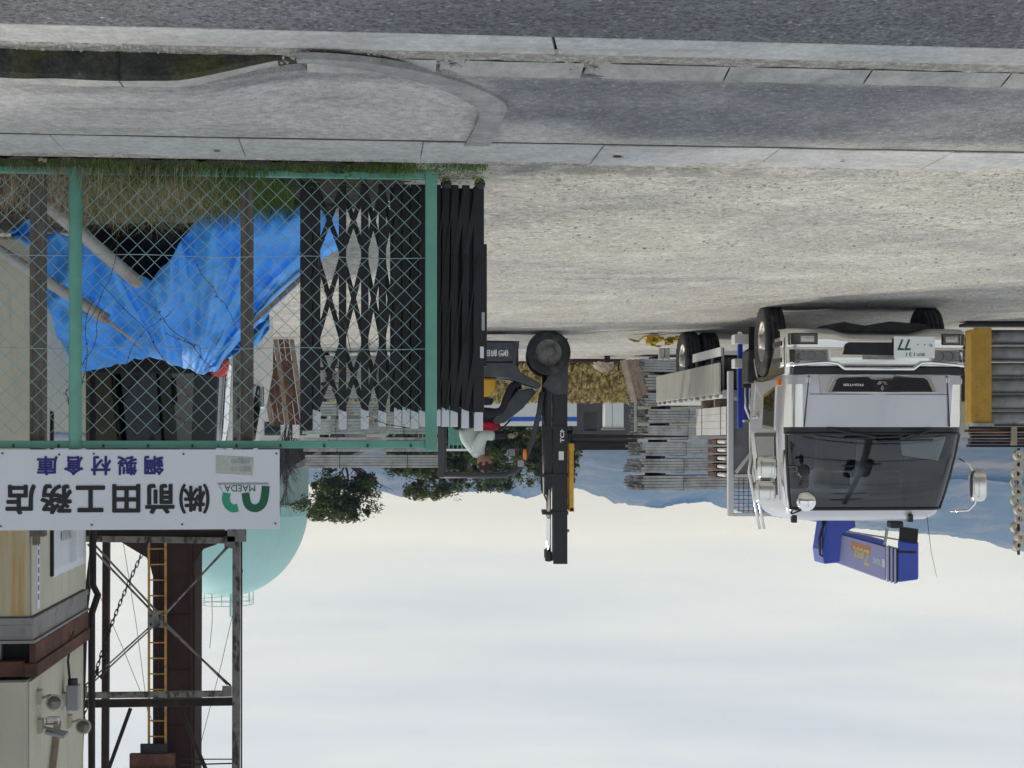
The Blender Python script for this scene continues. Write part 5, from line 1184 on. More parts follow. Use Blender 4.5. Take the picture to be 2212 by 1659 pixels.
def wheel(x, y, side, steer=0, full=True):
    w = bpy.data.objects.new('wheel', None); COL.objects.link(w); w.parent = truck; w.location = (x, y, 0.42); w.rotation_euler = (0, 0, R(steer) + (0 if side > 0 else math.pi))
    obj('tyre', tme, w); obj('rim', rme, w)
    if full:
        for i in range(8):
            a = i * math.pi / 4; o = obj('wheel_nut', nme, w); o.location = (0.045, 0.105 * math.cos(a), 0.105 * math.sin(a))
            a += 0.39; o = obj('rim_hole', hme, w); o.location = (0.034, 0.17 * math.cos(a), 0.17 * math.sin(a))
wheel(0.96, 1.15, 1, 4); wheel(-0.97, 1.15, -1, 4)
for sg in (1, -1): wheel(sg * 1.02, 5.6, sg); wheel(sg * 0.74, 5.6, sg, 0, False)
for k in range(3): MB().path([(-0.3 - 0.12 * k, 0.9, 0.5), (-0.42 - .1 * k, 0.85, 0.33 + .03 * k), (-0.6 - .05 * k, 0.9, 0.32), (-0.8, 1.0, 0.45)], 0.008, 5).build('brake_hose', M['cord'], truck)
for sg in (1, -1):
    MB().bx(min(sg * .62, sg * 1.08), max(sg * .62, sg * 1.08), 1.70, 1.72, 0.20, 0.72).build('shade_flap', M['black'], truck)  # black flaps, here and at the rear, added to darken the truck's underside
    MB().bx(min(sg * .55, sg * 1.1), max(sg * .55, sg * 1.1), 6.15, 6.17, 0.22, 0.8).build('shade_flap', M['black'], truck)
MB().prism([(-0.72, 0.37), (-0.62, 0.27), (-0.2, 0.24), (0.1, 0.29), (0.34, 0.25), (0.62, 0.30), (0.7, 0.37)], 0.22, 0.30, 'y').build('lower_valance', M['under'], truck)
MB().bx(-0.35, 0.3, 0.7, 1.5, 0.27, 0.46).build('shade_block', M['under'], truck, bevel=0.04)  # low dark block added to deepen the shade below the cab
for x in (-0.55, -0.12, 0.32): MB().bx(tx(1899) + x, tx(1899) + x + 0.26, 0.072, 0.09, 1.462, 1.492).build('cowl_vent', M['matt_black'], cabp)
for z in (0.47, 0.66): MB().bx(1.056, 1.075, 0.22, 0.60, z, z + 0.06).build('cab_step', M['under'], truck, bevel=0.006)
for x in (0.16, -0.34): MB().tube((x, 2.22, 1.0), (x + .05, 2.3, 2.3), 0.03, n=8).build('crane_pipe', M['black'], truck)
# ---- exhaust pipes / grab rails behind the cab
for x, y in ((1.0, 1.95), (0.93, 2.0)):
    MB().path([(x + .06, y, 0.95), (x + .06, y, 1.2), (x, y, 1.35), (x, y, 1.85), (x + .02, y, 2.0), (x - .12, y, 2.72)], 0.018, 8).build('upright_pipe', M['satin'], truck, smooth=True)
MB().bx(0.9, 1.08, 1.93, 2.03, 1.35, 1.38).build('pipe_clamp', M['galv'], truck)
# ---- crane
cr_y = 2.45
MB().bx(-1.02, 1.02, 2.25, 2.62, 0.66, 0.94).build('crane_base', M['under'], truck, bevel=0.02)
MB().lathe([(0.28, 0.94), (0.28, 1.1), (0.22, 1.16), (0.2, 1.9), (0.24, 2.3)], 20, (-0.05, cr_y, 0)).build('crane_column', M['crane_blue'], truck, smooth=True)
def cb_(x): return (1761 - x) / 166.7
def cz_(y): return CAMH + (y - HY) / 166.7
b = MB(); b.prism([(cb_(1775), cz_(1100)), (cb_(1762), cz_(1185)), (cb_(1766), cz_(1215)), (cb_(1800), cz_(1212)), (cb_(1806), cz_(1150)), (cb_(1836), cz_(1136)), (cb_(1830), cz_(1095))], cr_y - .22, cr_y + .22, 'y'); b.build('boom_pivot', M['crane_blue'], truck, bevel=0.015)
boom = MB(); yn, yf = 1.62, 2.2
# boom: a long box rising towards the far side of the cab, its near end turned to the street
e0 = Vector((cb_(1790), cr_y - 0.12, 0)); e1 = Vector((cb_(1893), cr_y - 0.36, 0)); nrm = Vector((e1 - e0)).cross(Vector((0, 0, -1))).normalized() * 0.27
q = lambda e, z, o: (e.x + nrm.x * o, e.y + nrm.y * o, z)
boom.hexa([q(e0, cz_(1148), 0), q(e1, cz_(1177), 0), q(e1, cz_(1177), -1), q(e0, cz_(1148), -1), q(e0, cz_(1211), 0), q(e1, cz_(1250), 0), q(e1, cz_(1250), -1), q(e0, cz_(1211), -1)])
bo = boom.build('boom', M['boom_side'], truck, bevel=0.012)
un = MB(); un.hexa([q(e0, cz_(1138), -.1), q(e1, cz_(1166), -.1), q(e1, cz_(1166), -.9), q(e0, cz_(1138), -.9), q(e0, cz_(1147), -.1), q(e1, cz_(1176), -.1), q(e1, cz_(1176), -.9), q(e0, cz_(1147), -.9)]); un.build('boom_underside', M['crane_blue'], bo)
dv = (e1 - e0).normalized()
for i in range(3):
    s0_ = e1 + dv * (0.012 + i * 0.045); s1_ = s0_ + dv * 0.027; zb = cz_(1177) + 0.012 * i; zt_ = cz_(1251) + 0.012 * i
    MB().hexa([q(s0_, zb, .06), q(s1_, zb, .06), q(s1_, zb, -1.06), q(s0_, zb, -1.06), q(s0_, zt_, .06), q(s1_, zt_, .06), q(s1_, zt_, -1.06), q(s0_, zt_, -1.06)]).build('section_collar', M['boom_side'], bo)
    MB().hexa([q(s1_, zb + .01, .05), q(s1_ + dv * .017, zb + .01, .05), q(s1_ + dv * .017, zb + .01, -1.05), q(s1_, zb + .01, -1.05), q(s1_, zt_ - .01, .05), q(s1_ + dv * .017, zt_ - .01, .05), q(s1_ + dv * .017, zt_ - .01, -1.05), q(s1_, zt_ - .01, -1.05)]).build('collar_gap', M['black'], bo)
h0 = e1 + dv * 0.15; h1 = h0 + dv * 0.25
hd_ = MB(); hd_.hexa([q(h0, cz_(1163), .08), q(h1, cz_(1168), .08), q(h1, cz_(1168), -1.0), q(h0, cz_(1163), -1.0), q(h0, cz_(1252), .08), q(h1, cz_(1245), .08), q(h1, cz_(1245), -1.0), q(h0, cz_(1252), -1.0)]); hd = hd_.build('boom_head', M['crane_blue'], bo, bevel=0.02)
MB().hexa([q(h0 + dv * .02, cz_(1135), -.1), q(h1 - dv * .0, cz_(1140), -.1), q(h1, cz_(1140), -.9), q(h0 + dv * .02, cz_(1135), -.9), q(h0 + dv * .0, cz_(1190), .1), q(h1 - dv * .02, cz_(1190), .1), q(h1 - dv * .02, cz_(1190), -.8), q(h0, cz_(1190), -.8)]).build('sheave_block', M['black'], hd, bevel=0.01)
MB().bx(h0.x - .06, h0.x + .1, h0.y - .05, h0.y + .15, cz_(1122), cz_(1137)).build('hook_block', M['black'], hd, bevel=0.02)
MB().path([(h0.x + .14, h0.y, cz_(1138)), (h0.x + .16, h0.y, cz_(1160)), (h0.x + .18, h0.y, cz_(1172))], 0.02, 6).build('hook', M['galv'], hd)
MB().path([(cb_(1800), cr_y - .14, cz_(1143)), (cb_(1920), cr_y - .40, cz_(1162))], 0.012, 6).build('hoist_rope', M['galv'], bo)
MB().path([(cb_(1770), cr_y - .2, cz_(1120)), (cb_(1757), cr_y - .2, cz_(1160)), (cb_(1758), cr_y - .2, cz_(1195)), (cb_(1772), cr_y - .2, cz_(1203)), (cb_(1785), cr_y - .2, cz_(1190))], 0.018, 8).build('hydraulic_hose', M['cord'], bo, smooth=True)
MB().path([(cb_(1764), cr_y - .21, cz_(1120)), (cb_(1763), cr_y - .21, cz_(1180))], 0.012, 6).build('hydraulic_hose', M['cord'], bo, smooth=True)
# decals on the boom side
def dec(nm, body, x0, x1, y0, y1, m_, off=0.0):
    me = text_mesh(body, 1.0, M[m_], off); xs = [v.co.x for v in me.vertices]; ys = [v.co.y for v in me.vertices]
    for v in me.vertices:
        u = (v.co.x - min(xs)) / (max(xs) - min(xs)); w = (v.co.y - min(ys)) / (max(ys) - min(ys)); x = x0 + (x1 - x0) * u
        f = (x - 1790) / (1893 - 1790); base = e0 + (e1 - e0) * f; ly0 = 1148 + (1177 - 1148) * f; ly1 = 1211 + (1250 - 1211) * f
        y = ly0 + (ly1 - ly0) * (y0 + (y1 - y0) * w); n_ = nrm.normalized()
        v.co = (base.x + n_.x * (0.003 + (0.001 if v.co.z > 0 else 0)), base.y + n_.y * (0.003 + (0.001 if v.co.z > 0 else 0)), cz_(y))
    me.update(); return obj(nm, me, bo)
def decq(nm, x0, x1, y0, y1, m_):
    vs = []
    for x, yy in ((x0, y0), (x1, y0), (x1, y1), (x0, y1)):
        f = (x - 1790) / 103; base = e0 + (e1 - e0) * f; y = 1148 + 29 * f + (63 + 10 * f) * yy; n_ = nrm.normalized(); vs.append((base.x + n_.x * .002, base.y + n_.y * .002, cz_(y)))
    MB().quad(*vs).build(nm, M[m_], bo)
decq('decal', 1864, 1826, 0.12, 0.40, 'decal_orange')
dec('lettering', 'Zest', 1862, 1830, 0.25, 0.74, 'decal_yellow', 0.02); dec('lettering', 'TADANO', 1884, 1868, 0.42, 0.60, 'white_text', 0.02)
decq('decal', 1891, 1886, 0.38, 0.62, 'white_text')
# ---- outriggers
for z in (0.31, 0.62):
    MB().bx(0.55, 1.12, 2.28, 2.46, z - .055, z + .065).build('outrigger_beam', M['white_paint'], truck, bevel=0.008)
MB().bx(1.0, 1.06, 2.34, 2.40, 0.34, 1.45).build('outrigger_leg', M['crane_blue'], truck, bevel=0.006)
MB().bx(0.86, 0.99, 2.34, 2.52, 0.9, 1.35).build('outrigger_box', M['crane_blue'], truck, bevel=0.01)
MB().tube((1.03, 2.37, 0.22), (1.03, 2.37, 0.36), 0.03, n=10).build('jack_rod', M['chrome'], truck)
MB().bx(1.06, 1.09, 3.2, 5.0, 0.36, 0.48).build('side_guard', M['white_paint'], truck, bevel=0.004)
for y in (3.25, 3.9, 4.9): MB().bx(1.03, 1.058, y, y + .03, 0.37, 0.95).build('guard_strut', M['galv'], truck)
MB().bx(0.55, 1.0, 3.1, 4.6, 0.5, 0.9).build('tool_box', M['under'], truck, bevel=0.02)
# ---- flat bed
MB().bx(-1.10, 1.10, 2.98, 7.7, 0.94, 1.04).build('bed_floor', M['alu'], truck, bevel=0.01)
gte = MB().bx(1.118, 1.148, 3.05, 7.55, 0.575, 0.995).build('side_gate', M['alu'], truck, bevel=0.008, label='lowered aluminium side gate')
for k in range(11): MB().lathe([(0.022, -0.05), (0.022, 0.05)], 10, (1.135, 3.25 + k * 0.41, 1.02), 'y').build('gate_hinge', M['galv'], gte)
MB().bx(-1.14, -1.11, 3.05, 7.55, 1.05, 1.45).build('side_gate', M['alu'], truck, bevel=0.008)
MB().bx(1.10, 1.116, 3.0, 7.6, 1.0, 1.05).build('bed_edge', M['white_paint'], truck)
# headboard frame
for x in (-1.04, 1.04): MB().bx(x - .035, x + .035, 2.82, 2.9, 0.7, 2.6).build('headboard_post', M['white_paint'], truck, bevel=0.005)
for z in (1.04, 2.05, 2.56): MB().bx(-1.0, 1.0, 2.83, 2.89, z, z + .045).build('headboard_rail', M['white_paint'], truck, bevel=0.004)
MB().bx(-1.0, 1.0, 2.85, 2.87, 1.09, 2.04).build('headboard_panel', M['trim_grey'], truck)
for k in range(30): MB().bx(-0.99 + k * .066, -0.983 + k * .066, 2.85, 2.86, 2.1, 2.555).build('mesh_wire', M['rust'], truck)
for k in range(9): MB().bx(-1.0, 1.0, 2.861, 2.867, 2.13 + k * .05, 2.137 + k * .05).build('mesh_wire', M['rust'], truck)
MB().bar((0.98, 2.80, 2.03), (0.72, 2.80, 1.7), 0.02, 0.045).build('headboard_brace', M['white_paint'], truck)

# ---- the load on the bed
def on_truck(x, y, z): c, s_ = math.cos(TY), math.sin(TY); return (TO.x + x * c - y * s_, TO.y + x * s_ + y * c, z)
ld = thing('timber_bearer', 'dark timber bearers under the load on the truck bed', 'bearer', on_truck(0.55, 3.6, 1.04), TY)
for y in (0.1, 0.9): MB().bx(-0.45, 0.5, y, y + .1, 0.0, 0.11).build('beam', M['wood'], ld)
tb = thing('tube_bundle', 'strapped bundle of pale square steel tubes on the truck bed', 'tubes', on_truck(0.42, 3.35, 1.151), TY)
tm = MB(); w = 0.094; t_ = 0.007
tm.prism([(0, 0), (w, 0), (w, w), (0, w), (0, t_), (t_, t_), (t_, w - t_), (w - t_, w - t_), (w - t_, t_), (0.0001, t_ * .999)], 0, 1.9, 'y')
tm = MB(); tm.bx(0, w, 0, 1.9, 0, t_); tm.bx(0, w, 0, 1.9, w - t_, w); tm.bx(0, t_, 0, 1.9, t_, w - t_); tm.bx(w - t_, w, 0, 1.9, t_, w - t_); tm.bx(t_, w - t_, 0.3, 0.31, t_, w - t_)
tbm = tm.mesh('square_tube', M['white_paint'])
for i in range(5):
    for j in range(4):
        o = obj('square_tube', tbm, tb); o.location = (i * 0.097 + 0.08, random.uniform(-.012, .012), j * 0.097)
for y in (0.3, 1.5): MB().path([(0.07, y, -0.003), (0.57, y, -0.003), (0.57, y, 0.39), (0.07, y, 0.39), (0.07, y, -0.003)], 0.006, 4).build('strap', M['rust'], tb)
rp_ = thing('perforated_columns', 'rusty perforated steel columns with white rods stacked on the tube bundle', 'steel columns', on_truck(0.42, 3.36, 1.55), TY)
for i in range(5):
    z = 0.035 + i * 0.112
    for x in (-0.02, 0.26):
        c = MB().bx(x, x + .27, 0.0, 0.95, z, z + .085).build('column', M['rust'], rp_, bevel=0.006)
        for q_ in range(2): MB().lathe([(0.022, -0.0015), (0.001, -0.0015)], 12, (x + .07 + q_ * .13, -0.001, z + .043), 'y', close=False).build('hole', M['black'], c)
    MB().tube((0.56, -0.02, z + .04), (0.56, 0.42, z + .04), 0.026, n=10).build('white_rod', M['white_paint'], rp_)
    MB().bx(0.53, 0.6, 0.43, 0.95, z + .01, z + .08).build('column', M['rust'], rp_, bevel=0.006)

# ================================================================== FORKLIFT
KF = 22.3 / FPX
FO = pw(1185, 713, 22.3); FO.z = 0
fk = thing('forklift', 'dark grey forklift with tall black mast and raised forks behind the gate', 'forklift', FO)
def fx(x): return (1185 - x) * KF
def fz(y): return (y - 713) * KF
def fpoly2(nm, pts, y0, y1, m_, par=fk, bevel=0.0): return MB().prism([(fx(x), fz(y)) for x, y in pts], y0, y1, 'y').build(nm, M[m_], par, bevel=bevel)
# chassis and body
fpoly2('chassis', [(1120, 735), (1120, 813), (930, 813), (905, 800), (900, 740), (930, 732)], 0.12, 1.05, 'fork_black', bevel=0.02)
bd = fpoly2('side_panel', [(1118, 738), (1112, 780), (1098, 781), (1050, 781), (950, 781), (950, 738)], 0.02, 0.119, 'fork_black', bevel=0.012)
fpoly2('fender', [(1122, 736), (1114, 786), (1126, 806), (1150, 818), (1164, 826), (1170, 832), (1160, 836), (1135, 829), (1098, 816), (1040, 812), (1040, 783), (1108, 783), (1112, 738)], 0.0, 0.32, 'fork_black', bevel=0.01)
fpoly2('fender', [(1122, 736), (1114, 786), (1126, 806), (1150, 818), (1164, 826), (1170, 832), (1160, 836), (1135, 829), (1098, 816), (1040, 812), (1040, 783), (1108, 783), (1112, 738)], 0.85, 1.15, 'fork_black', bevel=0.01)
fpoly2('counterweight', [(955, 733), (955, 850), (925, 860), (890, 845), (880, 800), (885, 745), (905, 733)], 0.05, 1.12, 'fork_black', bevel=0.06)
fpoly2('engine_hood', [(1072, 815), (1070, 838), (1058, 856), (960, 858), (955, 815)], 0.2, 0.97, 'fork_yellow', bevel=0.03)
fpoly2('seat', [(1066, 858), (1062, 872), (1010, 874), (1000, 920), (985, 930), (975, 925), (985, 858)], 0.33, 0.85, 'dark_cloth', bevel=0.03)
fpoly2('dashboard', [(1150, 836), (1118, 842), (1080, 890), (1064, 905), (1068, 916), (1090, 912), (1130, 880), (1160, 845)], 0.35, 0.8, 'fork_black', bevel=0.015)
stw = MB(); c_ = Vector((fx(1092), 0.57, fz(917)))
stw.path([c_ + Vector((0.05 * math.cos(a * math.pi / 12) * 1.6, 0.17 * math.sin(a * math.pi / 12), 0.08 * math.cos(a * math.pi / 12))) for a in range(25)], 0.013, 6, cap=False); stw.build('steering_wheel', M['black'], fk, smooth=True)
for i, (x, y) in enumerate(((1120, 850), (1112, 846))): MB().path([(fx(x), 0.45 + .1 * i, fz(835)), (fx(x - 6), 0.45 + .1 * i, fz(y + 10))], 0.012, 6).build('lever', M['black'], fk)
fit_text('㈱', fx(1098), fx(1077), fz(755), fz(770), 0.017, M['white_text'], bd, offset=0.015, name='lettering')
fit_text('前田', fx(1074), fx(1045), fz(755), fz(770), 0.017, M['white_text'], bd, offset=0.02, name='lettering')
# wheels
fty = MB(); fty.lathe([(0.19, 0.02), (0.22, 0.0), (0.29, -0.005), (0.315, 0.015), (0.325, 0.04), (0.325, 0.19), (0.31, 0.22), (0.2, 0.22)], 40, (0, 0, 0), 'y', close=False); ftm = fty.mesh('tyre', M['rubber'], True)
frm_ = MB(); frm_.lathe([(0.195, 0.02), (0.185, 0.03), (0.17, 0.07), (0.12, 0.08), (0.10, 0.05), (0.06, 0.03), (0.001, 0.03)], 32, (0, 0, 0), 'y', close=False); frmm = frm_.mesh('rim', M['hub_grey'], True)
nm2 = MB().lathe([(0.012, 0.03), (0.012, 0.055)], 6, (0, 0, 0), 'y').mesh('wheel_nut', M['galv_dark'])
def fwheel(x, y, s=1.0, flip=False):
    w = bpy.data.objects.new('wheel', None); COL.objects.link(w); w.parent = fk; w.location = (x, y, 0.325 * s); w.scale = (s, s, s)
    if flip: w.rotation_euler = (0, 0, math.pi)
    obj('tyre', ftm, w); obj('rim', frmm, w)
    for i in range(6):
        o = obj('wheel_nut', nm2, w); o.location = (0.09 * math.cos(i * 1.047), 0.0, 0.09 * math.sin(i * 1.047))
fwheel(0, -0.01); fwheel(0, 1.18, flip=True); fwheel(fx(945), 0.06, 0.82); fwheel(fx(945), 1.1, 0.82, True)
# overhead guard
for y in (0.16, 0.98):
    MB().path([(fx(1172), y, fz(845)), (fx(1166), y, fz(890)), (fx(1150), y, fz(955)), (fx(1132), y, fz(1000)), (fx(1115), y, fz(1019)), (fx(1090), y, fz(1027)), (fx(1060), y, fz(1028)), (fx(948), y, fz(1028))], 0.036, 8).build('guard_frame', M['fork_guard'], fk, smooth=True)
    MB().bx(fx(958), fx(945), y - .03, y + .03, 0.9, fz(1032)).build('rear_pillar', M['fork_guard'], fk, bevel=0.006)
for k in range(6): MB().bx(fx(1095 - k * 24) - .02, fx(1095 - k * 24) + .02, 0.17, 0.97, fz(1024), fz(1031)).build('guard_bar', M['fork_guard'], fk)
MB().lathe([(0.028, 0), (0.03, 0.06), (0.026, 0.15), (0.001, 0.16)], 14, (fx(1134), 0.1, fz(970))).build('indicator_lamp', M['amber'], fk, smooth=True)
MB().bx(fx(1132), fx(1118), 0.06, 0.14, fz(994), fz(1008)).build('work_lamp', M['grey_plastic'], fk, bevel=0.012)
MB().bx(fx(1113), fx(1099), 0.85, 0.87, fz(970), fz(986)).build('rear_view_mirror', M['galv'], fk, bevel=0.008)
# mast
for y in (0.22, 0.84):
    MB().bx(fx(1227), fx(1196), y, y + .09, fz(728), fz(1221)).build('mast_channel', M['black'], fk, bevel=0.006)
    MB().bx(fx(1193), fx(1181), y + .01, y + .08, fz(730), fz(1055)).build('mast_flange', M['black'], fk, bevel=0.005)
    MB().tube((fx(1187), y + .045, fz(1050)), (fx(1187), y + .045, fz(1200)), 0.03, n=12).build('lift_rod', M['chrome'], fk, smooth=True)
    MB().lathe([(0.05, fz(1195)), (0.055, fz(1200)), (0.055, fz(1214)), (0.03, fz(1216))], 12, (fx(1186), y + .045, 0)).build('rod_head', M['black'], fk)
    MB().tube((fx(1179), y + .045, fz(790)), (fx(1179), y + .045, fz(1070)), 0.04, n=10).build('lift_cylinder', M['black'], fk, smooth=True)
for y in (0.40, 0.72):
    MB().bx(fx(1200), fx(1197), y, y + .035, fz(960), fz(1208)).build('lift_chain', M['galv_dark'], fk)
    MB().path([(fx(1192), y + .05, fz(960)), (fx(1170), y + .06, fz(985)), (fx(1172), y + .06, fz(1060)), (fx(1190), y + .05, fz(1100))], 0.014, 6).build('hydraulic_hose', M['cord'], fk, smooth=True)
MB().path([(fx(1176), 0.2, fz(800)), (fx(1168), 0.18, fz(880)), (fx(1180), 0.2, fz(930))], 0.012, 6).build('hydraulic_hose', M['cord'], fk, smooth=True)
for z_ in range(6): MB().bx(fx(1231), fx(1227), 0.218, 0.232, fz(770 + z_ * 75), fz(776 + z_ * 75)).build('mast_bolt', M['galv_dark'], fk)
for yy in (1024, 1106, 740, 920): MB().bx(fx(1229), fx(1172), 0.2, 0.95, fz(yy), fz(yy + 7)).build('mast_tie', M['black'], fk, bevel=0.004)
MB().prism([(fx(1172), fz(832)), (fx(1200), fz(790)), (fx(1228), fz(740)), (fx(1228), fz(850)), (fx(1200), fz(852))], 0.18, 0.3, 'y').build('mast_bracket', M['fork_black'], fk)
def vtext(body, x0, x1, y0, y1, yy, m_):       # lettering turned a quarter, reading downwards
    me = text_mesh(body, 1.0, M[m_], 0.03); xs = [v.co.x for v in me.vertices]; ys = [v.co.y for v in me.vertices]
    for v in me.vertices:
        u = (v.co.x - min(xs)) / (max(xs) - min(xs)); w = (v.co.y - min(ys)) / (max(ys) - min(ys)); v.co = (x0 + (x1 - x0) * w, yy - (0.002 if v.co.z > 0 else 0), y1 + (y0 - y1) * u)
    me.update(); return obj('lettering', me, fk)
vtext('TCM', fx(1220), fx(1211), fz(922), fz(956), 0.2185, 'white_text')
MB().bx(fx(1219), fx(1208), 0.217, 0.2195, fz(975), fz(994)).build('rating_plate', M['plate_white'], fk)
# carriage and forks
MB().bx(fx(1241), fx(1230), 0.1, 1.05, fz(958), fz(975)).build('carriage', M['fork_yellow'], fk, bevel=0.006)
for y in (0.1, 0.38, 0.66, 0.98): MB().bx(fx(1240), fx(1231), y, y + .06, fz(975), fz(1105)).build('load_backrest', M['fork_yellow'], fk, bevel=0.006)
MB().bx(fx(1241), fx(1230), 0.1, 1.05, fz(1097), fz(1106)).build('load_backrest', M['fork_yellow'], fk, bevel=0.006)
for y in (0.25, 0.8): MB().hexa([(fx(1490), y, fz(941)), (fx(1231), y, fz(937)), (fx(1231), y + .12, fz(937)), (fx(1490), y + .12, fz(941)), (fx(1490), y, fz(944)), (fx(1231), y, fz(947)), (fx(1231), y + .12, fz(947)), (fx(1490), y + .12, fz(944))]).build('fork', M['dark_steel'], fk)

# ---- the driver
def skin_mesh(name, verts, edges, radii, m_, parent=None, sub=2, root=0):
    me = bpy.data.meshes.new(name); me.from_pydata(verts, edges, []); o = bpy.data.objects.new(name, me); COL.objects.link(o)
    md = o.modifiers.new('skin', 'SKIN'); md.use_smooth_shade = True
    for i, r in enumerate(radii):
        sv = me.skin_vertices[0].data[i]; sv.radius = r if isinstance(r, tuple) else (r, r); sv.use_root = (i == root)
    s_ = o.modifiers.new('sub', 'SUBSURF'); s_.levels = sub; s_.render_levels = sub
    me.materials.append(M[m_])
    if parent: o.parent = parent
    return o
man = thing('person', 'person in a pale jacket and dark trousers sitting bent forward at the forklift controls', 'person', FO + Vector((fx(1010), 0.59, fz(873) + 0.05)))
OX = fx(1010) + 0.0; OZ = fz(873)
def V(x, y, z): return (x - OX, y, z - OZ)
man.scale = (1.1, 1.1, 1.1)
# joints: pelvis, spine, chest, neck base, legs, arms (x positive = backwards)
vs = [V(1.16, 0, 1.17), V(1.18, 0, 1.33), V(1.14, 0, 1.50), V(1.06, 0, 1.64),
      V(1.08, -0.11, 1.15), V(0.72, -0.15, 1.16), V(0.60, -0.16, 0.78), V(0.48, -0.16, 0.74),
      V(1.08, 0.11, 1.15), V(0.72, 0.15, 1.17), V(0.58, 0.16, 0.80), V(0.46, 0.16, 0.76)]
es = [(0, 1), (1, 2), (2, 3), (0, 4), (4, 5), (5, 6), (6, 7), (0, 8), (8, 9), (9, 10), (10, 11)]
skin_mesh('body', vs, es, [(0.17, 0.13), (0.16, 0.12), (0.18, 0.13), (0.08, 0.08), 0.10, 0.085, 0.06, 0.05, 0.10, 0.085, 0.06, 0.05], 'dark_cloth', man)
vj = [V(1.18, 0, 1.30), V(1.16, 0, 1.46), V(1.09, 0, 1.62), V(1.03, 0, 1.71), V(1.07, -0.20, 1.63), V(0.98, -0.28, 1.44), V(0.82, -0.23, 1.45), V(1.07, 0.20, 1.63), V(0.98, 0.28, 1.44), V(0.82, 0.23, 1.46)]
skin_mesh('jacket', vj, [(0, 1), (1, 2), (2, 3), (2, 4), (4, 5), (5, 6), (2, 7), (7, 8), (8, 9)], [(0.21, 0.17), (0.215, 0.17), (0.18, 0.14), 0.09, 0.10, 0.08, 0.065, 0.10, 0.08, 0.065], 'jacket', man)
skin_mesh('red_hem', [V(1.10, 0, 1.33), V(0.90, 0, 1.32), V(0.74, 0, 1.31)], [(0, 1), (1, 2)], [(0.2, 0.09), (0.2, 0.085), (0.18, 0.07)], 'red_cloth', man)
for sg in (-1, 1):
    skin_mesh('sleeve_cuff', [V(0.84, sg * .23, 1.45), V(0.66, sg * .17, 1.45)], [(0, 1)], [0.062, 0.05], 'dark_cloth', man)
    # hand: palm and five fingers closed over the wheel rim
    px_, py_, pz_ = 0.61, sg * .16, 1.45
    hv = [V(0.66, sg * .17, 1.45), V(px_, py_, pz_), V(px_ - .05, py_, pz_ + .005)]; he = [(0, 1), (1, 2)]; hr = [(0.032, 0.036), (0.024, 0.043), (0.018, 0.039)]
    for i in range(4):
        b0 = len(hv); yy = py_ + (i - 1.5) * 0.021; ln = (0.026, 0.031, 0.029, 0.023)[i]
        hv += [V(px_ - .06, yy, pz_ + .006), V(px_ - .06 - ln, yy, pz_ - .008), V(px_ - .065 - ln, yy, pz_ - .036), V(px_ - .045 - ln * .6, yy, pz_ - .05)]
        he += [(2, b0), (b0, b0 + 1), (b0 + 1, b0 + 2), (b0 + 2, b0 + 3)]; hr += [0.0105, 0.0098, 0.009, 0.0075]
    b0 = len(hv); hv += [V(px_ - .005, py_ - sg * .045, pz_ - .012), V(px_ - .04, py_ - sg * .058, pz_ - .03), V(px_ - .065, py_ - sg * .05, pz_ - .042)]; he += [(1, b0), (b0, b0 + 1), (b0 + 1, b0 + 2)]; hr += [0.0125, 0.011, 0.009]
    skin_mesh('glove', hv, he, hr, 'glove', man, 1)
# head bent forward, face towards the hands
hp = Vector(V(0.965, 0, 1.835)); tilt = R(40)
hb = MB()
def head(u, v):
    th = 2 * math.pi * u; ph = math.pi * (v - 0.5); cx, sy, cz = math.cos(th) * math.cos(ph), math.sin(th) * math.cos(ph), math.sin(ph)
    x = cx * 0.098; y = sy * 0.076; z = cz * 0.122
    if cz < -0.1: x *= 1 - 0.18 * (-cz - 0.1); y *= 1 - 0.35 * (-cz - 0.1)      # jaw
    if cx < -0.75: x -= 0.006
    fx_ = max(0, -cx)                                                        # face looks along -x
    x -= 0.022 * math.exp(-((y / 0.013) ** 2) - ((z + 0.022) / 0.02) ** 2) * (fx_ > .5)      # nose
    x += 0.010 * math.exp(-(((abs(y) - 0.032) / 0.016) ** 2) - ((z - 0.005) / 0.013) ** 2) * (fx_ > .4)   # eye sockets
    x -= 0.006 * math.exp(-((y / 0.02) ** 2) - ((z + 0.062) / 0.012) ** 2) * (fx_ > .5)      # lips
    return (x, y, z)
hb.grid(head, 48, 32)
hd2 = hb.build('head', M['skin'], man, smooth=True); hd2.location = hp; hd2.rotation_euler = (0, -tilt, 0)
hh = MB()
def hairf(u, v):
    th = 2 * math.pi * u; a = v; cx = math.cos(th); lo = -0.45 if cx > 0.1 else (-0.1 if cx > -0.55 else 0.42)
    ph = lo + (math.pi / 2 - lo) * a; r = 1.09 + 0.03 * mnoise.noise((u * 14, v * 7, 0))
    return (math.cos(th) * math.cos(ph) * 0.098 * r + 0.004, math.sin(th) * math.cos(ph) * 0.078 * r, math.sin(ph) * 0.122 * r)
hh.grid(hairf, 40, 12); hh.build('hair', M['hair'], hd2, smooth=True)
for sg in (-1, 1):
    MB().lathe([(0.001, -0.008), (0.02, -0.008), (0.026, 0.0), (0.018, 0.008), (0.001, 0.004)], 12, (0.008, sg * 0.08, -0.012), 'y').build('ear', M['skin'], hd2, smooth=True)
    MB().lathe([(0.001, -0.006), (0.008, -0.004), (0.009, 0.002)], 10, (-0.088, sg * 0.032, 0.006), 'x').build('eye', M['black'], hd2, smooth=True)
skin_mesh('neck', [V(1.06, 0, 1.68), V(0.99, 0, 1.77)], [(0, 1)], [0.055, 0.052], 'skin', man)
skin_mesh('collar', [V(1.06, 0, 1.68), V(1.02, 0, 1.735)], [(0, 1)], [0.09, 0.075], 'jacket', man)
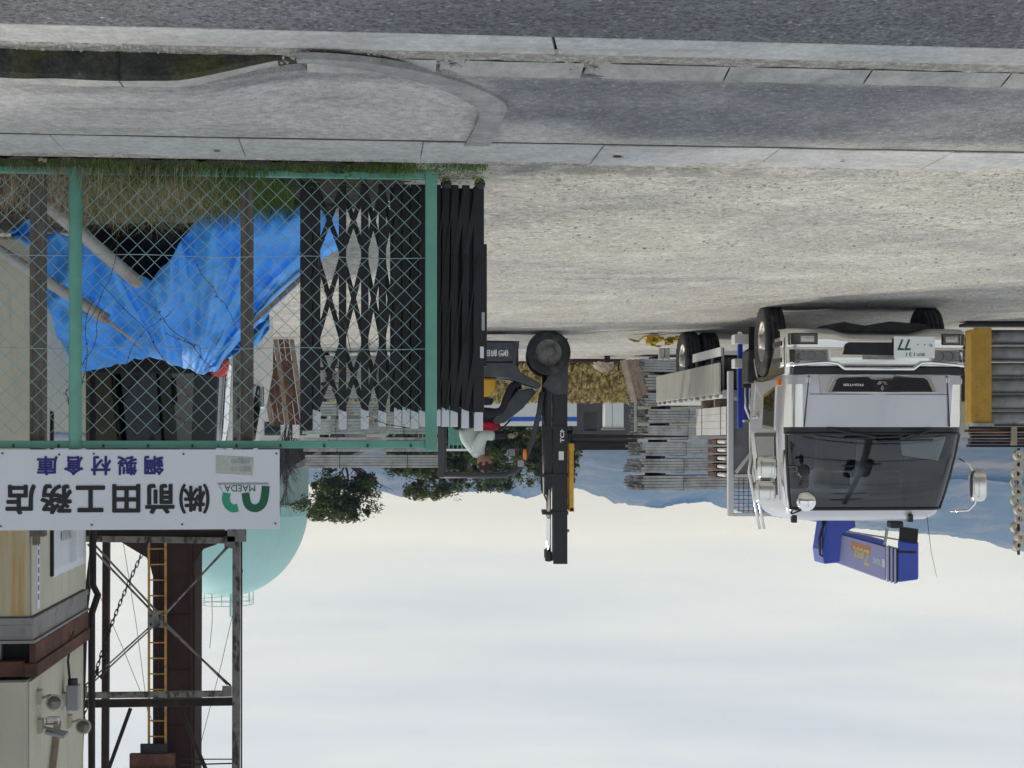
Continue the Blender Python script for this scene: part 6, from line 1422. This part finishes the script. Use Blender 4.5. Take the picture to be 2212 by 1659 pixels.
for sg in (-1, 1):
    MB().hexa([V(0.36, sg * .16 - .045, 0.68), V(0.56, sg * .16 - .045, 0.68), V(0.56, sg * .16 + .045, 0.68), V(0.36, sg * .16 + .045, 0.68), V(0.38, sg * .16 - .035, 0.73), V(0.55, sg * .16 - .04, 0.79), V(0.55, sg * .16 + .04, 0.79), V(0.38, sg * .16 + .035, 0.73)]).build('boot', M['black'], man, bevel=0.02)

# ================================================================== STACKS OF STEEL
def bundle(label, loc, rot, Lb, nw, nh, bw, bh, seed, group, m_='galv', ragged=0.05):
    t_ = thing('steel_bundle', label, 'steel bundle', loc, rot, group); rr = random.Random(seed)
    b = MB(); w = bw * 0.93; h = bh * 0.84; e = 0.006
    b.prism([(0, 0), (w, 0), (w, h), (0, h)], 0, Lb, 'x'); b.v = [(v[0], v[1], v[2]) for v in b.v]
    me = MB()
    # open channel section lying along -x
    me.bx(-Lb, 0, 0, w, 0, e); me.bx(-Lb, 0, 0, e, e, h); me.bx(-Lb, 0, w - e, w, e, h); me.bx(-Lb, -0.06, e, w - e, h - e, h)
    dm = me.mesh('steel_bar', M[m_])
    for i in range(nw):
        for j in range(nh):
            if 2 < i < nw - 1 and 0 < j < nh - 1 and False: continue
            o = obj('steel_bar', dm, t_); o.location = (rr.uniform(-ragged, ragged), i * bw + rr.uniform(-.003, .003), j * bh)
    for x in (-Lb * .25, -Lb * .75): MB().path([(x, -.004, -.004), (x, nw * bw, -.004), (x, nw * bw, nh * bh), (x, -.004, nh * bh), (x, -.004, -.004)], 0.005, 4).build('steel_strap', M['dark_steel'], t_)
    return t_
def spacer(loc, rot, Lb, wd, label, group):
    t_ = thing('timber_spacer', label, 'spacer', loc, rot, group)
    for x in (-Lb * .15, -Lb * .8): MB().bx(x - .05, x + .05, 0, wd, 0, 0.05).build('bearer', M['dark_steel'], t_)
ya = [774, 809, 848, 883, 919, 955, 991, 1028, 1066]; ordn = ['lowest', 'second lowest', 'third', 'fourth', 'fifth', 'sixth', 'second highest', 'topmost']
for i in range(8):
    rot = R(-24 + random.uniform(-3, 3)); Yb = 28.6
    z = (ya[i] - 765) / FPX * Yb; hh_ = (ya[i + 1] - ya[i]) / FPX * Yb
    x0 = (1392, 1396, 1396, 1398, 1396, 1390, 1386, 1388)[i]
    p = pw(x0, 950, Yb); g_ = 'galvanised bundles stacked behind the truck'
    if i: spacer((p.x, Yb, z - 0.052 + .001), rot, 3.0, 0.6, 'dark bearers between the %s bundle and the one below it behind the truck' % ordn[i], 'bearers in the stack behind the truck')
    bundle('%s bundle of galvanised steel bars in the stack behind the truck' % ordn[i], (p.x, Yb, z), rot, 3.6, 8, 5, 0.085, (hh_ - 0.054) / 5, i, g_)
    if i == 0: spacer((p.x, Yb, 0.02), rot, 3.0, 0.6, 'dark bearers on the ground under the lowest bundle behind the truck', 'bearers in the stack behind the truck')
yb = [768, 800, 833, 868, 905, 945, 983, 1018]; ordb = ['lowest', 'second lowest', 'third', 'fourth', 'fifth', 'second highest', 'topmost']
for i in range(7):
    Yb = 27.5; z = (yb[i] - 758) / FPX * Yb; hh_ = (yb[i + 1] - yb[i]) / FPX * Yb; x0 = (655, 650, 658, 655, 652, 655, 660)[i]; p = pw(x0, 950, Yb); rot = R(random.uniform(-1.5, 1.5) + 1.5)
    spacer((p.x, Yb, z - 0.052 if i else 0.02), rot, 2.3, 0.5, 'dark bearers under the %s bundle behind the black gate' % ordb[i], 'bearers in the stack behind the gate')
    bundle('%s bundle of dull steel bars in the stack behind the black gate' % ordb[i], (p.x, Yb, z), rot, 2.45, 6, 5, 0.085, (hh_ - 0.054) / 5, 20 + i, 'steel bundles stacked behind the gate', ragged=0.02)
# rusty sheets leaning by the end of that stack
rs_ = thing('rusty_sheets', 'row of rusty brown corrugated sheets leaning beside the steel stack behind the gate', 'sheets', pw(600, 770, 24)); rs_.location.z = 0
for k in range(7):
    x = -0.25 + k * 0.085
    MB().hexa([(x, 0, 0.02), (x + .07, 0, 0.02), (x + .07, .04, 0.02), (x, .04, 0.02), (x - .14, .35, 1.36), (x - .07, .35, 1.36), (x - .07, .39, 1.36), (x - .14, .39, 1.36)]).build('sheet', M['rust' if k % 3 else 'wood'], rs_)
for k in range(3): tag(MB().bar(pw(572 - k * 9, 775, 23), pw(550 - k * 6, 925, 23.4), 0.03, 0.07).build('leaning_batten', M['pale_wood' if k != 1 else 'wood']), ['pale batten leaning closest to the rusty sheets', 'brown batten leaning between two pale ones', 'pale batten leaning nearest the white van'][k], 'batten')
tag(MB().bx(pw(646, 950, 26).x, pw(632, 950, 26).x, 26, 26.1, 0, 1.57).build('white_post', M['white_paint'], bevel=0.01), 'white square post standing by the steel stack behind the gate', 'post')

# planks, cloth and blocks on the far edge of the yard
for i, (xa, xb, mm) in enumerate(((1350, 1368, 'pale_wood'), (1362, 1378, 'wood'), (1373, 1391, 'wood'))):
    tag(MB().bar(pw(xa - 4, 778, 28.0), pw(xb + 2, 868 - i * 8, 28.35), 0.04, 0.11, (1, 0, 0)).build('leaning_plank', M[mm]), ['pale plank leaning against the galvanised stack', 'brown plank between two others leaning on the galvanised stack', 'brown plank leaning closest to the galvanised bundles'][i], 'plank')
tag(MB().bx(pw(1376, 950, 28.3).x, pw(1371, 950, 28.3).x, 28.38, 28.42, 0.55, 1.45).build('steel_strip', M['galv']), 'thin galvanised strip standing against the bundle ends', 'strip')
b = MB(); b.grid(lambda u, v: pw(1282 + 44 * u, 781 + (10 + 14 * math.sin(u * 3.1)) * v, 29.2 + 0.2 * v) + Vector((0, 0, 0.03 * mnoise.noise((u * 6, v * 5, 0)))), 10, 6)
tag(b.build('pale_cloth', M['pale_wood'], solid=0.01), 'crumpled pale cloth lying at the edge of the yard', 'cloth')
tag(MB().bx(*sorted((pw(1318, 950, 29).x, pw(1306, 950, 29).x)), 29, 29.15, 0, 0.13).build('dark_block', M['dark_steel'], bevel=0.01), 'small dark block at the far edge of the yard', 'block')
for i, x in enumerate((1437, 1424)): tag(MB().bx(pw(x + 10, 950, 26.5).x, pw(x, 950, 26.5).x, 26.5, 26.7, 0, 0.2).build('concrete_block', M['kerb_concrete'], bevel=0.01), ['small concrete block beside the truck rear wheel', 'small concrete block under the end of the galvanised stack'][i], 'block')
tag(MB().bar(pw(1225, 779, 30.2), pw(1352, 776, 30.2), 0.1, 0.09).build('kerb_beam', M['rust']), 'low rusty beam edging the far side of the yard', 'beam')
# yellow sling straps dropped by the rear wheel
b = MB(); rr = random.Random(4)
slg = thing('yellow_sling', 'tangled yellow lifting slings dropped on the gravel by the truck rear wheel', 'sling', (pw(1425, 728, 23.2).x, 23.2, 0))
for k in range(6):
    pts = []; x, y = -0.3 + .09 * k, rr.uniform(-.2, .2)
    for i in range(8): pts.append((x, y, 0.03 + 0.16 * rr.random() * (1 - abs(x) * 1.2 if abs(x) < .6 else .3))); x += rr.uniform(-.1, .14); y += rr.uniform(-.12, .12)
    sb = MB()
    for i in range(7): sb.bar(pts[i], pts[i + 1], 0.09, 0.014)
    sb.build('strap', M['strap'], slg)

# ---- stack at the left of the truck: yellow end plate, round columns, rusty pieces
YL = 20.6; KL = YL / FPX
def lx(x): return (CX - x) * KL
def lz(y): return CAMH + (y - HY) * KL
pr_ = thing('steel_rack', 'yellow steel rack end standing beside the truck', 'rack', (lx(2118), YL, 0))
MB().bx(lx(2141) - lx(2118), lx(2103) - lx(2118), -0.02, 0.0, lz(708), lz(914)).build('end_plate', M['yellow_paint'], pr_, bevel=0.004)
MB().bx(lx(2104) - lx(2118), lx(2096) - lx(2118), -0.05, 0.25, lz(712), lz(914)).build('flange', M['yellow_paint'], pr_, bevel=0.004)
MB().bx(lx(2145) - lx(2118), lx(2098) - lx(2118), -0.06, 0.3, lz(914), lz(921)).build('cap_plate', M['galv'], pr_)
cme = MB().lathe([(0.085, 0.0), (0.098, 0.0), (0.098, -4.0), (0.085, -4.0), (0.085, 0.0)], 20, (0, 0, 0), 'x', close=False).mesh('steel_pipe', M['galv'], True)
for i in range(6):
    y = 727 + i * 35.5; o = obj('steel_pipe', cme); o.location = (lx(2136), YL + 0.12, lz(y)); tag(o, '%s of six thick grey steel pipes stacked beside the yellow rack end' % ['lowest', 'second lowest', 'third', 'fourth', 'second highest', 'topmost'][i], 'pipe', 'thick pipes stacked by the truck')
    if i < 5: tag(MB().bx(lx(2230), lx(2142), YL + 0.03, YL + 0.06, lz(y + 16.2), lz(y + 19.2)).build('packing_strip', M['galv_dark']), 'thin steel strip between the %s pipe and the pipe above it' % ['lowest', 'second', 'third', 'fourth', 'fifth'][i], 'strip', 'strips between the thick pipes')
tag(MB().bx(lx(2300), lx(2085), YL - 0.05, YL + 0.3, 0.02, lz(704)).build('ground_bearer', M['dark_steel'], bevel=0.01), 'dark steel bearer on the ground under the thick pipes', 'bearer')
rr = random.Random(9)
for i in range(7):
    y = 924 + i * 6.5; z = lz(y); a = rr.uniform(2092, 2108)
    tag(MB().bar((lx(a), YL + rr.uniform(0, .2), z), (lx(2330), YL + rr.uniform(.1, .3), z + rr.uniform(-.01, .01)), 0.12, 0.035).build('rusty_channel', M['rust' if i % 3 else 'dark_steel']), '%s rusty steel channel in the pile on top of the thick pipes' % ['lowest', 'second', 'third', 'middle', 'fifth', 'sixth', 'topmost'][i], 'channel', 'rusty channels on the pipes')
tag(MB().bx(lx(2196), lx(2184), YL - .02, YL + .02, lz(921), lz(962)).build('timber_prop', M['pale_wood']), 'short pale timber prop in front of the rusty channels', 'prop')
rgm = MB().lathe([(0.035, -0.03), (0.075, -0.03), (0.075, 0.03), (0.035, 0.03), (0.035, -0.03)], 14, (0, 0, 0), 'y', close=False).mesh('ring_plate', M['pale_steel'])
for i in range(11):
    o = obj('ring_plate', rgm); o.location = (lx(2203 + rr.uniform(-3, 3)), YL + .1 + rr.uniform(-.05, .05), lz(984 + i * 19.5)); o.rotation_euler = (0, rr.uniform(0, 3), rr.uniform(-.5, .5))
    o.scale = (1.0, 1.0, rr.uniform(.8, 1.05)); tag(o, 'pale cast ring plate in the tall column of ring plates above the rusty pile', 'ring plate', 'column of pale ring plates')
tag(MB().tube((lx(2207), YL + .13, lz(968)), (lx(2207), YL + .13, lz(1200)), 0.02, n=8).build('ring_rod', M['rust']), 'rusty rod threaded through the column of ring plates', 'rod')

# ================================================================== BACKGROUND
# weedy strip and low wall behind the yard
b = MB(); b.grid(lambda u, v: (-9 + 16 * u, 31 + 3.0 * v, 0.0 + 0.62 * math.sin(min(1, v * 1.5) * 1.57) + 0.05 * mnoise.noise((u * 30, v * 4, 0))), 80, 10); struct(b.build('weed_bank', M['soil'], smooth=True))
b = MB(); rr = random.Random(21)
for i in range(9000):
    x = rr.uniform(-6.5, 4.5); v = rr.random(); y = 31 + 2.2 * v; z = 0.62 * math.sin(min(1, v * 1.5 * .73) * 1.57) - .02; l = rr.uniform(.04, .09); a = rr.random() * 6.3; h = rr.uniform(0.02, 0.2)
    b.add([(x, y, z + h * .3), (x + l * math.cos(a), y - .03, z + h * .6), (x + l * math.cos(a) * 1.2 + .01, y - .04, z + h + l * .4), (x + .02, y, z + h + l * .3)], [(0, 1, 2, 3)])
o = b.build('yellowed_weeds', M['reed'], fix=False, kind='stuff'); o['label'] = 'bank of yellowed weeds behind the yard'; o['category'] = 'weeds'
tag(MB().bx(-14, 6, 36, 36.12, -0.3, 0.70).build('dark_board_fence', M['dark_steel']), 'low dark board fence behind the yellowed weeds', 'fence')
p0, p1 = pw(1246, 950, 46).x, pw(985, 950, 46).x
ww = thing('white_panel_wall', 'low white wall with a blue stripe in front of the trees', 'wall', ((p0 + p1) / 2, 46, -0.35))
hw = (p1 - p0) / 2; zt = CAMH - 30 / FPX * 46 + .35
MB().bx(-hw, hw, 0, 0.25, 0, zt).build('wall', M['wall_white'], ww); MB().bx(-hw, hw, -0.012, -0.002, zt - 0.27, zt - 0.14).build('stripe', M['stripe_blue'], ww)
# brown house with white shed
hs = thing('brown_house', 'grey brown house with a low roof beyond the white wall', 'house', (pw(1300, 950, 60).x, 60, -0.35))
MB().bx(-1.4, 1.15, 0, 6, 0, 2.05).build('wall', M['house_brown'], hs); MB().prism([(-1.6, 2.06), (1.35, 2.06), (0.9, 2.35), (-1.2, 2.35)], -0.3, 6.3, 'y').build('roof', M['dark_steel'], hs)
MB().bx(0.2, 0.7, -0.03, -0.005, 0.9, 1.6).build('window', M['dark_glass'], hs)
sh = thing('white_shed', 'small white shed beside the brown house', 'shed', (pw(1325, 950, 52).x, 52, -0.35))
MB().bx(-0.35, 0.28, 0, 1.5, 0, 1.55).build('wall', M['wall_white'], sh); MB().bx(-0.4, 0.33, -0.05, 1.55, 1.551, 1.60).build('roof', M['trim_grey'], sh); MB().bx(0.03, 0.04, -0.01, 0, 0, 1.5).build('door_gap', M['trim_grey'], sh)
# green mesh cage in the distance
gc = thing('green_cage', 'green mesh panel fence in front of the trees behind the forklift', 'fence', (pw(985, 950, 42).x, 42, -0.35))
for k in range(12): MB().bx(-0.3 + k * .12, -0.27 + k * .12, 0, .03, 0.0, 2.2 - (k % 3) * .0).build('upright', M['fence_green'], gc)
MB().bx(-0.32, 1.1, -.01, .04, 2.2, 2.26).build('rail', M['wall_white'], gc); MB().bx(-0.3, 0.2, .035, .05, 0, 2.1).build('panel', M['fence_green'], gc)
# far houses below the hills
for i, (x, Y, w, h, mm) in enumerate(((575, 120, 7, 3.4, 'wall_white'), (520, 140, 6, 5, 'house_brown'), (1900, 150, 9, 4, 'wall_white'), (700, 110, 5, 2.6, 'trim_grey'), (620, 95, 4, 2.4, 'wall_white'))):
    t_ = thing('distant_house', ['distant white house left of the tall tree behind the gate', 'distant brown house by the water tank', 'distant white house behind the truck', 'distant grey house behind the steel stack', 'small distant white house near the rusty sheets'][i], 'house', (pw(x, 950, Y).x, Y, -0.35))
    MB().bx(-w / 2, w / 2, 0, 6, 0, h).build('wall', M[mm], t_); MB().prism([(-w / 2 - .4, h + .01), (w / 2 + .4, h + .01), (0, h + 1.4)], -0.4, 6.4, 'y').build('roof', M['dark_steel'], t_)
    for q_ in range(2): MB().bx(-w * .3 + q_ * w * .4, -w * .3 + q_ * w * .4 + 1.0, -0.04, -0.005, h * .35, h * .7).build('window', M['dark_glass'], t_)

# ---- trees
def tree(label, x, Y, ytop, wpx, seed, n=5200, dens=1.0, base=0.28, lean=0.0, ls=0.085, group='evergreen trees beyond the yard', flat=1.0):
    rr = random.Random(seed); p = pw(x, 950, Y); H = CAMH + (ytop - HY) / FPX * Y + .35; Wd = wpx / FPX * Y
    t_ = thing('evergreen_tree', label, 'tree', (p.x, Y, -0.35), 0, group); tr = MB(); tips = []
    def limb(a, d_, L_, r, lev):
        pts = [a]; dd = d_.copy(); q_ = a.copy(); m_ = 5
        for i in range(m_):
            dd = (dd + Vector((rr.uniform(-.25, .25), rr.uniform(-.25, .25), rr.uniform(-.05, .2)))).normalized(); q_ = q_ + dd * L_ / m_; q_.z = min(q_.z, H * .93); pts.append(q_.copy())
        tr.path(pts, [r * (1 - .75 * i / m_) for i in range(m_ + 1)], 6 if lev < 2 else 4)
        if lev < 3:
            for k in range(4 if lev else 7):
                i = rr.randint(2, m_); an = rr.uniform(0, 6.283); sp = 0.75
                limb(pts[i].copy(), (Vector((math.cos(an), math.sin(an), rr.uniform(0.05, .8))) * sp + dd * .35).normalized(), L_ * rr.uniform(.35, .55), r * .45, lev + 1)
        if lev >= 2: tips.extend(pts[2:])
    limb(Vector((0, 0, 0)), Vector((lean, 0, 1)).normalized(), H * .55, H * .026, 0)
    tr.build('trunk', M['bark'], t_, smooth=True)
    # crown: leaf sized faces in clumps round the twig ends, kept inside an uneven outline
    cl = MB(); clumps = []
    for i in range(int(70 * dens)):
        an = rr.uniform(0, 6.283); rad = math.sqrt(rr.random()); zz = rr.uniform(base, 1.0)
        env = (1 - ((zz - .62) / .45) ** 2 * .75); env = max(.15, env)
        c = Vector((math.cos(an) * rad * Wd / 2 * env, math.sin(an) * rad * Wd / 2 * env * flat, H * zz)) + Vector((rr.gauss(0, Wd * .05), 0, rr.gauss(0, H * .03))); clumps.append((c, H * rr.choice((.03, .045, .06, .085, .11))))
    for tp_ in rr.sample(tips, min(len(tips), int(60 * dens))):
        if tp_.z > H * base and abs(tp_.x) < Wd * .55: clumps.append((tp_, H * rr.uniform(.03, .07)))
    per = max(10, int(n * 1.9) // len(clumps))
    for c, r in clumps:
        if c.z + r > H: c.z = H - r
        for k in range(per):
            v = Vector((rr.gauss(0, 1), rr.gauss(0, 1), rr.gauss(0, .7))); v = v / max(v.length, .01) * r * rr.random() ** .45
            q_ = c + v; l = ls * rr.uniform(.6, 1.4); a_ = Vector((rr.uniform(-1, 1), rr.uniform(-1, 1), rr.uniform(-.6, .6))).normalized(); b_ = a_.cross(Vector((rr.uniform(-1, 1), rr.uniform(-1, 1), 1))).normalized()
            cl.add([q_ - a_ * l, q_ + b_ * l * .45, q_ + a_ * l, q_ - b_ * l * .45], [(0, 1, 2, 3)])
    cl.build('crown', M['leaf'], t_, fix=False); return t_
tree('tall open crowned evergreen with visible branches beside the water tank', 722, 62, 1130, 190, 31, n=6000, dens=0.9, base=0.66)
tree('broad dense evergreen tree directly behind the forklift roof', 930, 64, 1082, 200, 32, n=12000, dens=2.0, base=0.15)
tree('evergreen tree between the forklift and its mast', 1080, 66, 1064, 190, 33, n=11000, dens=2.0, base=0.12)
tree('narrow evergreen tree right behind the forklift mast', 1196, 60, 1060, 110, 34, n=8000, dens=1.6, base=0.12)
tree('low evergreen bush at the foot of the trees by the white wall', 1140, 55, 1010, 150, 35, n=5000, dens=1.0, base=0.1)
tree('low evergreen bush below the forklift roof', 1010, 56, 1000, 190, 36, n=6000, dens=1.1, base=0.08)
tree('low dark shrub behind the end of the steel stack', 890, 58, 1035, 120, 37, n=4500, dens=0.9, base=0.1)
# bare trees
def bare(label, x, Y, ytop, seed, sp=0.5):
    rr = random.Random(seed); p = pw(x, 950, Y); H = CAMH + (ytop - HY) / FPX * Y + .35
    t_ = thing('bare_tree', label, 'tree', (p.x, Y, -0.35), 0, 'leafless trees beyond the yard'); tr = MB(); tw = MB()
    def limb(a, d_, L_, r, lev):
        pts = [a]; dd = d_.copy(); q_ = a.copy()
        for i in range(4): dd = (dd + Vector((rr.uniform(-.2, .2), rr.uniform(-.2, .2), rr.uniform(0, .12)))).normalized(); q_ = q_ + dd * L_ / 4; pts.append(q_.copy())
        (tr if lev < 2 else tw).path(pts, [max(.006, r * (1 - .7 * i / 4)) for i in range(5)], 5 if lev < 2 else 3)
        if lev < 4:
            for k in range(5): limb(pts[rr.randint(1, 4)].copy(), (dd + Vector((rr.uniform(-1, 1), rr.uniform(-1, 1), rr.uniform(0, .6))) * sp).normalized(), L_ * rr.uniform(.5, .75), r * .5, lev + 1)
    limb(Vector((0, 0, 0)), Vector((0, 0, 1)), H * .42, H * .02, 0)
    tr.build('trunk', M['bark'], t_, smooth=True); tw.build('twigs', M['twig'], t_, fix=False, kind='stuff')
bare('leafless tree in front of the water tank wall', 622, 70, 1092, 41); bare('leafless tree between the evergreen trees', 1000, 72, 1090, 42, .7); bare('leafless tree with fine twigs behind the forklift', 860, 75, 1072, 43, .6)

# ================================================================== UTILITY POLE AND LINES OVER THE STREET (mirrored in the truck windscreen)
up = thing('utility_pole', 'concrete utility pole with transformer and cross arms on the street side', 'utility pole', (-8.6, 7.85, -0.05))
MB().path([(0, 0, 0), (0, 0, 13.5)], [0.19, 0.13], 16).build('pole_shaft', M['weathered_steel'], up, smooth=True)
for z in (12.9, 12.1, 9.0): MB().bx(-0.9, 0.9, -0.05, 0.05, z, z + 0.09).build('cross_arm', M['galv'], up)
for x in (-0.38, 0.38): MB().lathe([(0.22, 8.9), (0.27, 9.0), (0.27, 10.1), (0.15, 10.25)], 18, (x, -0.28, 0)).build('transformer', M['dark_steel'], up, smooth=True)
for i, (y, z) in enumerate(((0.8, 13.0), (0.0, 13.0), (-0.8, 13.0), (0.6, 12.2), (-0.6, 12.2), (0.5, 9.1), (-0.3, 8.6), (0.1, 8.2))):
    pts = [Vector((-8.6 + math.cos(TH) * q_, 7.85 + math.sin(TH) * q_ + y, z - 0.1 - 0.9 + 0.9 * ((q_ + 7) % 30 / 15 - 1) ** 2)) for q_ in range(-37, 39, 3)]
    tag(MB().path(pts, 0.014 if i < 5 else 0.022, 5).build('overhead_line', M['cord']), '%s overhead line strung along the street' % ['outer top', 'middle top', 'inner top', 'outer second level', 'inner second level', 'thick outer low', 'thick middle low', 'lowest thick'][i], 'overhead line', 'lines over the street')

# ================================================================== THE AIR
b = MB().bx(-4400, 4400, -250, 4900, -2.0, 225)
hz = b.build('haze', None); hz['kind'] = 'stuff'; hz['label'] = 'pale blue haze in the air'; hz['category'] = 'haze'
hm = bpy.data.materials.new('haze_air'); hm.use_nodes = True; t = hm.node_tree; t.nodes.clear()
o_ = t.nodes.new('ShaderNodeOutputMaterial'); pv = t.nodes.new('ShaderNodeVolumePrincipled')
pv.inputs['Color'].default_value = (0.27, 0.50, 1.0, 1); pv.inputs['Absorption Color'].default_value = (1, 1, 1, 1); pv.inputs['Density'].default_value = 0.0003; pv.inputs['Anisotropy'].default_value = 0.0
t.links.new(pv.outputs[0], o_.inputs['Volume']); hz.data.materials.append(hm)
